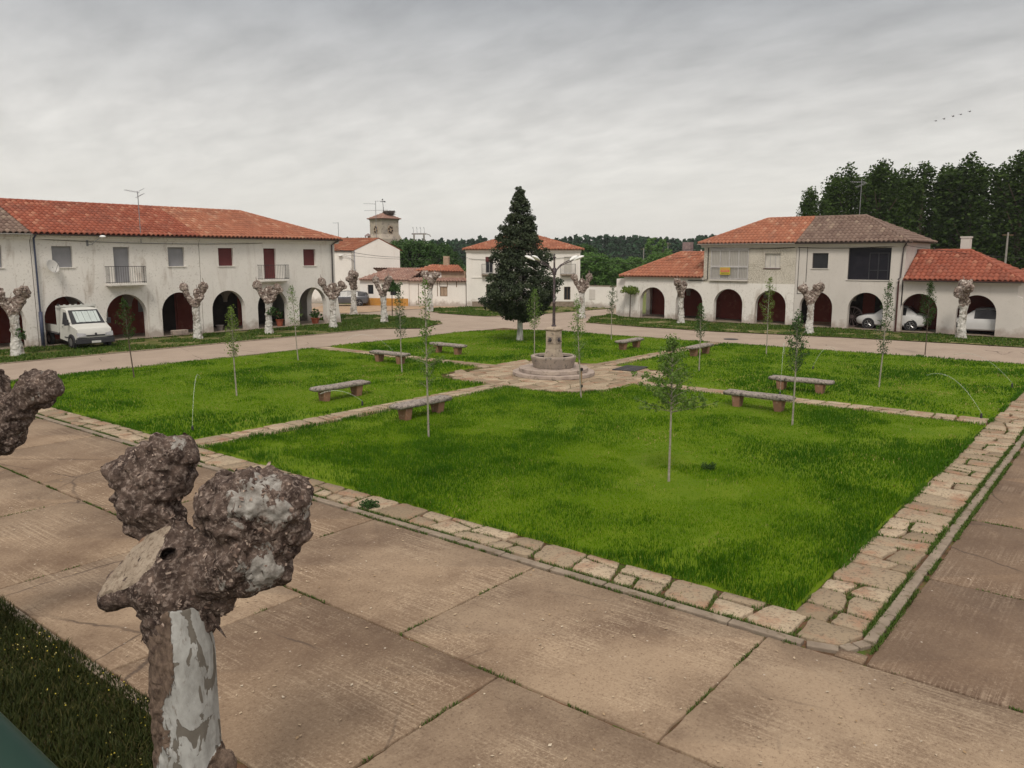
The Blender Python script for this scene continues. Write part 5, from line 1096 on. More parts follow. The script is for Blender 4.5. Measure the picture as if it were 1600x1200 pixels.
far_copies = [(pC, 15.2, 43.1, .3, 1.06, 'pollarded tree left of the white truck, by the dark lichened roof'), (pB, 34.7, 43.3, .3, 1.02, 'pollarded tree standing in front of the open end arch of the left terrace'),
              (pA, 43.9, 52.1, 2.0, 1.10, 'slim pollarded tree in front of the silver car'), (pA, 39.75, 43.77, -.5, 1.03, 'pollarded tree with fresh shoots on the tip of the left verge'), (pC, 50.7, 49.9, 2.6, 1.12, 'pollarded tree in front of the crumbling tiled house'),
              (pA, 52.87, 35.28, .15, 1.05, 'tall pollarded tree between the garden wall and the corner house'), (pB, 52.77, 26.62, 1.0, .98, 'pollarded tree in front of the low wing at the far end of the right range'), (pC, 53.11, 8.76, 1.2, 1.08, 'dark pollarded tree in front of the white car at the right edge')]
fp = {}
for i, (src, x, y, rz, s_, lb) in enumerate(far_copies): fp[i] = dup(src, (x, y, .03), rz, lb, s_)
def shoots(par, pts, n=60, sz=.13, m=None): leaf_cloud('shoots', pts, [.22]*len(pts), n, sz, m or M['leaf_mid'], par)
shoots(pB, [(-.1, -.3, 1.35), (.1, -.3, 1.5)]); shoots(fp[3], [(.5, -.1, 2.95), (.3, -.2, 3.1)], 90); shoots(fp[0], [(.1, -.3, .9), (0, -.3, 1.1)], 40)
# ---------------------------------------------------------------- saplings on the lawns
def sapling(x, y, px_base, top, cr, c0, label, m='leaf_sap', tw='twig', lean=(0, 0), dens=1., spread=0, stake=False, ties=0):
    rg = random.Random(int(px_base)); loc = (x, y, .05); t_ = thing('sapling', label, 'young tree', loc, 0, 'saplings planted on the lawns'); top -= .05; c0 -= .05
    def ax(z): f = z/top; return Vector((lean[0]*f, lean[1]*f, z))+Vector((math.sin(z*2.1+x), math.cos(z*1.7+y), 0))*.018*f
    mb = MB(); n = 12; mb.tube([ax(top*i/n) for i in range(n+1)], [.024*(1-.75*i/n)+.004 for i in range(n+1)], 7); mb.build('trunk', M[tw], t_, smooth=True)
    mb = MB(); C = []; Rd = []
    nb = int(26*dens)
    for k in range(nb):
        f = (k+.5)/nb; z = c0+(top-c0)*f; prof = (math.sin(math.pi*min(1, f*.92+.10))**.65)*(1-.35*f); rad = cr*prof*rg.uniform(.55, 1.15); a_ = k*2.4+rg.uniform(-.5, .5); p0 = ax(max(.4, z-.12)); p1 = ax(z)+Vector((math.cos(a_)*rad, math.sin(a_)*rad, rg.uniform(.02, .18)))
        mb.tube([p0, p0.lerp(p1, .5)+Vector((0, 0, .02)), p1], [.008, .005, .002], 4)
        for q in (.55, 1.): C.append(p0.lerp(p1, q)); Rd.append(.085+.05*rg.random())
    for k in range(spread):
        a_ = rg.uniform(0, 6.28); z = rg.uniform(c0, c0+.6*(top-c0)); p1 = ax(z)+Vector((math.cos(a_), math.sin(a_), 0))*cr*rg.uniform(1.2, 1.9)+Vector((0, 0, rg.uniform(0, .25))); p0 = ax(z-.15); mb.tube([p0, p1], [.007, .002], 4)
        for q in (.5, .75, 1.): C.append(p0.lerp(p1, q)); Rd.append(.07)
    C.append(ax(top)); Rd.append(.08); mb.build('branches', M[tw], t_)
    leaf_cloud('leaves', [tuple(c) for c in C], Rd, int(15*dens if cr < .3 else 17*dens), .052, M[m], t_, 1.0)
    if stake:
        s_ = MB(); s_.tube([(.05, .03, -.02), (.05, .03, 1.05)], .026, 7); s_.build('stake', M['stake'], t_); s_ = MB()
        for z in (.38, .95): s_.lathe((.03, .015, z), [(.05, 0), (.055, .02), (.055, .07), (.05, .09)], 10)
        s_.build('tie', M['rubber'], t_)
    return t_
sapling(15.07, 31.21, 210, 3.1, .42, 1.65, 'dark-leaved leaning sapling in front of the second arch, right of the white truck', 'leaf_dark', 'twigdark', lean=(-.12, .2))
sapling(15.22, 24.31, 370, 3.02, .30, 1.42, 'green sapling on the left lawn nearest the long left border', 'leaf_ball', lean=(0, .1), dens=1.1)
sapling(22.49, 30.7, 466, 3.4, .42, 1.6, 'sparse sapling before the last arches of the left terrace', 'leaf_sap', lean=(-.1, .15), dens=.8)
sapling(22.66, 23.97, 628, 3.5, .30, 1.5, 'slender sapling beside the bench on the left lawn', 'leaf_mid', lean=(0, .1), dens=1.1)
sapling(14.81, 14.7, 670, 4.15, .28, 1.35, 'tall airy sapling in front of the nearest bench', 'leaf_sap', lean=(0, .05), dens=1.0, spread=8)
sapling(30.27, 22.88, 835, 3.2, .40, 1.45, 'leafy sapling overlapping the dark conifer, left of the fountain', 'leaf_sap', dens=1.2)
sapling(22.3, 14.87, 908, 3.35, .30, 1.35, 'sapling tied to a stake right in front of the fountain', 'leaf_sap', lean=(-.15, .12), stake=True)
sapling(39.35, 24.21, 955, 3.25, .34, 1.55, 'sapling behind the bench on the back lawn', 'leaf_mid')
sapling(14.98, 7.72, 1045, 3.05, .50, 1.66, 'nearest sapling on the front lawn with wide leafy side shoots', 'leaf_sap', dens=1.7, spread=14)
sapling(30.66, 14.57, 1092, 2.75, .30, 1.45, 'short round-headed sapling right of the iron grate', 'leaf_mid')
sapling(38.16, 14.62, 1197, 3.75, .42, 1.5, 'sapling before the weathered house, far side of the right lawn', 'leaf_ball', dens=1.1)
sapling(22.37, 7.71, 1238, 3.1, .35, 1.62, 'sapling between the two right-hand benches', 'leaf_mid', dens=1.3)
sapling(31.01, 7.6, 1373, 3.8, .36, 1.25, 'tall sapling in the middle of the right lawn', 'leaf_mid', lean=(.05, -.1), dens=1.2)
sapling(43.03, 8.55, 1445, 3.5, .42, 1.55, 'dark-leaved sapling at the kerb in front of the wing with the cars', 'leaf_dark', 'twigdark', dens=1.5)
def ball_tree(loc, h, r, label, m='leaf_ball'):
    t_ = thing('ball_tree', label, 'young tree', loc, 0, 'small round-headed trees'); mb = MB(); mb.tube([(0, 0, -.02), (.02, 0, h-r)], [.045, .03], 7); mb.build('trunk', M['twigdark'], t_)
    rg = random.Random(int(h*100)); C = [(rg.uniform(-1, 1)*r*.75, rg.uniform(-1, 1)*r*.75, h-r*.55+rg.uniform(-.35, .3)*r) for _ in range(34)]; leaf_cloud('crown', C, [r*.32]*34, 45, .13, M[m], t_)
ball_tree((gp(730, 478).x, gp(730, 478).y, .02), 3.05, .62, 'small round-headed tree at the left corner of the two-storey house'); ball_tree((gp(986, 497).x-.2, gp(986, 497).y, .05), 2.5, .62, 'small round-headed tree at the end of the right range')
ball_tree((gp(613, 494).x, gp(613, 494).y, .05), 2.75, .75, 'thin-stemmed young tree before the ochre plinth', 'leaf_mid')
mb = MB(gp(1137, 507)); mb.tube([gp(1137, 507), gp(1137, 507)+Vector((0, 0, 2.2))], .025, 6); tag(mb.build('pole', M['twig']), 'thin pale pole before the third arch of the right range', 'pole')
# ---------------------------------------------------------------- the conifer
def conifer(loc, H):
    t_ = thing('conifer_tree', 'tall dark conifer on the back lawn', 'conifer', loc); mb = MB(); mb.tube([(0, 0, -.05), (.03, 0, .6), (0, 0, 3), (0, 0, H-.3)], [.21, .16, .12, .02], 10); mb.build('trunk', M['limebark'], t_)
    rg = np.random.default_rng(5); prof = [(1.25, .55), (1.7, 1.35), (2.3, 1.9), (2.9, 1.96), (3.5, 1.85), (4.2, 1.66), (5.0, 1.45), (5.6, 1.22), (6.2, .98), (6.8, .72), (7.4, .48), (7.9, .30), (8.4, .12)]
    zs, rs = zip(*prof); C = []; Rd = []; br = MB()
    for k in range(700):
        z = rg.choice(np.linspace(1.3, H, 400)) if rg.uniform() < .35 else 1.3+(H-1.3)*(1-math.sqrt(rg.uniform()))*1.0
        r = np.interp(z, zs, rs); a_ = rg.uniform(0, 6.283); lump = .90+.22*noise.noise((math.cos(a_)*1.5, math.sin(a_)*1.5, z*.9))*1.6+rg.uniform(-.08, .14); rr = max(.05, r*lump*rg.choice([1., .93, .8, .6]))
        C.append((math.cos(a_)*rr, math.sin(a_)*rr, z+rg.uniform(-.1, .12))); Rd.append(.13+.15*min(1, r)+rg.uniform(-.04, .06))
        if k % 6 == 0: br.tube([(0, 0, max(1.2, z-.35)), (math.cos(a_)*rr*.9, math.sin(a_)*rr*.9, z)], [.03, .008], 4)
    br.build('branches', M['twigdark'], t_)
    leaf_cloud('crown', C, Rd, 78, .115, M['leaf_con'], t_, .75, up=.3)
conifer((35.78, 28.1, .05), 8.45)
# ---------------------------------------------------------------- background trees
def tree(name, label, cat, loc, H, rad, m, seed, group=None, col=False, n=260, leaf=.42, c0=.2, per=34):
    rg = np.random.default_rng(seed); t_ = thing(name, label, cat, loc, 0, group); mb = MB(); mb.tube([(0, 0, -.3), (0, 0, H*.45), (.1, 0, H*.8)], [H*.016+.08, H*.012+.05, .05], 8)
    for k in range(7): a_ = rg.uniform(0, 6.28); z = H*rg.uniform(.25, .6); mb.tube([(0, 0, z), (math.cos(a_)*rad*.6, math.sin(a_)*rad*.6, z+H*.2)], [.09, .03], 5)
    mb.build('trunk', M['twigdark'], t_); C = []; Rd = []
    if col:
        for k in range(15):
            a_ = rg.uniform(0, 6.283); q_ = math.sqrt(rg.uniform(0, 1))*.9 if k else .3; top = H*(1.0-.13*q_**2-rg.uniform(0, .07)); rb_ = rad*rg.uniform(.40, .56); nn_ = 30
            for j in range(nn_):
                f = j/(nn_-1.); z = H*.05+(top-H*.05)*f; ro = rad*q_*(.75+.25*math.sin(math.pi*min(1, f*1.2))); w_ = rb_*(.95-.45*max(0, (f-.80)/.20)**1.6)*(.72+.6*noise.noise((k*3.1, j*.55, seed)))
                C.append((math.cos(a_)*ro+rg.normal(0, .16), math.sin(a_)*ro+rg.normal(0, .16), z)); Rd.append(max(.55, w_))
    else:
      for k in range(n):
        f = rg.uniform(0, 1)**.85; z = H*(c0+(1-c0)*f); pr = (math.sin(math.pi*(.12+.80*f))**.6)
        a_ = rg.uniform(0, 6.283); lump = .78+.55*noise.noise((math.cos(a_)*2+seed, math.sin(a_)*2, z*.35)); rr = rad*pr*lump*rg.uniform(.55, 1.05); C.append((math.cos(a_)*rr, math.sin(a_)*rr, z)); Rd.append(rad*rg.uniform(.16, .30))
    leaf_cloud('crown', C, Rd, per, leaf, M[m], t_, 1.1 if col else .85); return t_
pops = [tree('poplar_tree', 'x', 'poplar', (0, 0, 0), 17.5, 3.3, 'leaf_pop', s_, 'tall poplars behind the right-hand houses', True, 420, .34, .04, 30) for s_ in (11, 12, 13)]
pop_px = [(1262, 96, 13.2, 'leftmost and lowest poplar, its top beside the ridge of the weathered house', .95), (1312, 98, 15.8, 'poplar rising behind the seam between orange and grey tiles', 1.1), (1362, 95, 15.9, 'poplar behind the thin roof aerial of the right house', 1.15), (1425, 99, 16.4, 'poplar behind the hip of the grey lichened roof', 1.25), (1500, 96, 16.7, 'broad poplar behind the pale chimney', 1.4), (1578, 93, 16.8, 'tall poplar at the right edge of the photo', 1.4),
          (1338, 112, 16.5, 'poplar of the back row filling the gap above the grey roof', 1.2), (1394, 114, 16.6, 'poplar of the back row, between the two above the hipped roof end', 1.1), (1462, 112, 17.3, 'poplar of the back row, left of the pale chimney', 1.1), (1540, 110, 17.2, 'poplar of the back row, right of the pale chimney', 1.2), (1640, 104, 18.5, 'poplar of the back row, partly outside the right edge', 1.2), (1288, 113, 14.6, 'poplar of the back row, second from the left end', .9)]
for i, (x, D, h, lb, wd) in enumerate(pop_px):
    src = pops[i % 3]; p = rd((x-800)/1250*D, D, -.3); s_ = h/17.5
    if i < 3: o = src; o.location = p; o.rotation_euler.z = i*1.3; o.scale = (s_*wd, s_*wd, s_); o['label'] = lb
    else: dup(src, p, i*1.7, lb, (s_*wd, s_*wd, s_))
# dark undergrowth below the poplars
rg = np.random.default_rng(3); C = []; Rd = []
for k in range(420): x = rg.uniform(1225, 1720); D = rg.uniform(100, 118); p = rd((x-800)/1250*D, D, rg.uniform(.5, 8.5)); C.append(p); Rd.append(rg.uniform(1., 2.))
tag(leaf_cloud('undergrowth', C, Rd, 26, .7, M['leaf_pop']), kind='stuff')
mids = [tree('broadleaf_tree', 'x', 'tree', (0, 0, 0), 6.5, 3.2, k_, s_, 'trees beyond the far houses', False, 230, .30, .12, 46) for (s_, k_) in ((21, 'leaf_mid'), (22, 'leaf_bright'))]
mid_px = [(0, 655, 110, 6.6, 1.25, 'dark bushy tree right of the church tower'), (0, 690, 118, 6.3, 1.1, 'bushy tree between the transformer poles and the two-storey house'), (0, 632, 125, 6.9, 1.2, 'bushy tree touching the right edge of the church tower'),
          (1, 930, 104, 5.0, 1.3, 'rounded light green willow just right of the two-storey house'), (1, 962, 116, 4.4, 1.1, 'low pale bush at the edge of the meadow'), (1, 1030, 112, 5.2, 1.25, 'light green tree above the orange roof of the far wing'), (1, 990, 122, 4.5, 1.2, 'low yellowish tree behind the end of the far wing'), (0, 912, 120, 6.2, .9, 'darker tree touching the roof edge of the two-storey house'), (1, 1078, 118, 4.8, 1., 'light green tree behind the old brick chimney')]
for i, (k, x, D, h, wd, lb) in enumerate(mid_px):
    src = mids[k]; p = rd((x-800)/1250*D, D, -.1); s_ = h/6.5
    if i in (0, 3): src.location = p; src.scale = (s_*wd, s_*wd, s_); src['label'] = lb
    else: dup(src, p, i*1.9, lb, (s_*wd, s_*wd, s_))
# bare pale poplars in front of the forest
mb = MB()
for i, (x, h, lb) in enumerate(((1015, 8.1, 'pale thin-leaved tree left of the wooden line pole'), (1032, 7.8, 'pale thin-leaved tree right of the wooden line pole'))):
    tree('slender_tree', lb, 'tree', rd((x-800)/1250*150, 150, 0), h, 1.7, 'leaf_bright', 31+i, 'thin pale trees in the meadow', False, 45, .34, .35, 26)
# the forest: one mass of pines on the horizon
rg = np.random.default_rng(9); C = []; Rd = []
for k in range(900):
    x = rg.uniform(380, 1300); D = rg.uniform(330, 430); base = 12.3 if x > 880 else (10.5 if x < 740 else 11.3)
    if 1085 > x > 1010: base -= 1.1
    H = (base+rg.uniform(-1.3, 1.5))*D/380*1.02; r_ = rg.uniform(1.6, 3.0)
    for j in range(7):
        f = j/6.; C.append(tuple(rd((x-800)/1250*D, D, 1.+(H-1)*f))); Rd.append(r_*(1.25-1.0*f**1.5)*1.0)
tag(leaf_cloud('forest', C, Rd, 16, 1.7, M['leaf_far'], squash=1.2), kind='stuff')
# hedge and scrub line below it
C = []; Rd = []
for k in range(260): x = rg.uniform(600, 1120); D = rg.uniform(135, 200); C.append(tuple(rd((x-800)/1250*D, D, rg.uniform(.2, 2.4)))); Rd.append(rg.uniform(1.2, 2.4))
tag(leaf_cloud('scrub', C, Rd, 40, .55, M['leaf_mid']), kind='stuff')
# hills
def hill(x0, x1, D, h, seed):
    n = 60; V = []; F = []
    for i in range(n+1):
        x = x0+(x1-x0)*i/n; f = math.sin(math.pi*i/n)**.6; z = h*f*(.85+.3*noise.noise((i*.08, seed, 0)))
        for (dd, zz) in ((-300, -8), (0, z*.75), (220, z), (900, -8)): V.append(rd((x-800)/1250*D, D+dd, zz))
    for i in range(n):
        for j in range(3): F.append((4*i+j, 4*i+j+1, 4*i+j+5, 4*i+j+4))
    return link('hills', mesh_np('hills', V, F, smooth=True), M['hill'])
tag(hill(900, 1330, 2300, 62, 2.), kind='structure')
# ---------------------------------------------------------------- stone benches
def slab_mesh(L, w, h, z, seed):
    # rough-hewn slab with broken edges
    V = []; F = []; nx, ny = 26, 8; rgn = random.Random(seed)
    bm = bmesh.new(); bmesh.ops.create_cube(bm, size=1.); bmesh.ops.subdivide_edges(bm, edges=bm.edges, cuts=5, use_grid_fill=True)
    for v in bm.verts:
        c = v.co; x, y, zz = c.x*2, c.y*2, c.z*2
        f = (1-.10*abs(zz)**2)*(1-.04*abs(x)**6); y *= f*(1-.10*max(0, abs(x)-.7)); p = Vector((x*L/2*(1-.03*abs(zz)**2), y*w/2, z+zz*h/2)); n_ = noise.noise_vector(Vector((p.x*3+seed, p.y*5, p.z*7)))*.022+noise.noise_vector(Vector((p.x*11+seed, p.y*11, p.z*13)))*.012; v.co = p+n_
    me = bpy.data.meshes.new('seat'); bm.to_mesh(me); bm.free(); me.polygons.foreach_set('use_smooth', [True]*len(me.polygons)); return me
def bench(loc, rz, label, seed):
    t_ = thing('stone_bench', label, 'bench', loc, rz, 'stone benches beside the paths')
    link('seat', slab_mesh(2.2, .50, .125, .435, seed), M['benchtop'], t_)
    for x in (-.68, .68):
        b = MB(); V = [(x+sx*w, sy*d, z) for z, w, d in ((-.06, .095, .14), (.368, .145, .19)) for (sx, sy) in ((-1, -1), (1, -1), (1, 1), (-1, 1))]
        V = [(a+random.uniform(-.01, .01), c+random.uniform(-.01, .01), e) for a, c, e in V]; b.add(V, [(3, 2, 1, 0), (4, 5, 6, 7), (0, 1, 5, 4), (1, 2, 6, 5), (2, 3, 7, 6), (3, 0, 4, 7)]); b.build('leg', M['benchleg'], t_, bevel=.012)
    return t_
bb = [(17.2, 21.2, 0, 'lichened stone bench alone in the left lawn, behind the long path'), (16.7, 16.85, 0, 'nearest stone bench, at the left edge of the front lawn behind a thin sapling'), (24.55, 26.75, 90, 'stone bench beside the slender sapling on the left lawn'),
      (28.75, 27.1, 90, 'stone bench left of the conifer on the back lawn'), (36.2, 21.15, 0, 'stone bench on the back lawn near the far wing'), (36.0, 17.1, 0, 'stone bench half hidden by a sapling where the far path meets the road'),
      (24.2, 9.45, 90, 'stone bench on the front lawn, the nearer of the right-hand pair'), (28.2, 9.5, 90, 'stone bench on the right lawn, the farther of the right-hand pair')]
for i, (x, y, a, lb) in enumerate(bb): bench((x, y, .06), R(a+(i % 3-1)*1.2), lb, i*3.7)
# ---------------------------------------------------------------- fountain and lamp
FC = Vector((26.3, 18.9, .06)); ft = thing('fountain', 'round stone fountain on two circular steps in the middle of the square', 'fountain', FC)
def rough_lathe(name, prof, n, m, par, amp=.008, cuts=None):
    b = MB(); b.lathe((0, 0, 0), prof, n); o = b.build(name, m, par)
    for v in o.data.vertices: v.co += noise.noise_vector(v.co*4)*amp+noise.noise_vector(v.co*15)*amp*.5
    return o
rough_lathe('step', [(0, 0), (1.66, 0), (1.68, .02), (1.67, .13), (1.64, .15), (0, .15)], 72, M['stepstone'], ft, .014); rough_lathe('step', [(0, .151), (1.40, .151), (1.41, .17), (1.40, .285), (1.37, .30), (0, .30)], 72, M['stepstone'], ft, .014)
rough_lathe('basin', [(0, .301), (.80, .301), (.82, .34), (.90, .62), (.925, .70), (.925, .76), (.90, .78), (.79, .78), (.77, .76), (.74, .60), (0, .55)], 64, M['limestone_d'], ft, .008)
b = MB(); b.lathe((0, 0, 0), [(0, .68), (.755, .68)], 40); b.build('water', M['water'], ft)
pd = MB(); 
def sq(b, z0, z1, h0, h1, rz=0.):
    V = [(sx*h0, sy*h0, z0) for sx, sy in ((-1, -1), (1, -1), (1, 1), (-1, 1))]+[(sx*h1, sy*h1, z1) for sx, sy in ((-1, -1), (1, -1), (1, 1), (-1, 1))]
    b.add(V, [(3, 2, 1, 0), (4, 5, 6, 7), (0, 1, 5, 4), (1, 2, 6, 5), (2, 3, 7, 6), (3, 0, 4, 7)])
sq(pd, .55, .76, .285, .285); sq(pd, .762, 1.05, .275, .235)
for k in range(4): sq(pd, 1.053+k*.182, 1.053+(k+1)*.182-.004, .231, .231)
sq(pd, 1.782, 1.81, .235, .27); sq(pd, 1.812, 1.87, .275, .275); sq(pd, 1.872, 1.95, .25, .10)
pd.build('pedestal', M['limestone'], ft, bevel=.012)
for (nx_, ny_) in ((-1, 0), (0, -1), (1, 0), (0, 1)):
    b = MB(); n_ = Vector((nx_, ny_, 0)); s_ = Vector((-ny_, nx_, 0)); c = n_*.234+Vector((0, 0, 1.42))
    for (u0, u1, z0, z1) in ((-.13, -.10, -.13, .13), (.10, .13, -.13, .13), (-.10, .10, .10, .13), (-.10, .10, -.13, -.10)): b.extr([c+s_*u0+Vector((0, 0, z0)), c+s_*u1+Vector((0, 0, z0)), c+s_*u1+Vector((0, 0, z1)), c+s_*u0+Vector((0, 0, z1))], n_*.02)
    fr_ = b.build('carved_panel', M['limestone_d'], ft); b = MB(); b.sphere(c+n_*.02, .07, 10, 7, (1, 1, 1.1)); b.tube([c+n_*.05+Vector((0, 0, -.03)), c+n_*.16+Vector((0, 0, -.05))], .018, 8); b.build('spout', M['iron'], fr_)
lp = thing('street_lamp', 'dark iron lamp post with four white lamp heads rising from the fountain', 'lamp', FC+Vector((0, 0, 1.952)))
b = MB(); b.lathe((0, 0, 0), [(.10, 0), (.10, .04), (.062, .07), (.055, .9), (.07, .92), (.07, .96), (.048, 1.0), (.045, 2.05)], 14); b.lathe((0, 0, 2.05), [(.075, 0), (.085, .05), (.085, .26), (.06, .30)], 14); b.lathe((0, 0, 2.35), [(.038, 0), (.036, .38), (.07, .39), (.075, .42), (.03, .44), (.03, .5), (.045, .52), (.03, .55), (0, .56)], 12); b.build('pole', M['lampiron'], lp, smooth=True)
rgv = Vector((RX, RY, 0)); fwv = Vector((FX, FY, 0))
for (a_, ) in ((-.22,), (.62,), (math.pi-.12,), (math.pi+.70,)):
    d = rgv*math.cos(a_)+fwv*math.sin(a_); b = MB(); b.tube([d*.06+Vector((0, 0, 2.15)), d*.12+Vector((0, 0, 2.28)), d*.26+Vector((0, 0, 2.42)), d*.5+Vector((0, 0, 2.54)), d*.78+Vector((0, 0, 2.66))], .018, 8); arm = b.build('arm', M['lampiron'], lp, smooth=True)
    b = MB(); zx = Vector((0, 0, 1)); s_ = d.cross(zx); dd = (d+zx*.42).normalized(); up_ = s_.cross(dd); up_ = up_ if up_.z > 0 else -up_; c = d*.78+Vector((0, 0, 2.64)); V = []; F = []; nn_, kk = 9, 12
    for i in range(nn_+1):
        f = i/nn_; r_ = (math.sin(math.pi*min(1, f*.86+.10))**.6)*.13*(.45+.75*f if f < .6 else .9); 
        for k in range(kk): an = 2*math.pi*k/kk; V.append(c+dd*f*.44+s_*r_*math.cos(an)+up_*(r_*(.75 if math.sin(an) > 0 else .42)*math.sin(an)))
    for i in range(nn_):
        for k in range(kk): F.append((i*kk+k, i*kk+(k+1) % kk, (i+1)*kk+(k+1) % kk, (i+1)*kk+k))
    F.append(tuple(range(kk))[::-1]); F.append(tuple(nn_*kk+k for k in range(kk))); b.add(V, F); b.build('lamp_head', M['lampwhite'], arm, smooth=True)
gr = gp(985, 576, .07); b = MB(gr); 
for k in range(9): b.lo((gr.x-.75+k*.18, gr.y-.5, .075), (gr.x-.75+k*.18+.10, gr.y+.5, .10))
for yy in (-.5, 0, .46): b.lo((gr.x-.78, gr.y+yy, .068), (gr.x+.82, gr.y+yy+.05, .0985))
o = b.build('iron_grate', M['iron'], loc=gr); tag(o, 'black iron grate lying on the flags right of the fountain', 'grate'); o.rotation_euler.z = R(8)
g2 = gp(1142, 530, .01); b = MB(); b.lathe((0, 0, 0), [(.42, 0), (.42, .012), (.36, .014), (.35, .008), (0, .012)], 28); tag(b.build('manhole_cover', M['iron'], loc=g2), 'round manhole cover in the far road', 'manhole cover')
# ---------------------------------------------------------------- vehicles (front towards +x)
def car(name, label, loc, rz, L, prof, w, paint, wheels, wr=.32, glass='carglass', grp=None, cat='car', dark='blackplastic'):
    """prof: stations (x, sill z, belt z, roof z, half width at belt, half width at roof, cabin flag)"""
    t_ = thing(name, label, cat, loc, rz, grp); st = prof; V = []; k = 9; F = []; G = []
    for (x, zs, zb, zr, wb_, wr_, cab) in st:
        V += [(x, wb_*.88, zs), (x, wb_*.97, zs+.08), (x, wb_, (zs+zb)/2+.03), (x, wb_*.985, zb-.05), (x, wb_*.955, zb), (x, wr_, zr-.035), (x, wr_*.86, zr), (x, wr_*.4, zr+.018), (x, 0, zr+.022)]
    V2 = V+[(a, -b_, c) for a, b_, c in V]; nv = len(V)
    for s_ in (0, 1):
        for i in range(len(st)-1):
            cabin = st[i][6] and st[i+1][6]
            for j in range(k-1):
                q = (s_*nv+i*k+j, s_*nv+(i+1)*k+j, s_*nv+(i+1)*k+j+1, s_*nv+i*k+j+1); q = q if s_ else q[::-1]
                (G if (cabin and j == 4 and s_ < 9) else F).append(q)
    for i in (0, len(st)-1): F.append([i*k+j for j in range(k)]+[nv+i*k+j for j in range(k)][::-1][1:-0 or None])
    b = MB(); b.add(V2, F); bd = b.build('body', M[paint], t_, smooth=True)
    for s_ in (0, 1):
        Gs = [q for q in G if (q[0] >= nv) == bool(s_)]; used = sorted({i_ for q in Gs for i_ in q}); mp_ = {i_: n_ for n_, i_ in enumerate(used)}
        b = MB(); b.add([V2[i_] for i_ in used], [tuple(mp_[i_] for i_ in q) for q in Gs]); b.build('side_window', M[glass], t_)
    # windscreens: the steep stretches of the roof line between bonnet and roof
    for i in range(len(st)-1):
        if (st[i][6] != st[i+1][6]) :
            a_, c_ = (i, i+1); P = []
            A0 = Vector(V[a_*k+5]); A1 = Vector(V[a_*k+7]); C0 = Vector(V[c_*k+5]); C1 = Vector(V[c_*k+7]); n_ = Vector(((A1.z-C1.z), 0, (C1.x-A1.x))).normalized(); n_ = n_ if n_.z > 0 else -n_
            q = [(A0.x, A0.y*.93, A0.z+.02), (A0.x, -A0.y*.93, A0.z+.02), (C0.x, -C0.y*.93, C0.z+.02), (C0.x, C0.y*.93, C0.z+.02)]; mid = sum((Vector(p) for p in q), Vector())/4; q = [mid+(Vector(p)-mid)*.90+n_*.035 for p in q]; b = MB(); b.extr(q, n_*.006); b.build('windscreen' if st[i][0] > -.5 else 'rear_window', M[glass], t_)
    for cx in wheels:
        for s_ in (-1, 1):
            b = MB(); Mx = Matrix.Rotation(math.pi/2, 3, 'X'); b.lathe((cx, s_*(w-.08), wr), [(wr+.06, -.02), (wr+.06, .105)], 20, Mx if s_ < 0 else Matrix.Rotation(-math.pi/2, 3, 'X')); b.build('wheel_arch', M[dark], t_)
            b = MB(); Mr = Mx if s_ < 0 else Matrix.Rotation(-math.pi/2, 3, 'X'); b.lathe((cx, s_*(w-.16), wr), [(wr*.6, 0), (wr*.96, 0), (wr, .03), (wr, .17), (wr*.95, .20), (wr*.68, .20)], 22, Mr); wl_ = b.build('wheel', M['rubber'], t_, smooth=True)
            b = MB(); b.lathe((cx, s_*(w-.16), wr), [(.0, .185), (.05, .19), (wr*.6, .16), (wr*.66, .205), (wr*.70, .205), (wr*.70, .1)], 20, Mr)
            for q in range(5): a_ = q*2*math.pi/5; d_ = Vector((math.cos(a_), 0, math.sin(a_))); c = Vector((cx, s_*(w+.035), wr)); b.tube([c+d_*.03, c+d_*wr*.64], .028, 5)
            b.build('rim', M['rim'], wl_)
    return t_
suv = [(-2.1, .42, .82, .86, .74, .60, 0), (-1.98, .30, .92, .96, .84, .68, 0), (-1.55, .24, .96, 1.06, .88, .70, 0), (-.95, .24, .96, 1.48, .90, .62, 1), (-.3, .24, .96, 1.56, .90, .64, 1), (.35, .24, .96, 1.50, .90, .63, 1), (.98, .24, .96, 1.00, .89, .72, 0), (1.6, .26, .88, .92, .86, .68, 0), (2.0, .32, .76, .80, .80, .58, 0), (2.12, .42, .66, .68, .70, .50, 0)]
c1 = car('parked_car', 'white car behind the pillar with the brown pipe, showing in two arches', (57.15, 13.45, .08), R(90), 4.3, suv, .86, 'carwhite', (-1.28, 1.30), .33, grp='white cars under the right arcade')
hat = [(-2.1, .40, .86, .90, .76, .60, 0), (-2.0, .28, .95, 1.05, .84, .66, 0), (-1.75, .24, .97, 1.30, .87, .60, 1), (-1.1, .24, .97, 1.50, .89, .62, 1), (-.2, .24, .96, 1.57, .90, .64, 1), (.45, .24, .95, 1.50, .90, .63, 1), (1.10, .24, .94, 1.02, .89, .72, 0), (1.6, .26, .86, .92, .86, .68, 0), (2.0, .32, .76, .80, .80, .58, 0), (2.12, .42, .66, .68, .70, .50, 0)]
c2 = car('parked_car', 'white hatchback under the last arch on the right, behind a pollarded tree', (57.0, 8.15, .08), R(90), 4.2, hat, .86, 'carwhite', (-1.30, 1.28), .33, grp='white cars under the right arcade')
for c_, z in ((c2, 1.60),):
    for s_ in (-1, 1): b = MB(); b.tube([(-1.3, s_*.6, z-.08), (-1.2, s_*.6, z-.02), (.3, s_*.6, z), (.45, s_*.6, z-.07)], .018, 6); b.build('roof_rail', M['galv'], c_)
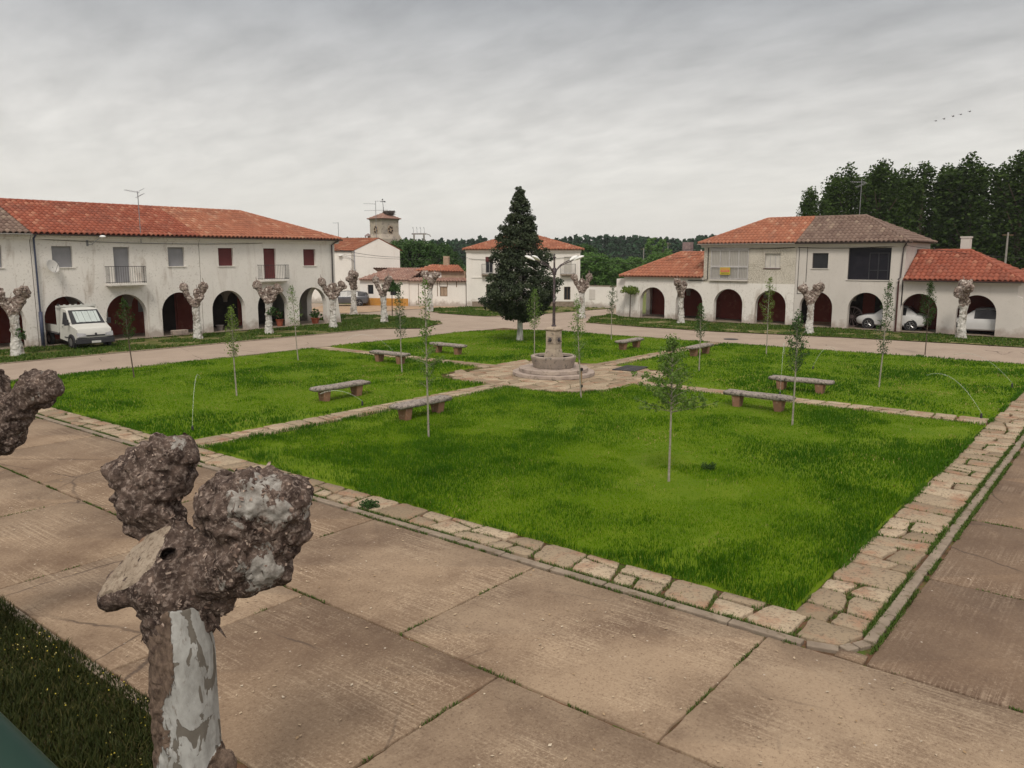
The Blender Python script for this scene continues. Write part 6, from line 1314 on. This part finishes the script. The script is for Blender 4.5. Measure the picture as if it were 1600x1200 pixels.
est = [(-2.2, .40, .88, .92, .76, .60, 0), (-2.12, .28, .96, 1.08, .84, .64, 0), (-1.95, .24, .96, 1.30, .87, .60, 1), (-1.2, .24, .95, 1.42, .88, .62, 1), (-.2, .24, .95, 1.46, .89, .63, 1), (.45, .24, .94, 1.40, .88, .62, 1), (1.15, .24, .92, .98, .87, .70, 0), (1.7, .26, .84, .88, .84, .66, 0), (2.15, .34, .70, .74, .78, .56, 0)]
pc = gp(541, 477.5, .03); c3 = car('parked_car', 'silver estate car parked beside the white gabled house, partly hidden by the end arch', pc, math.atan2(RY, RX)+.1, 4.4, [(-a[0],)+a[1:] for a in est][::-1], .86, 'carsilver', (-1.32, 1.33), .32)
# flatbed truck, front towards +x of its own axes
vt = thing('flatbed_truck', 'white flatbed truck backed into the first arch with a folded sunshade in its windscreen', 'truck', (18.93, 43.05, .06), R(-93), None)
def loft(b, st, k):
    V = []; F = []
    for s_ in st: V += s_
    n = len(st)
    for i in range(n-1):
        for j in range(k-1): F.append((i*k+j, (i+1)*k+j, (i+1)*k+j+1, i*k+j+1))
    F.append(tuple(range(k))); F.append(tuple((n-1)*k+j for j in range(k))[::-1])
    b.add(V, F)
# cab side outline (x from 0 at the bumper backwards, negative), z
side = [(-.06, .36), (-.02, .62), (-.05, .86), (-.14, 1.02), (-.80, 1.22), (-1.50, 1.90), (-1.68, 1.99), (-2.25, 2.03), (-2.32, 1.98), (-2.34, .42), (-1.36, .34), (-.5, .34)]
b = MB(); n_ = len(side)
def hw(x, z): return (.93 if z < 1.15 else .93-(z-1.15)*.17)-(max(0, x+.35)*.32)
ring = [(x, hw(x, z), z) for x, z in side]; rin2 = [(x, -y, z) for x, y, z in ring]
mid_l = [(x*1.0+(.05 if z < 1.3 and x > -.3 else 0), y*.62, z+(.035 if z > 1 else 0)) for x, y, z in ring]; mid_r = [(x, -y, z) for x, y, z in mid_l]
loft(b, [[r_[i] for i in range(n_)] for r_ in (ring, mid_l, mid_r, rin2)], n_)
F_ = []
for s_ in range(3): F_.append((s_*n_+n_-1, (s_+1)*n_+n_-1, (s_+1)*n_, s_*n_))
b.add([tuple(v) for v in b.v[:4*n_]], F_); cab = b.build('cab', M['vanwhite'], vt, smooth=True, bevel=.015)
b = MB(); ws = [(-.82, .83, 1.245), (-.82, -.83, 1.245), (-1.49, -.735, 1.925), (-1.49, .735, 1.925)]; nn = Vector((1.90-1.285, 0, .6)).normalized(); b.extr([Vector(p)+nn*.030 for p in ws], nn*.006); wsn = b.build('windscreen', M['carglass'], vt)
b = MB(); n8 = 8
for k in range(n8):
    y0 = -.60+k*.13; y0 = -.56+k*.15; z_ = .040+(.014 if k % 2 else 0); P = [(-.89, y0, 1.31), (-.89, y0+.145, 1.31), (-1.42, y0+.14, 1.85), (-1.42, y0+.004, 1.85)]; b.extr([Vector(p)+nn*z_ for p in P], nn*.006)
b.build('sunshade', M['sunshade'], wsn)
b = MB()
for (y0, y1) in ((.62, -.02), (.0, -.62)): b.tube([(-.83, y0, 1.30), (-.90, y1, 1.34)], .012, 5)
b.build('wiper', M['blackplastic'], wsn)
b = MB(); b.box((-.06, 0, .40), (.22, 1.88, .26)); b.box((-.04, 0, .565), (.16, 1.82, .06)); b.build('bumper', M['blackplastic'], vt, bevel=.04)
b = MB(); b.box((.06, 0, .36), (.012, .46, .11)); b.build('number_plate', M['plate'], vt)
b = MB(); b.box((.045, 0, .695), (.05, .92, .06)); b.sphere((.065, 0, .775), .06, 10, 6, (.4, 1, 1)); b.build('grille', M['blackplastic'], vt)
for s_ in (-1, 1):
    b = MB(); b.extr([(-.02, s_*.885, .63), (.055, s_*.50, .66), (.03, s_*.50, .80), (-.10, s_*.90, .86)], (.035, 0, .0)); b.build('headlight', M['lens'], vt)
    b = MB(); y = lambda z: s_*(hw(-1.2, z)+.004); P = [(-.98, y(1.22), 1.22), (-1.86, y(1.22), 1.22), (-1.90, y(1.84), 1.84), (-1.52, y(1.84), 1.84)]; b.extr(P, (0, s_*.006, 0)); b.build('side_window', M['carglass'], vt)
    b = MB(); b.box((-.86, s_*1.06, 1.36), (.10, .20, .30)); b.tube([(-.86, s_*.9, 1.3), (-.86, s_*1.0, 1.32)], .02, 6); b.build('mirror', M['blackplastic'], vt, bevel=.03)
    b = MB(); b.box((-1.25, s_*(.945), .56), (.7, .012, .05)); b.box((-1.78, s_*.945, 1.08), (.16, .02, .035)); b.build('side_trim', M['blackplastic'], vt)
    for cx in (-.78, -3.9):
        Mr = Matrix.Rotation(s_*-math.pi/2, 3, 'X')
        b = MB(); b.lathe((cx, s_*.80, .34), [(.41, 0), (.41, .142)], 22, Mr); b.build('wheel_arch', M['blackplastic'], vt); b = MB(); b.lathe((cx, s_*.74, .33), [(.2, 0), (.32, 0), (.33, .03), (.33, .19), (.31, .215), (.2, .215)], 22, Mr); w_ = b.build('wheel', M['rubber'], vt, smooth=True)
        b = MB(); b.lathe((cx, s_*.74, .33), [(0, .2), (.08, .22), (.12, .19), (.19, .20), (.205, .218)], 20, Mr); b.build('rim', M['rim'], w_)
b = MB(); b.box((-3.6, 0, .72), (2.35, 1.94, .08)); b.box((-3.6, 0, .56), (2.3, .8, .2)); fb_ = b.build('flatbed', M['galv'], vt)
for s_ in (-1, 1): b = MB(); b.box((-3.62, s_*.97, .96), (2.3, .03, .38)); b.build('drop_side', M['vanwhite'], vt)
b = MB(); b.box((-2.42, 0, 1.42), (.05, 1.98, 1.35)); b.box((-2.36, 0, 2.12), (.09, 2.0, .10)); 
for k in range(7): b.box((-2.37, -.84+k*.28, 2.19), (.05, .10, .05))
b.build('headboard', M['vanwhite'], vt); b = MB(); b.sphere((-2.3, -.9, 2.22), .055, 10, 6); b.build('marker_light', M['blackplastic'], vt)
# ---------------------------------------------------------------- things in and on the houses
wc = Vector((56.75, 15.95, .78)); wh_ = thing('cart_wheel', 'old spoked wooden cart wheel leaning inside the arch left of the white car', 'wheel', wc, R(8)); b = MB()
Mx = Matrix.Rotation(math.pi/2, 3, 'Y') @ Matrix.Rotation(R(6), 3, 'Y')
for i in range(28):
    a0, a1 = 2*math.pi*i/28, 2*math.pi*(i+1)/28; V = []
    for a_ in (a0, a1):
        for (r_, x_) in ((.62, -.035), (.70, -.035), (.70, .035), (.62, .035)): V.append((x_, r_*math.cos(a_), r_*math.sin(a_)))
    b.add(V, [(0, 1, 5, 4), (1, 2, 6, 5), (2, 3, 7, 6), (3, 0, 4, 7)])
b.build('rim', M['wheelwood'], wh_); b = MB(); b.lathe((0, 0, 0), [(0, -.12), (.10, -.12), (.12, 0), (.10, .12), (0, .12)], 14, Matrix.Rotation(math.pi/2, 3, 'Y')); b.build('hub', M['wheelwood'], wh_)
for i in range(14): a_ = 2*math.pi*i/14; b = MB(); b.tube([(0, .1*math.cos(a_), .1*math.sin(a_)), (0, .63*math.cos(a_), .63*math.sin(a_))], .02, 5); b.build('spoke', M['wheelwood'], wh_)
for i, (u, lb) in enumerate(((18.0, 'low pile of planks inside the arch left of the cart wheel'),)):
    b = MB()
    for k in range(7): b.box((57.2+k*.12, u-.1, .14+.05*(k % 3)), (.12, 1.7, .04), R(k*3-8))
    tag(b.build('plank_pile', M['wood']), lb, 'planks')
def potted(loc, r, h, label, m, plant=True, ph=.7, seed=1):
    t_ = thing('potted_plant', label, 'potted plant', loc); b = MB(); b.lathe((0, 0, 0), [(r*.68, 0), (r*.95, h*.86), (r*1.08, h*.87), (r*1.08, h), (r*.92, h), (r*.88, h*.85), (0, h*.84)], 18); b.build('pot', M[m], t_, smooth=True)
    if plant:
        rg_ = np.random.default_rng(seed); C = [(rg_.normal(0, r*.6), rg_.normal(0, r*.6), h+.08+abs(rg_.normal(0, ph*.42))) for _ in range(26)]; leaf_cloud('foliage', C, [.12]*26, 26, .11, M['leaf_dark'], t_)
        leaf_cloud('flowers', C[:10], [.16]*10, 5, .06, M['pinkflower'], t_)
M['pinkflower'] = leafmat('faded_pink_flowers', (.5, .2, .18), (.55, .3, .25), (.6, .45, .4), .6, 0)
potted((35.85, 46.75, .08), .30, .40, 'terracotta pot of bushy flowers inside the open end arch', 'terracotta', True, .75, 1); potted((33.0, 46.95, .08), .26, .46, 'red pot with a leafy plant at the foot of the fifth arch', 'terracotta', True, .6, 2); potted((28.6, 47.2, .08), .24, .34, 'empty grey pot in the shade of the fourth arch', 'flowerpot', False)
b = MB(Vector((25.5, 46.6, .08))); b.box((25.5, 46.6, .22), (.95, .42, .28)); o = b.build('stone_block', M['stepstone'], bevel=.03, loc=(25.5, 46.6, .08)); tag(o, 'pale stone block lying in front of the third arch', 'stone')
# satellite dish
sd_ = thing('satellite_dish', 'off-white satellite dish fixed below the first grey window', 'satellite dish', (18.35, 46.39, 4.25)); Mr = Matrix.Rotation(R(70), 3, 'X') @ Matrix.Rotation(R(0), 3, 'Y'); Mr = Matrix.Rotation(R(20), 3, 'Z') @ Matrix.Rotation(R(68), 3, 'X')
b = MB(); pf = [(r_, -.09+.09*(r_/.36)**2) for r_ in (0, .1, .2, .3, .36)]; b.lathe((0, -.32, .05), pf+[(.37, .0), (.30, -.035), (.1, -.105), (0, -.11)], 24, Mr); b.build('reflector', M['dish'], sd_, smooth=True)
b = MB(); b.tube([(0, 0, -.1), (0, -.2, -.08), (0, -.28, 0)], .02, 6); ax_ = Mr@Vector((0, 0, .42)); b.tube([Mr@Vector((0, -.34, 0))+Vector((0, -.32, .05)), ax_+Vector((0, -.32, .05))], .012, 5); b.sphere(ax_+Vector((0, -.32, .05)), .045, 8, 6); b.build('receiver_arm', M['galv'], sd_)
wl = thing('wall_lamp', 'small grey lamp on a curved bracket above the truck', 'lamp', (20.35, 46.39, 5.55)); b = MB(); b.box((0, -.02, 0), (.10, .04, .35)); b.tube([(0, -.04, -.08), (.12, -.25, -.10), (.24, -.5, .10), (.34, -.85, .28)], .018, 6); b.tube([(0, -.04, .1), (.16, -.35, -.02)], .012, 5); b.build('bracket', M['galv'], wl); b = MB(); b.sphere((.40, -1.02, .33), .15, 12, 8, (1.0, 1.5, .55)); b.build('lamp_head', M['lampwhite'], wl, smooth=True)
wl2 = thing('wall_lamp', 'street lamp arm on the corner pipe of the white gabled house', 'lamp', tuple(P0+nrm*.1+Vector((0, 0, 4.3)))); b = MB(); d = Vector((-RX, -RY, 0)); b.tube([(0, 0, 0), d*.6+Vector((0, 0, .45)), d*1.3+Vector((0, 0, .62))], .025, 6); b.build('bracket', M['galv'], wl2); b = MB(); b.sphere(d*1.45+Vector((0, 0, .6)), .14, 10, 6, (1.6, 1.6, .5)); b.build('lamp_head', M['lampwhite'], wl2)
# roof aerials
def aerial(loc, h, label, bars, dirn, r=.022):
    t_ = thing('tv_aerial', label, 'aerial', loc, 0, 'television aerials on the roofs'); b = MB(); b.tube([(0, 0, -.6), (0, 0, h)], r, 6); b.build('mast', M['galv'], t_); d = Vector(dirn).normalized(); s_ = Vector((-d.y, d.x, 0))
    for (z, l0, l1, n, el, tilt) in bars:
        b = MB(); up = Vector((0, 0, tilt)); b.tube([d*l0+Vector((0, 0, z))+up*l0, d*l1+Vector((0, 0, z))+up*l1], r*.6, 5)
        for k in range(n):
            f = l0+(l1-l0)*(k+.5)/n; c = d*f+Vector((0, 0, z))+up*f; b.tube([c-s_*el/2+Vector((0, 0, -.05)), c+s_*el/2+Vector((0, 0, .05))], r*.42, 4)
        b.build('antenna', M['galv'], t_)
aerial((23.3, 46.2, 6.15), 2.35, 'tall aerial on the eave of the left terrace', [(2.3, -.75, .1, 6, .35, -.18), (2.05, -.1, .35, 4, .5, .5), (2.32, .1, .38, 3, .3, .5)], (RX, RY, 0))
aerial((37.0, 50.6, 6.3), .0, 'small aerial peeping over the hip of the left terrace', [(.0, -.3, .3, 3, .3, 0)], (RX, RY, 0))
pa = at(528.5, 352, 70); aerial((pa.x, pa.y, pa.z-.9), 1.15, 'thin aerial behind the red hip of the left terrace', [(1.1, -.5, .05, 3, .3, 0)], (RX, RY, 0))
pa = at(587.5, 345, 90); aerial((pa.x, pa.y, pa.z), 2.2, 'large aerial with long crossbars in front of the church tower', [(2.15, -.05, 1.0, 2, .2, .04), (1.85, -1.35, .0, 5, .3, -.03), (1.15, -1.3, 1.3, 8, .4, .03)], (RX, RY, 0), .03)
b = MB(); b.tube([(pa.x, pa.y, pa.z-.6), (pa.x-.0, pa.y, 5.9)], .03, 6); mm_ = b.build('mast_foot', M['galv']); ae_ = [o for o in bpy.data.objects if o.name.startswith('tv_aerial')][-1]
mm_.parent = ae_; mm_.location = -ae_.location; mm_.name = 'mast_foot'
pa = at(1330, 339, 55.1); aerial((58.9, 16.5, 7.5), 2.55, 'tall aerial on the ridge of the grey lichened roof', [(2.35, -.75, .25, 7, .5, .0), (2.15, -.35, .35, 5, .6, .45)], (RX, RY, 0))
aerial((59.5, 25.2, 5.6), 1.3, 'short aerial behind the orange roof of the gallery house', [(1.2, -.8, .1, 4, .3, .1), (.95, -.1, .45, 4, .4, .7)], (RX, RY, 0))
# weather vane, nest
wv = TC+Vector((0, 0, 11.65)); vn = thing('weather_vane', 'iron weather vane leaning on the church tower roof', 'weather vane', wv); b = MB(); b.tube([(0, 0, -.2), (-.12, .1, 1.9)], [.06, .03], 6); b.build('rod', M['iron'], vn); b = MB(); c = Vector((-.13, .11, 1.75)); b.extr([c+rgv*x+Vector((0, 0, z)) for x, z in ((-.45, 0), (-.3, .05), (.1, .05), (.45, .14), (.45, -.10), (.1, -.03), (-.3, -.03))], fwv*.03); b.sphere(c+Vector((-.02, 0, .35)), .12, 8, 6); b.build('vane', M['iron'], vn)
nm = MB(); nc_ = TC+rgv*.75+Vector((0, 0, 11.25)); rgn = random.Random(4)
nm.lathe(nc_, [(.55, 0), (.8, .15), (.9, .5), (.8, .72), (.5, .66), (0, .6)], 14)
for k in range(260): a_ = rgn.uniform(0, 6.28); r_ = rgn.uniform(.5, .95); c = nc_+Vector((math.cos(a_)*r_, math.sin(a_)*r_, rgn.uniform(.05, .75))); d = Vector((rgn.uniform(-1, 1), rgn.uniform(-1, 1), rgn.uniform(-.4, .4)))*.28; nm.tube([c-d, c+d], .022, 3, False)
tag(nm.build('stork_nest', M['nest']), 'bulky twig stork nest on the church tower roof', 'nest')
# transformer on two poles
tp = rd((657-800)/1250*112, 112); tf = thing('transformer_frame', 'two concrete poles carrying a crossbar and insulators above the trees', 'power line frame', tp)
for s_ in (-1, 1): b = MB(); b.tube([rgv*s_*.70, rgv*s_*.68+Vector((0, 0, 7.8))], [.16, .12], 6); b.build('pole', M['concretepost'], tf)
b = MB(); b.extr([rgv*x+Vector((0, 0, z)) for x, z in ((-1.0, 7.8), (1.0, 7.8), (1.0, 7.98), (-1.0, 7.98))], fwv*.15); b.tube([rgv*-.7+Vector((0, 0, 6.0)), rgv*.7+Vector((0, 0, 6.0))], .07, 6); b.tube([rgv*1.0+Vector((0, 0, 7.9)), rgv*1.5+Vector((0, 0, 7.75)), rgv*1.6+Vector((0, 0, 7.5))], .06, 5); b.build('crossbar', M['concretepost'], tf)
for k in range(4): x = -.75+k*.5; b = MB(); b.tube([rgv*x+Vector((0, 0, 7.95)), rgv*x+Vector((0, 0, 8.5)), rgv*(x-.08)+Vector((0, 0, 8.8))], [.03, .02, .05], 5); b.build('insulator', M['galv'], tf)
b = MB(); b.box(rgv*0+Vector((0, 0, 5.9)), (1.1, .7, 1.0), HEAD); b.build('transformer', M['galv'], tf)
# line poles and wires in the meadow
for (x, D, h, lb) in ((1040, 150, 7.4, 'wooden line pole among the thin pale trees'), (1003, 165, 6.6, 'distant wooden line pole in front of the forest'), (1562, 88, 7.4, 'pale pole in the shade of the poplars, right edge')):
    p = rd((x-800)/1250*D, D); t_ = thing('line_pole', lb, 'pole', p, 0, 'line poles beyond the houses'); b = MB(); b.tube([(0, 0, 0), (0, 0, h)], [.14, .09], 6); b.build('pole', M['concretepost'], t_); b = MB(); b.tube([rgv*-.6+Vector((0, 0, h-.3)), rgv*.6+Vector((0, 0, h-.3))], .05, 5); b.build('crossarm', M['wood'], t_)
def cable(label, a, c, sag=.4, r=.012, n=16, grp=None):
    a = Vector(a); c = Vector(c); b = MB(); b.tube([a.lerp(c, i/n)+Vector((0, 0, -4*sag*(i/n)*(1-i/n))) for i in range(n+1)], r, 5); return tag(b.build('overhead_cable', M['cable']), label, 'cable', grp)
cable('cable across the gable of the white house to the terrace corner', (37.4, 46.25, 5.35), f3.p(W3, -.04, 4.75), .15, .018); cable('cable from the corner house over the low crumbling house', CF.p(.1, -.1, 4.7), rd((540-800)/1250*83, 83, 5.0), .3, .014); cable('cable along the front of the two-storey corner house', CF.p(.2, -.06, 4.6), CF.p(CW-.1, -.06, 4.85), .25, .016)
cable('upper of two long cables crossing the meadow', CF.p(CW, -.1, 4.8), (55.3, 26.5, 5.45), .2, .016); cable('lower of two long cables crossing the meadow', CF.p(CW, -.1, 4.5), (55.3, 26.5, 5.0), .5, .014); cable('cable looping in front of the poplars over the red wing', (55.3, 12.55, 5.5), rd((1640-800)/1250*52, 52, 4.6), .15, .014)
cable('dark cable bundle under the eave of the gallery house', (55.42, 26.2, 5.48), (55.42, 19.6, 5.42), .10, .022); cable('dark cable bundle under the eave of the grey-tiled house', (55.42, 19.4, 5.42), (55.42, 12.7, 5.5), .10, .018); cable('cable strung below the eave of the left terrace', (17.7, 46.33, 5.72), (31.5, 46.33, 5.68), .14, .014)
# birds
for i, (x, y) in enumerate(((1462, 189), (1475, 186), (1489, 182), (1501, 179), (1515, 174.5))):
    p = at(x, y, 120); t_ = thing('bird', ['last bird of the line, lowest in the sky', 'second bird from the left in the flying line', 'middle bird of the flying line', 'fourth bird from the left in the flying line', 'leading bird of the line, highest and rightmost'][i], 'bird', p, 0, 'birds flying in a line'); b = MB(); b.sphere((0, 0, 0), .09, 8, 6, (3.2, 1, 1)); b.tube([(.22, 0, 0), (.48, 0, .04)], [.05, .015], 5); b.build('body', M['bird'], t_, smooth=True)
    for s_ in (-1, 1): b = MB(); f = .12+.06*(i % 3); b.add([(.12, s_*.03, .02), (-.14, s_*.03, .02), (-.12, s_*.34, f+.04), (.08, s_*.34, f+.05), (-.16, s_*.66, f-.06)], [(0, 1, 2, 3), (3, 2, 4)]); b.build('wing', M['bird'], t_)
    t_.rotation_euler.z = HEAD-math.pi/2+.2; t_.scale = (.6, .6, .6)
# sale sign on the gallery railing
sg = thing('sale_sign', 'yellow sale board with red and dark lettering on the gallery railing', 'sign', (55.33, 24.55, 3.77)); b = MB(); b.box((0, 0, 0), (.02, .78, .52)); b.build('board', M['yellow'], sg)
def text(s_, size, m, par, loc, rot, name='lettering'):
    cu = bpy.data.curves.new(name, 'FONT'); cu.body = s_; cu.size = size; cu.align_x = 'CENTER'; cu.align_y = 'CENTER'; cu.extrude = .002; o = bpy.data.objects.new(name, cu); COL.objects.link(o); dg = bpy.context.evaluated_depsgraph_get(); me = bpy.data.meshes.new_from_object(o.evaluated_get(dg)); bpy.data.objects.remove(o)
    o = link(name, me, m, par, loc); o.rotation_euler = rot; return o
b = MB(); b.box((-.012, 0, .02), (.003, .66, .17)); b.build('red_band', M['pink'], sg)
# the photo's board is too small to read: three rows of marks at its size
for z, m_, n, w0 in ((.19, 'pink', 7, .62), (.02, 'yellow', 5, .52), (-.15, 'cable', 7, .6)):
    b = MB(); 
    for k in range(n): y = -w0/2+w0*(k+.5)/n; b.box((-.016, y, z), (.003, w0/n*.55, .07 if z < .1 else .05)); b.box((-.0165, y+w0/n*.1, z), (.0035, w0/n*.2, .03))
    b.build('lettering', M[m_], sg)
# sprinklers: a head in the grass and a thin arc of water
def sprinkler(p, q, h, label):
    p = Vector(p); q = Vector(q); t_ = thing('sprinkler', label, 'sprinkler', (p.x, p.y, .05), 0, 'lawn sprinklers at work'); b = MB(); b.lathe((0, 0, 0), [(.035, 0), (.03, .14), (.02, .16), (0, .165)], 8); b.build('head', M['blackplastic'], t_)
    d = q-p; d.z = 0; b = MB(); n = 22; P = [d*(i/n)+Vector((0, 0, .16+4*h*(i/n)*(1-i/n))) for i in range(n+1)]; b.tube(P[:18], [.0045+.0005*i for i in range(18)], 5); b.build('water_jet', M['jet'], t_); return t_
sprinkler((26.9, 3.7, 0), (31.5, 6.6, 0), .75, 'sprinkler at the right border throwing the longer jet across the right lawn'); sprinkler((34.1, 3.8, 0), (39.0, 7.2, 0), .7, 'sprinkler at the right border farther back, with a short jet'); sprinkler((34.2, 11.05, 0), (35.4, 10.2, 0), .8, 'sprinkler with a short upright jet in the middle of the right lawn'); sprinkler((26.95, 9.77, 0), (29.0, 10.4, 0), 1.6, 'sprinkler behind the nearer right-hand bench with a tall narrow jet')
sprinkler((11.3, 20.3, 0), (14.4, 25.0, 0), 1.0, 'sprinkler at the near corner of the left lawn'); sprinkler((27.1, 29.3, 0), (25.0, 31.4, 0), .8, 'sprinkler behind the left lawn bench arching over the path'); sprinkler((16.76, 19.6, 0), (15.6, 20.9, 0), .35, 'sprinkler with a low jet beside the long path')
# clump of weeds on the border flags
def weed(p, r, n, label, m='leaf_mid'):
    rg_ = np.random.default_rng(int(p[0]*10)); C = [(rg_.uniform(-1, 1)*r*.55, rg_.uniform(-1, 1)*r*.55, .03+abs(rg_.normal(0, .05))) for _ in range(n)]; o = leaf_cloud('weed_clump', C, [.07]*n, 30, .035, M[m], None, .7, loc=(p[0], p[1], .06)); return tag(o, label, 'weed', 'weeds on the paving')
w0 = gp(577, 798); weed((w0.x, w0.y), .20, 26, 'round dark weed clump growing on the near border flags'); w0 = gp(1108, 738); weed((w0.x, w0.y), .22, 16, 'dark clover patch in the front lawn right of the near sapling', 'leaf_dark'); w0 = gp(1250, 500)
# green balcony rail right in front of the camera
ra, rb_ = ray(0, 1111)*.80, ray(95, 1203)*.80
d = (rb_-ra); rl = thing('balcony_rail', 'dark green painted rail close to the camera in the lower left corner', 'railing', tuple(Vector((0, 0, CAMH))+ra)); dn = d.normalized(); vw = ray(45, 1155).normalized(); off_ = dn.cross(vw).normalized(); off_ = off_ if off_.z < 0 else -off_
b = MB(); c0 = off_*.045; b.tube([c0-dn*.5, c0-dn*.06-off_*.0, c0+dn*.15, c0+dn*.6], .045, 20); b.build('handrail', M['green_paint'], rl, smooth=True)
for k in (-.35, .0, .35): b = MB(); q = c0+dn*k+off_*.03; b.tube([q, q+Vector((0, 0, -.9))], .012, 8); b.build('baluster', M['green_paint'], rl)
# ---------------------------------------------------------------- air between the camera and the far woods
hz = MB(); hz.lo((-120, -120, -12), (2900, 2600, 95))
t = NT('thin_haze'); t.t.nodes.remove(t.b); v = t.n('ShaderNodeVolumePrincipled'); v.inputs['Color'].default_value = (.92, .95, 1., 1); v.inputs['Density'].default_value = .00016; t.l(v.outputs[0], t.out.inputs['Volume'])
tag(hz.build('haze', t.m, clean=False), kind='stuff')
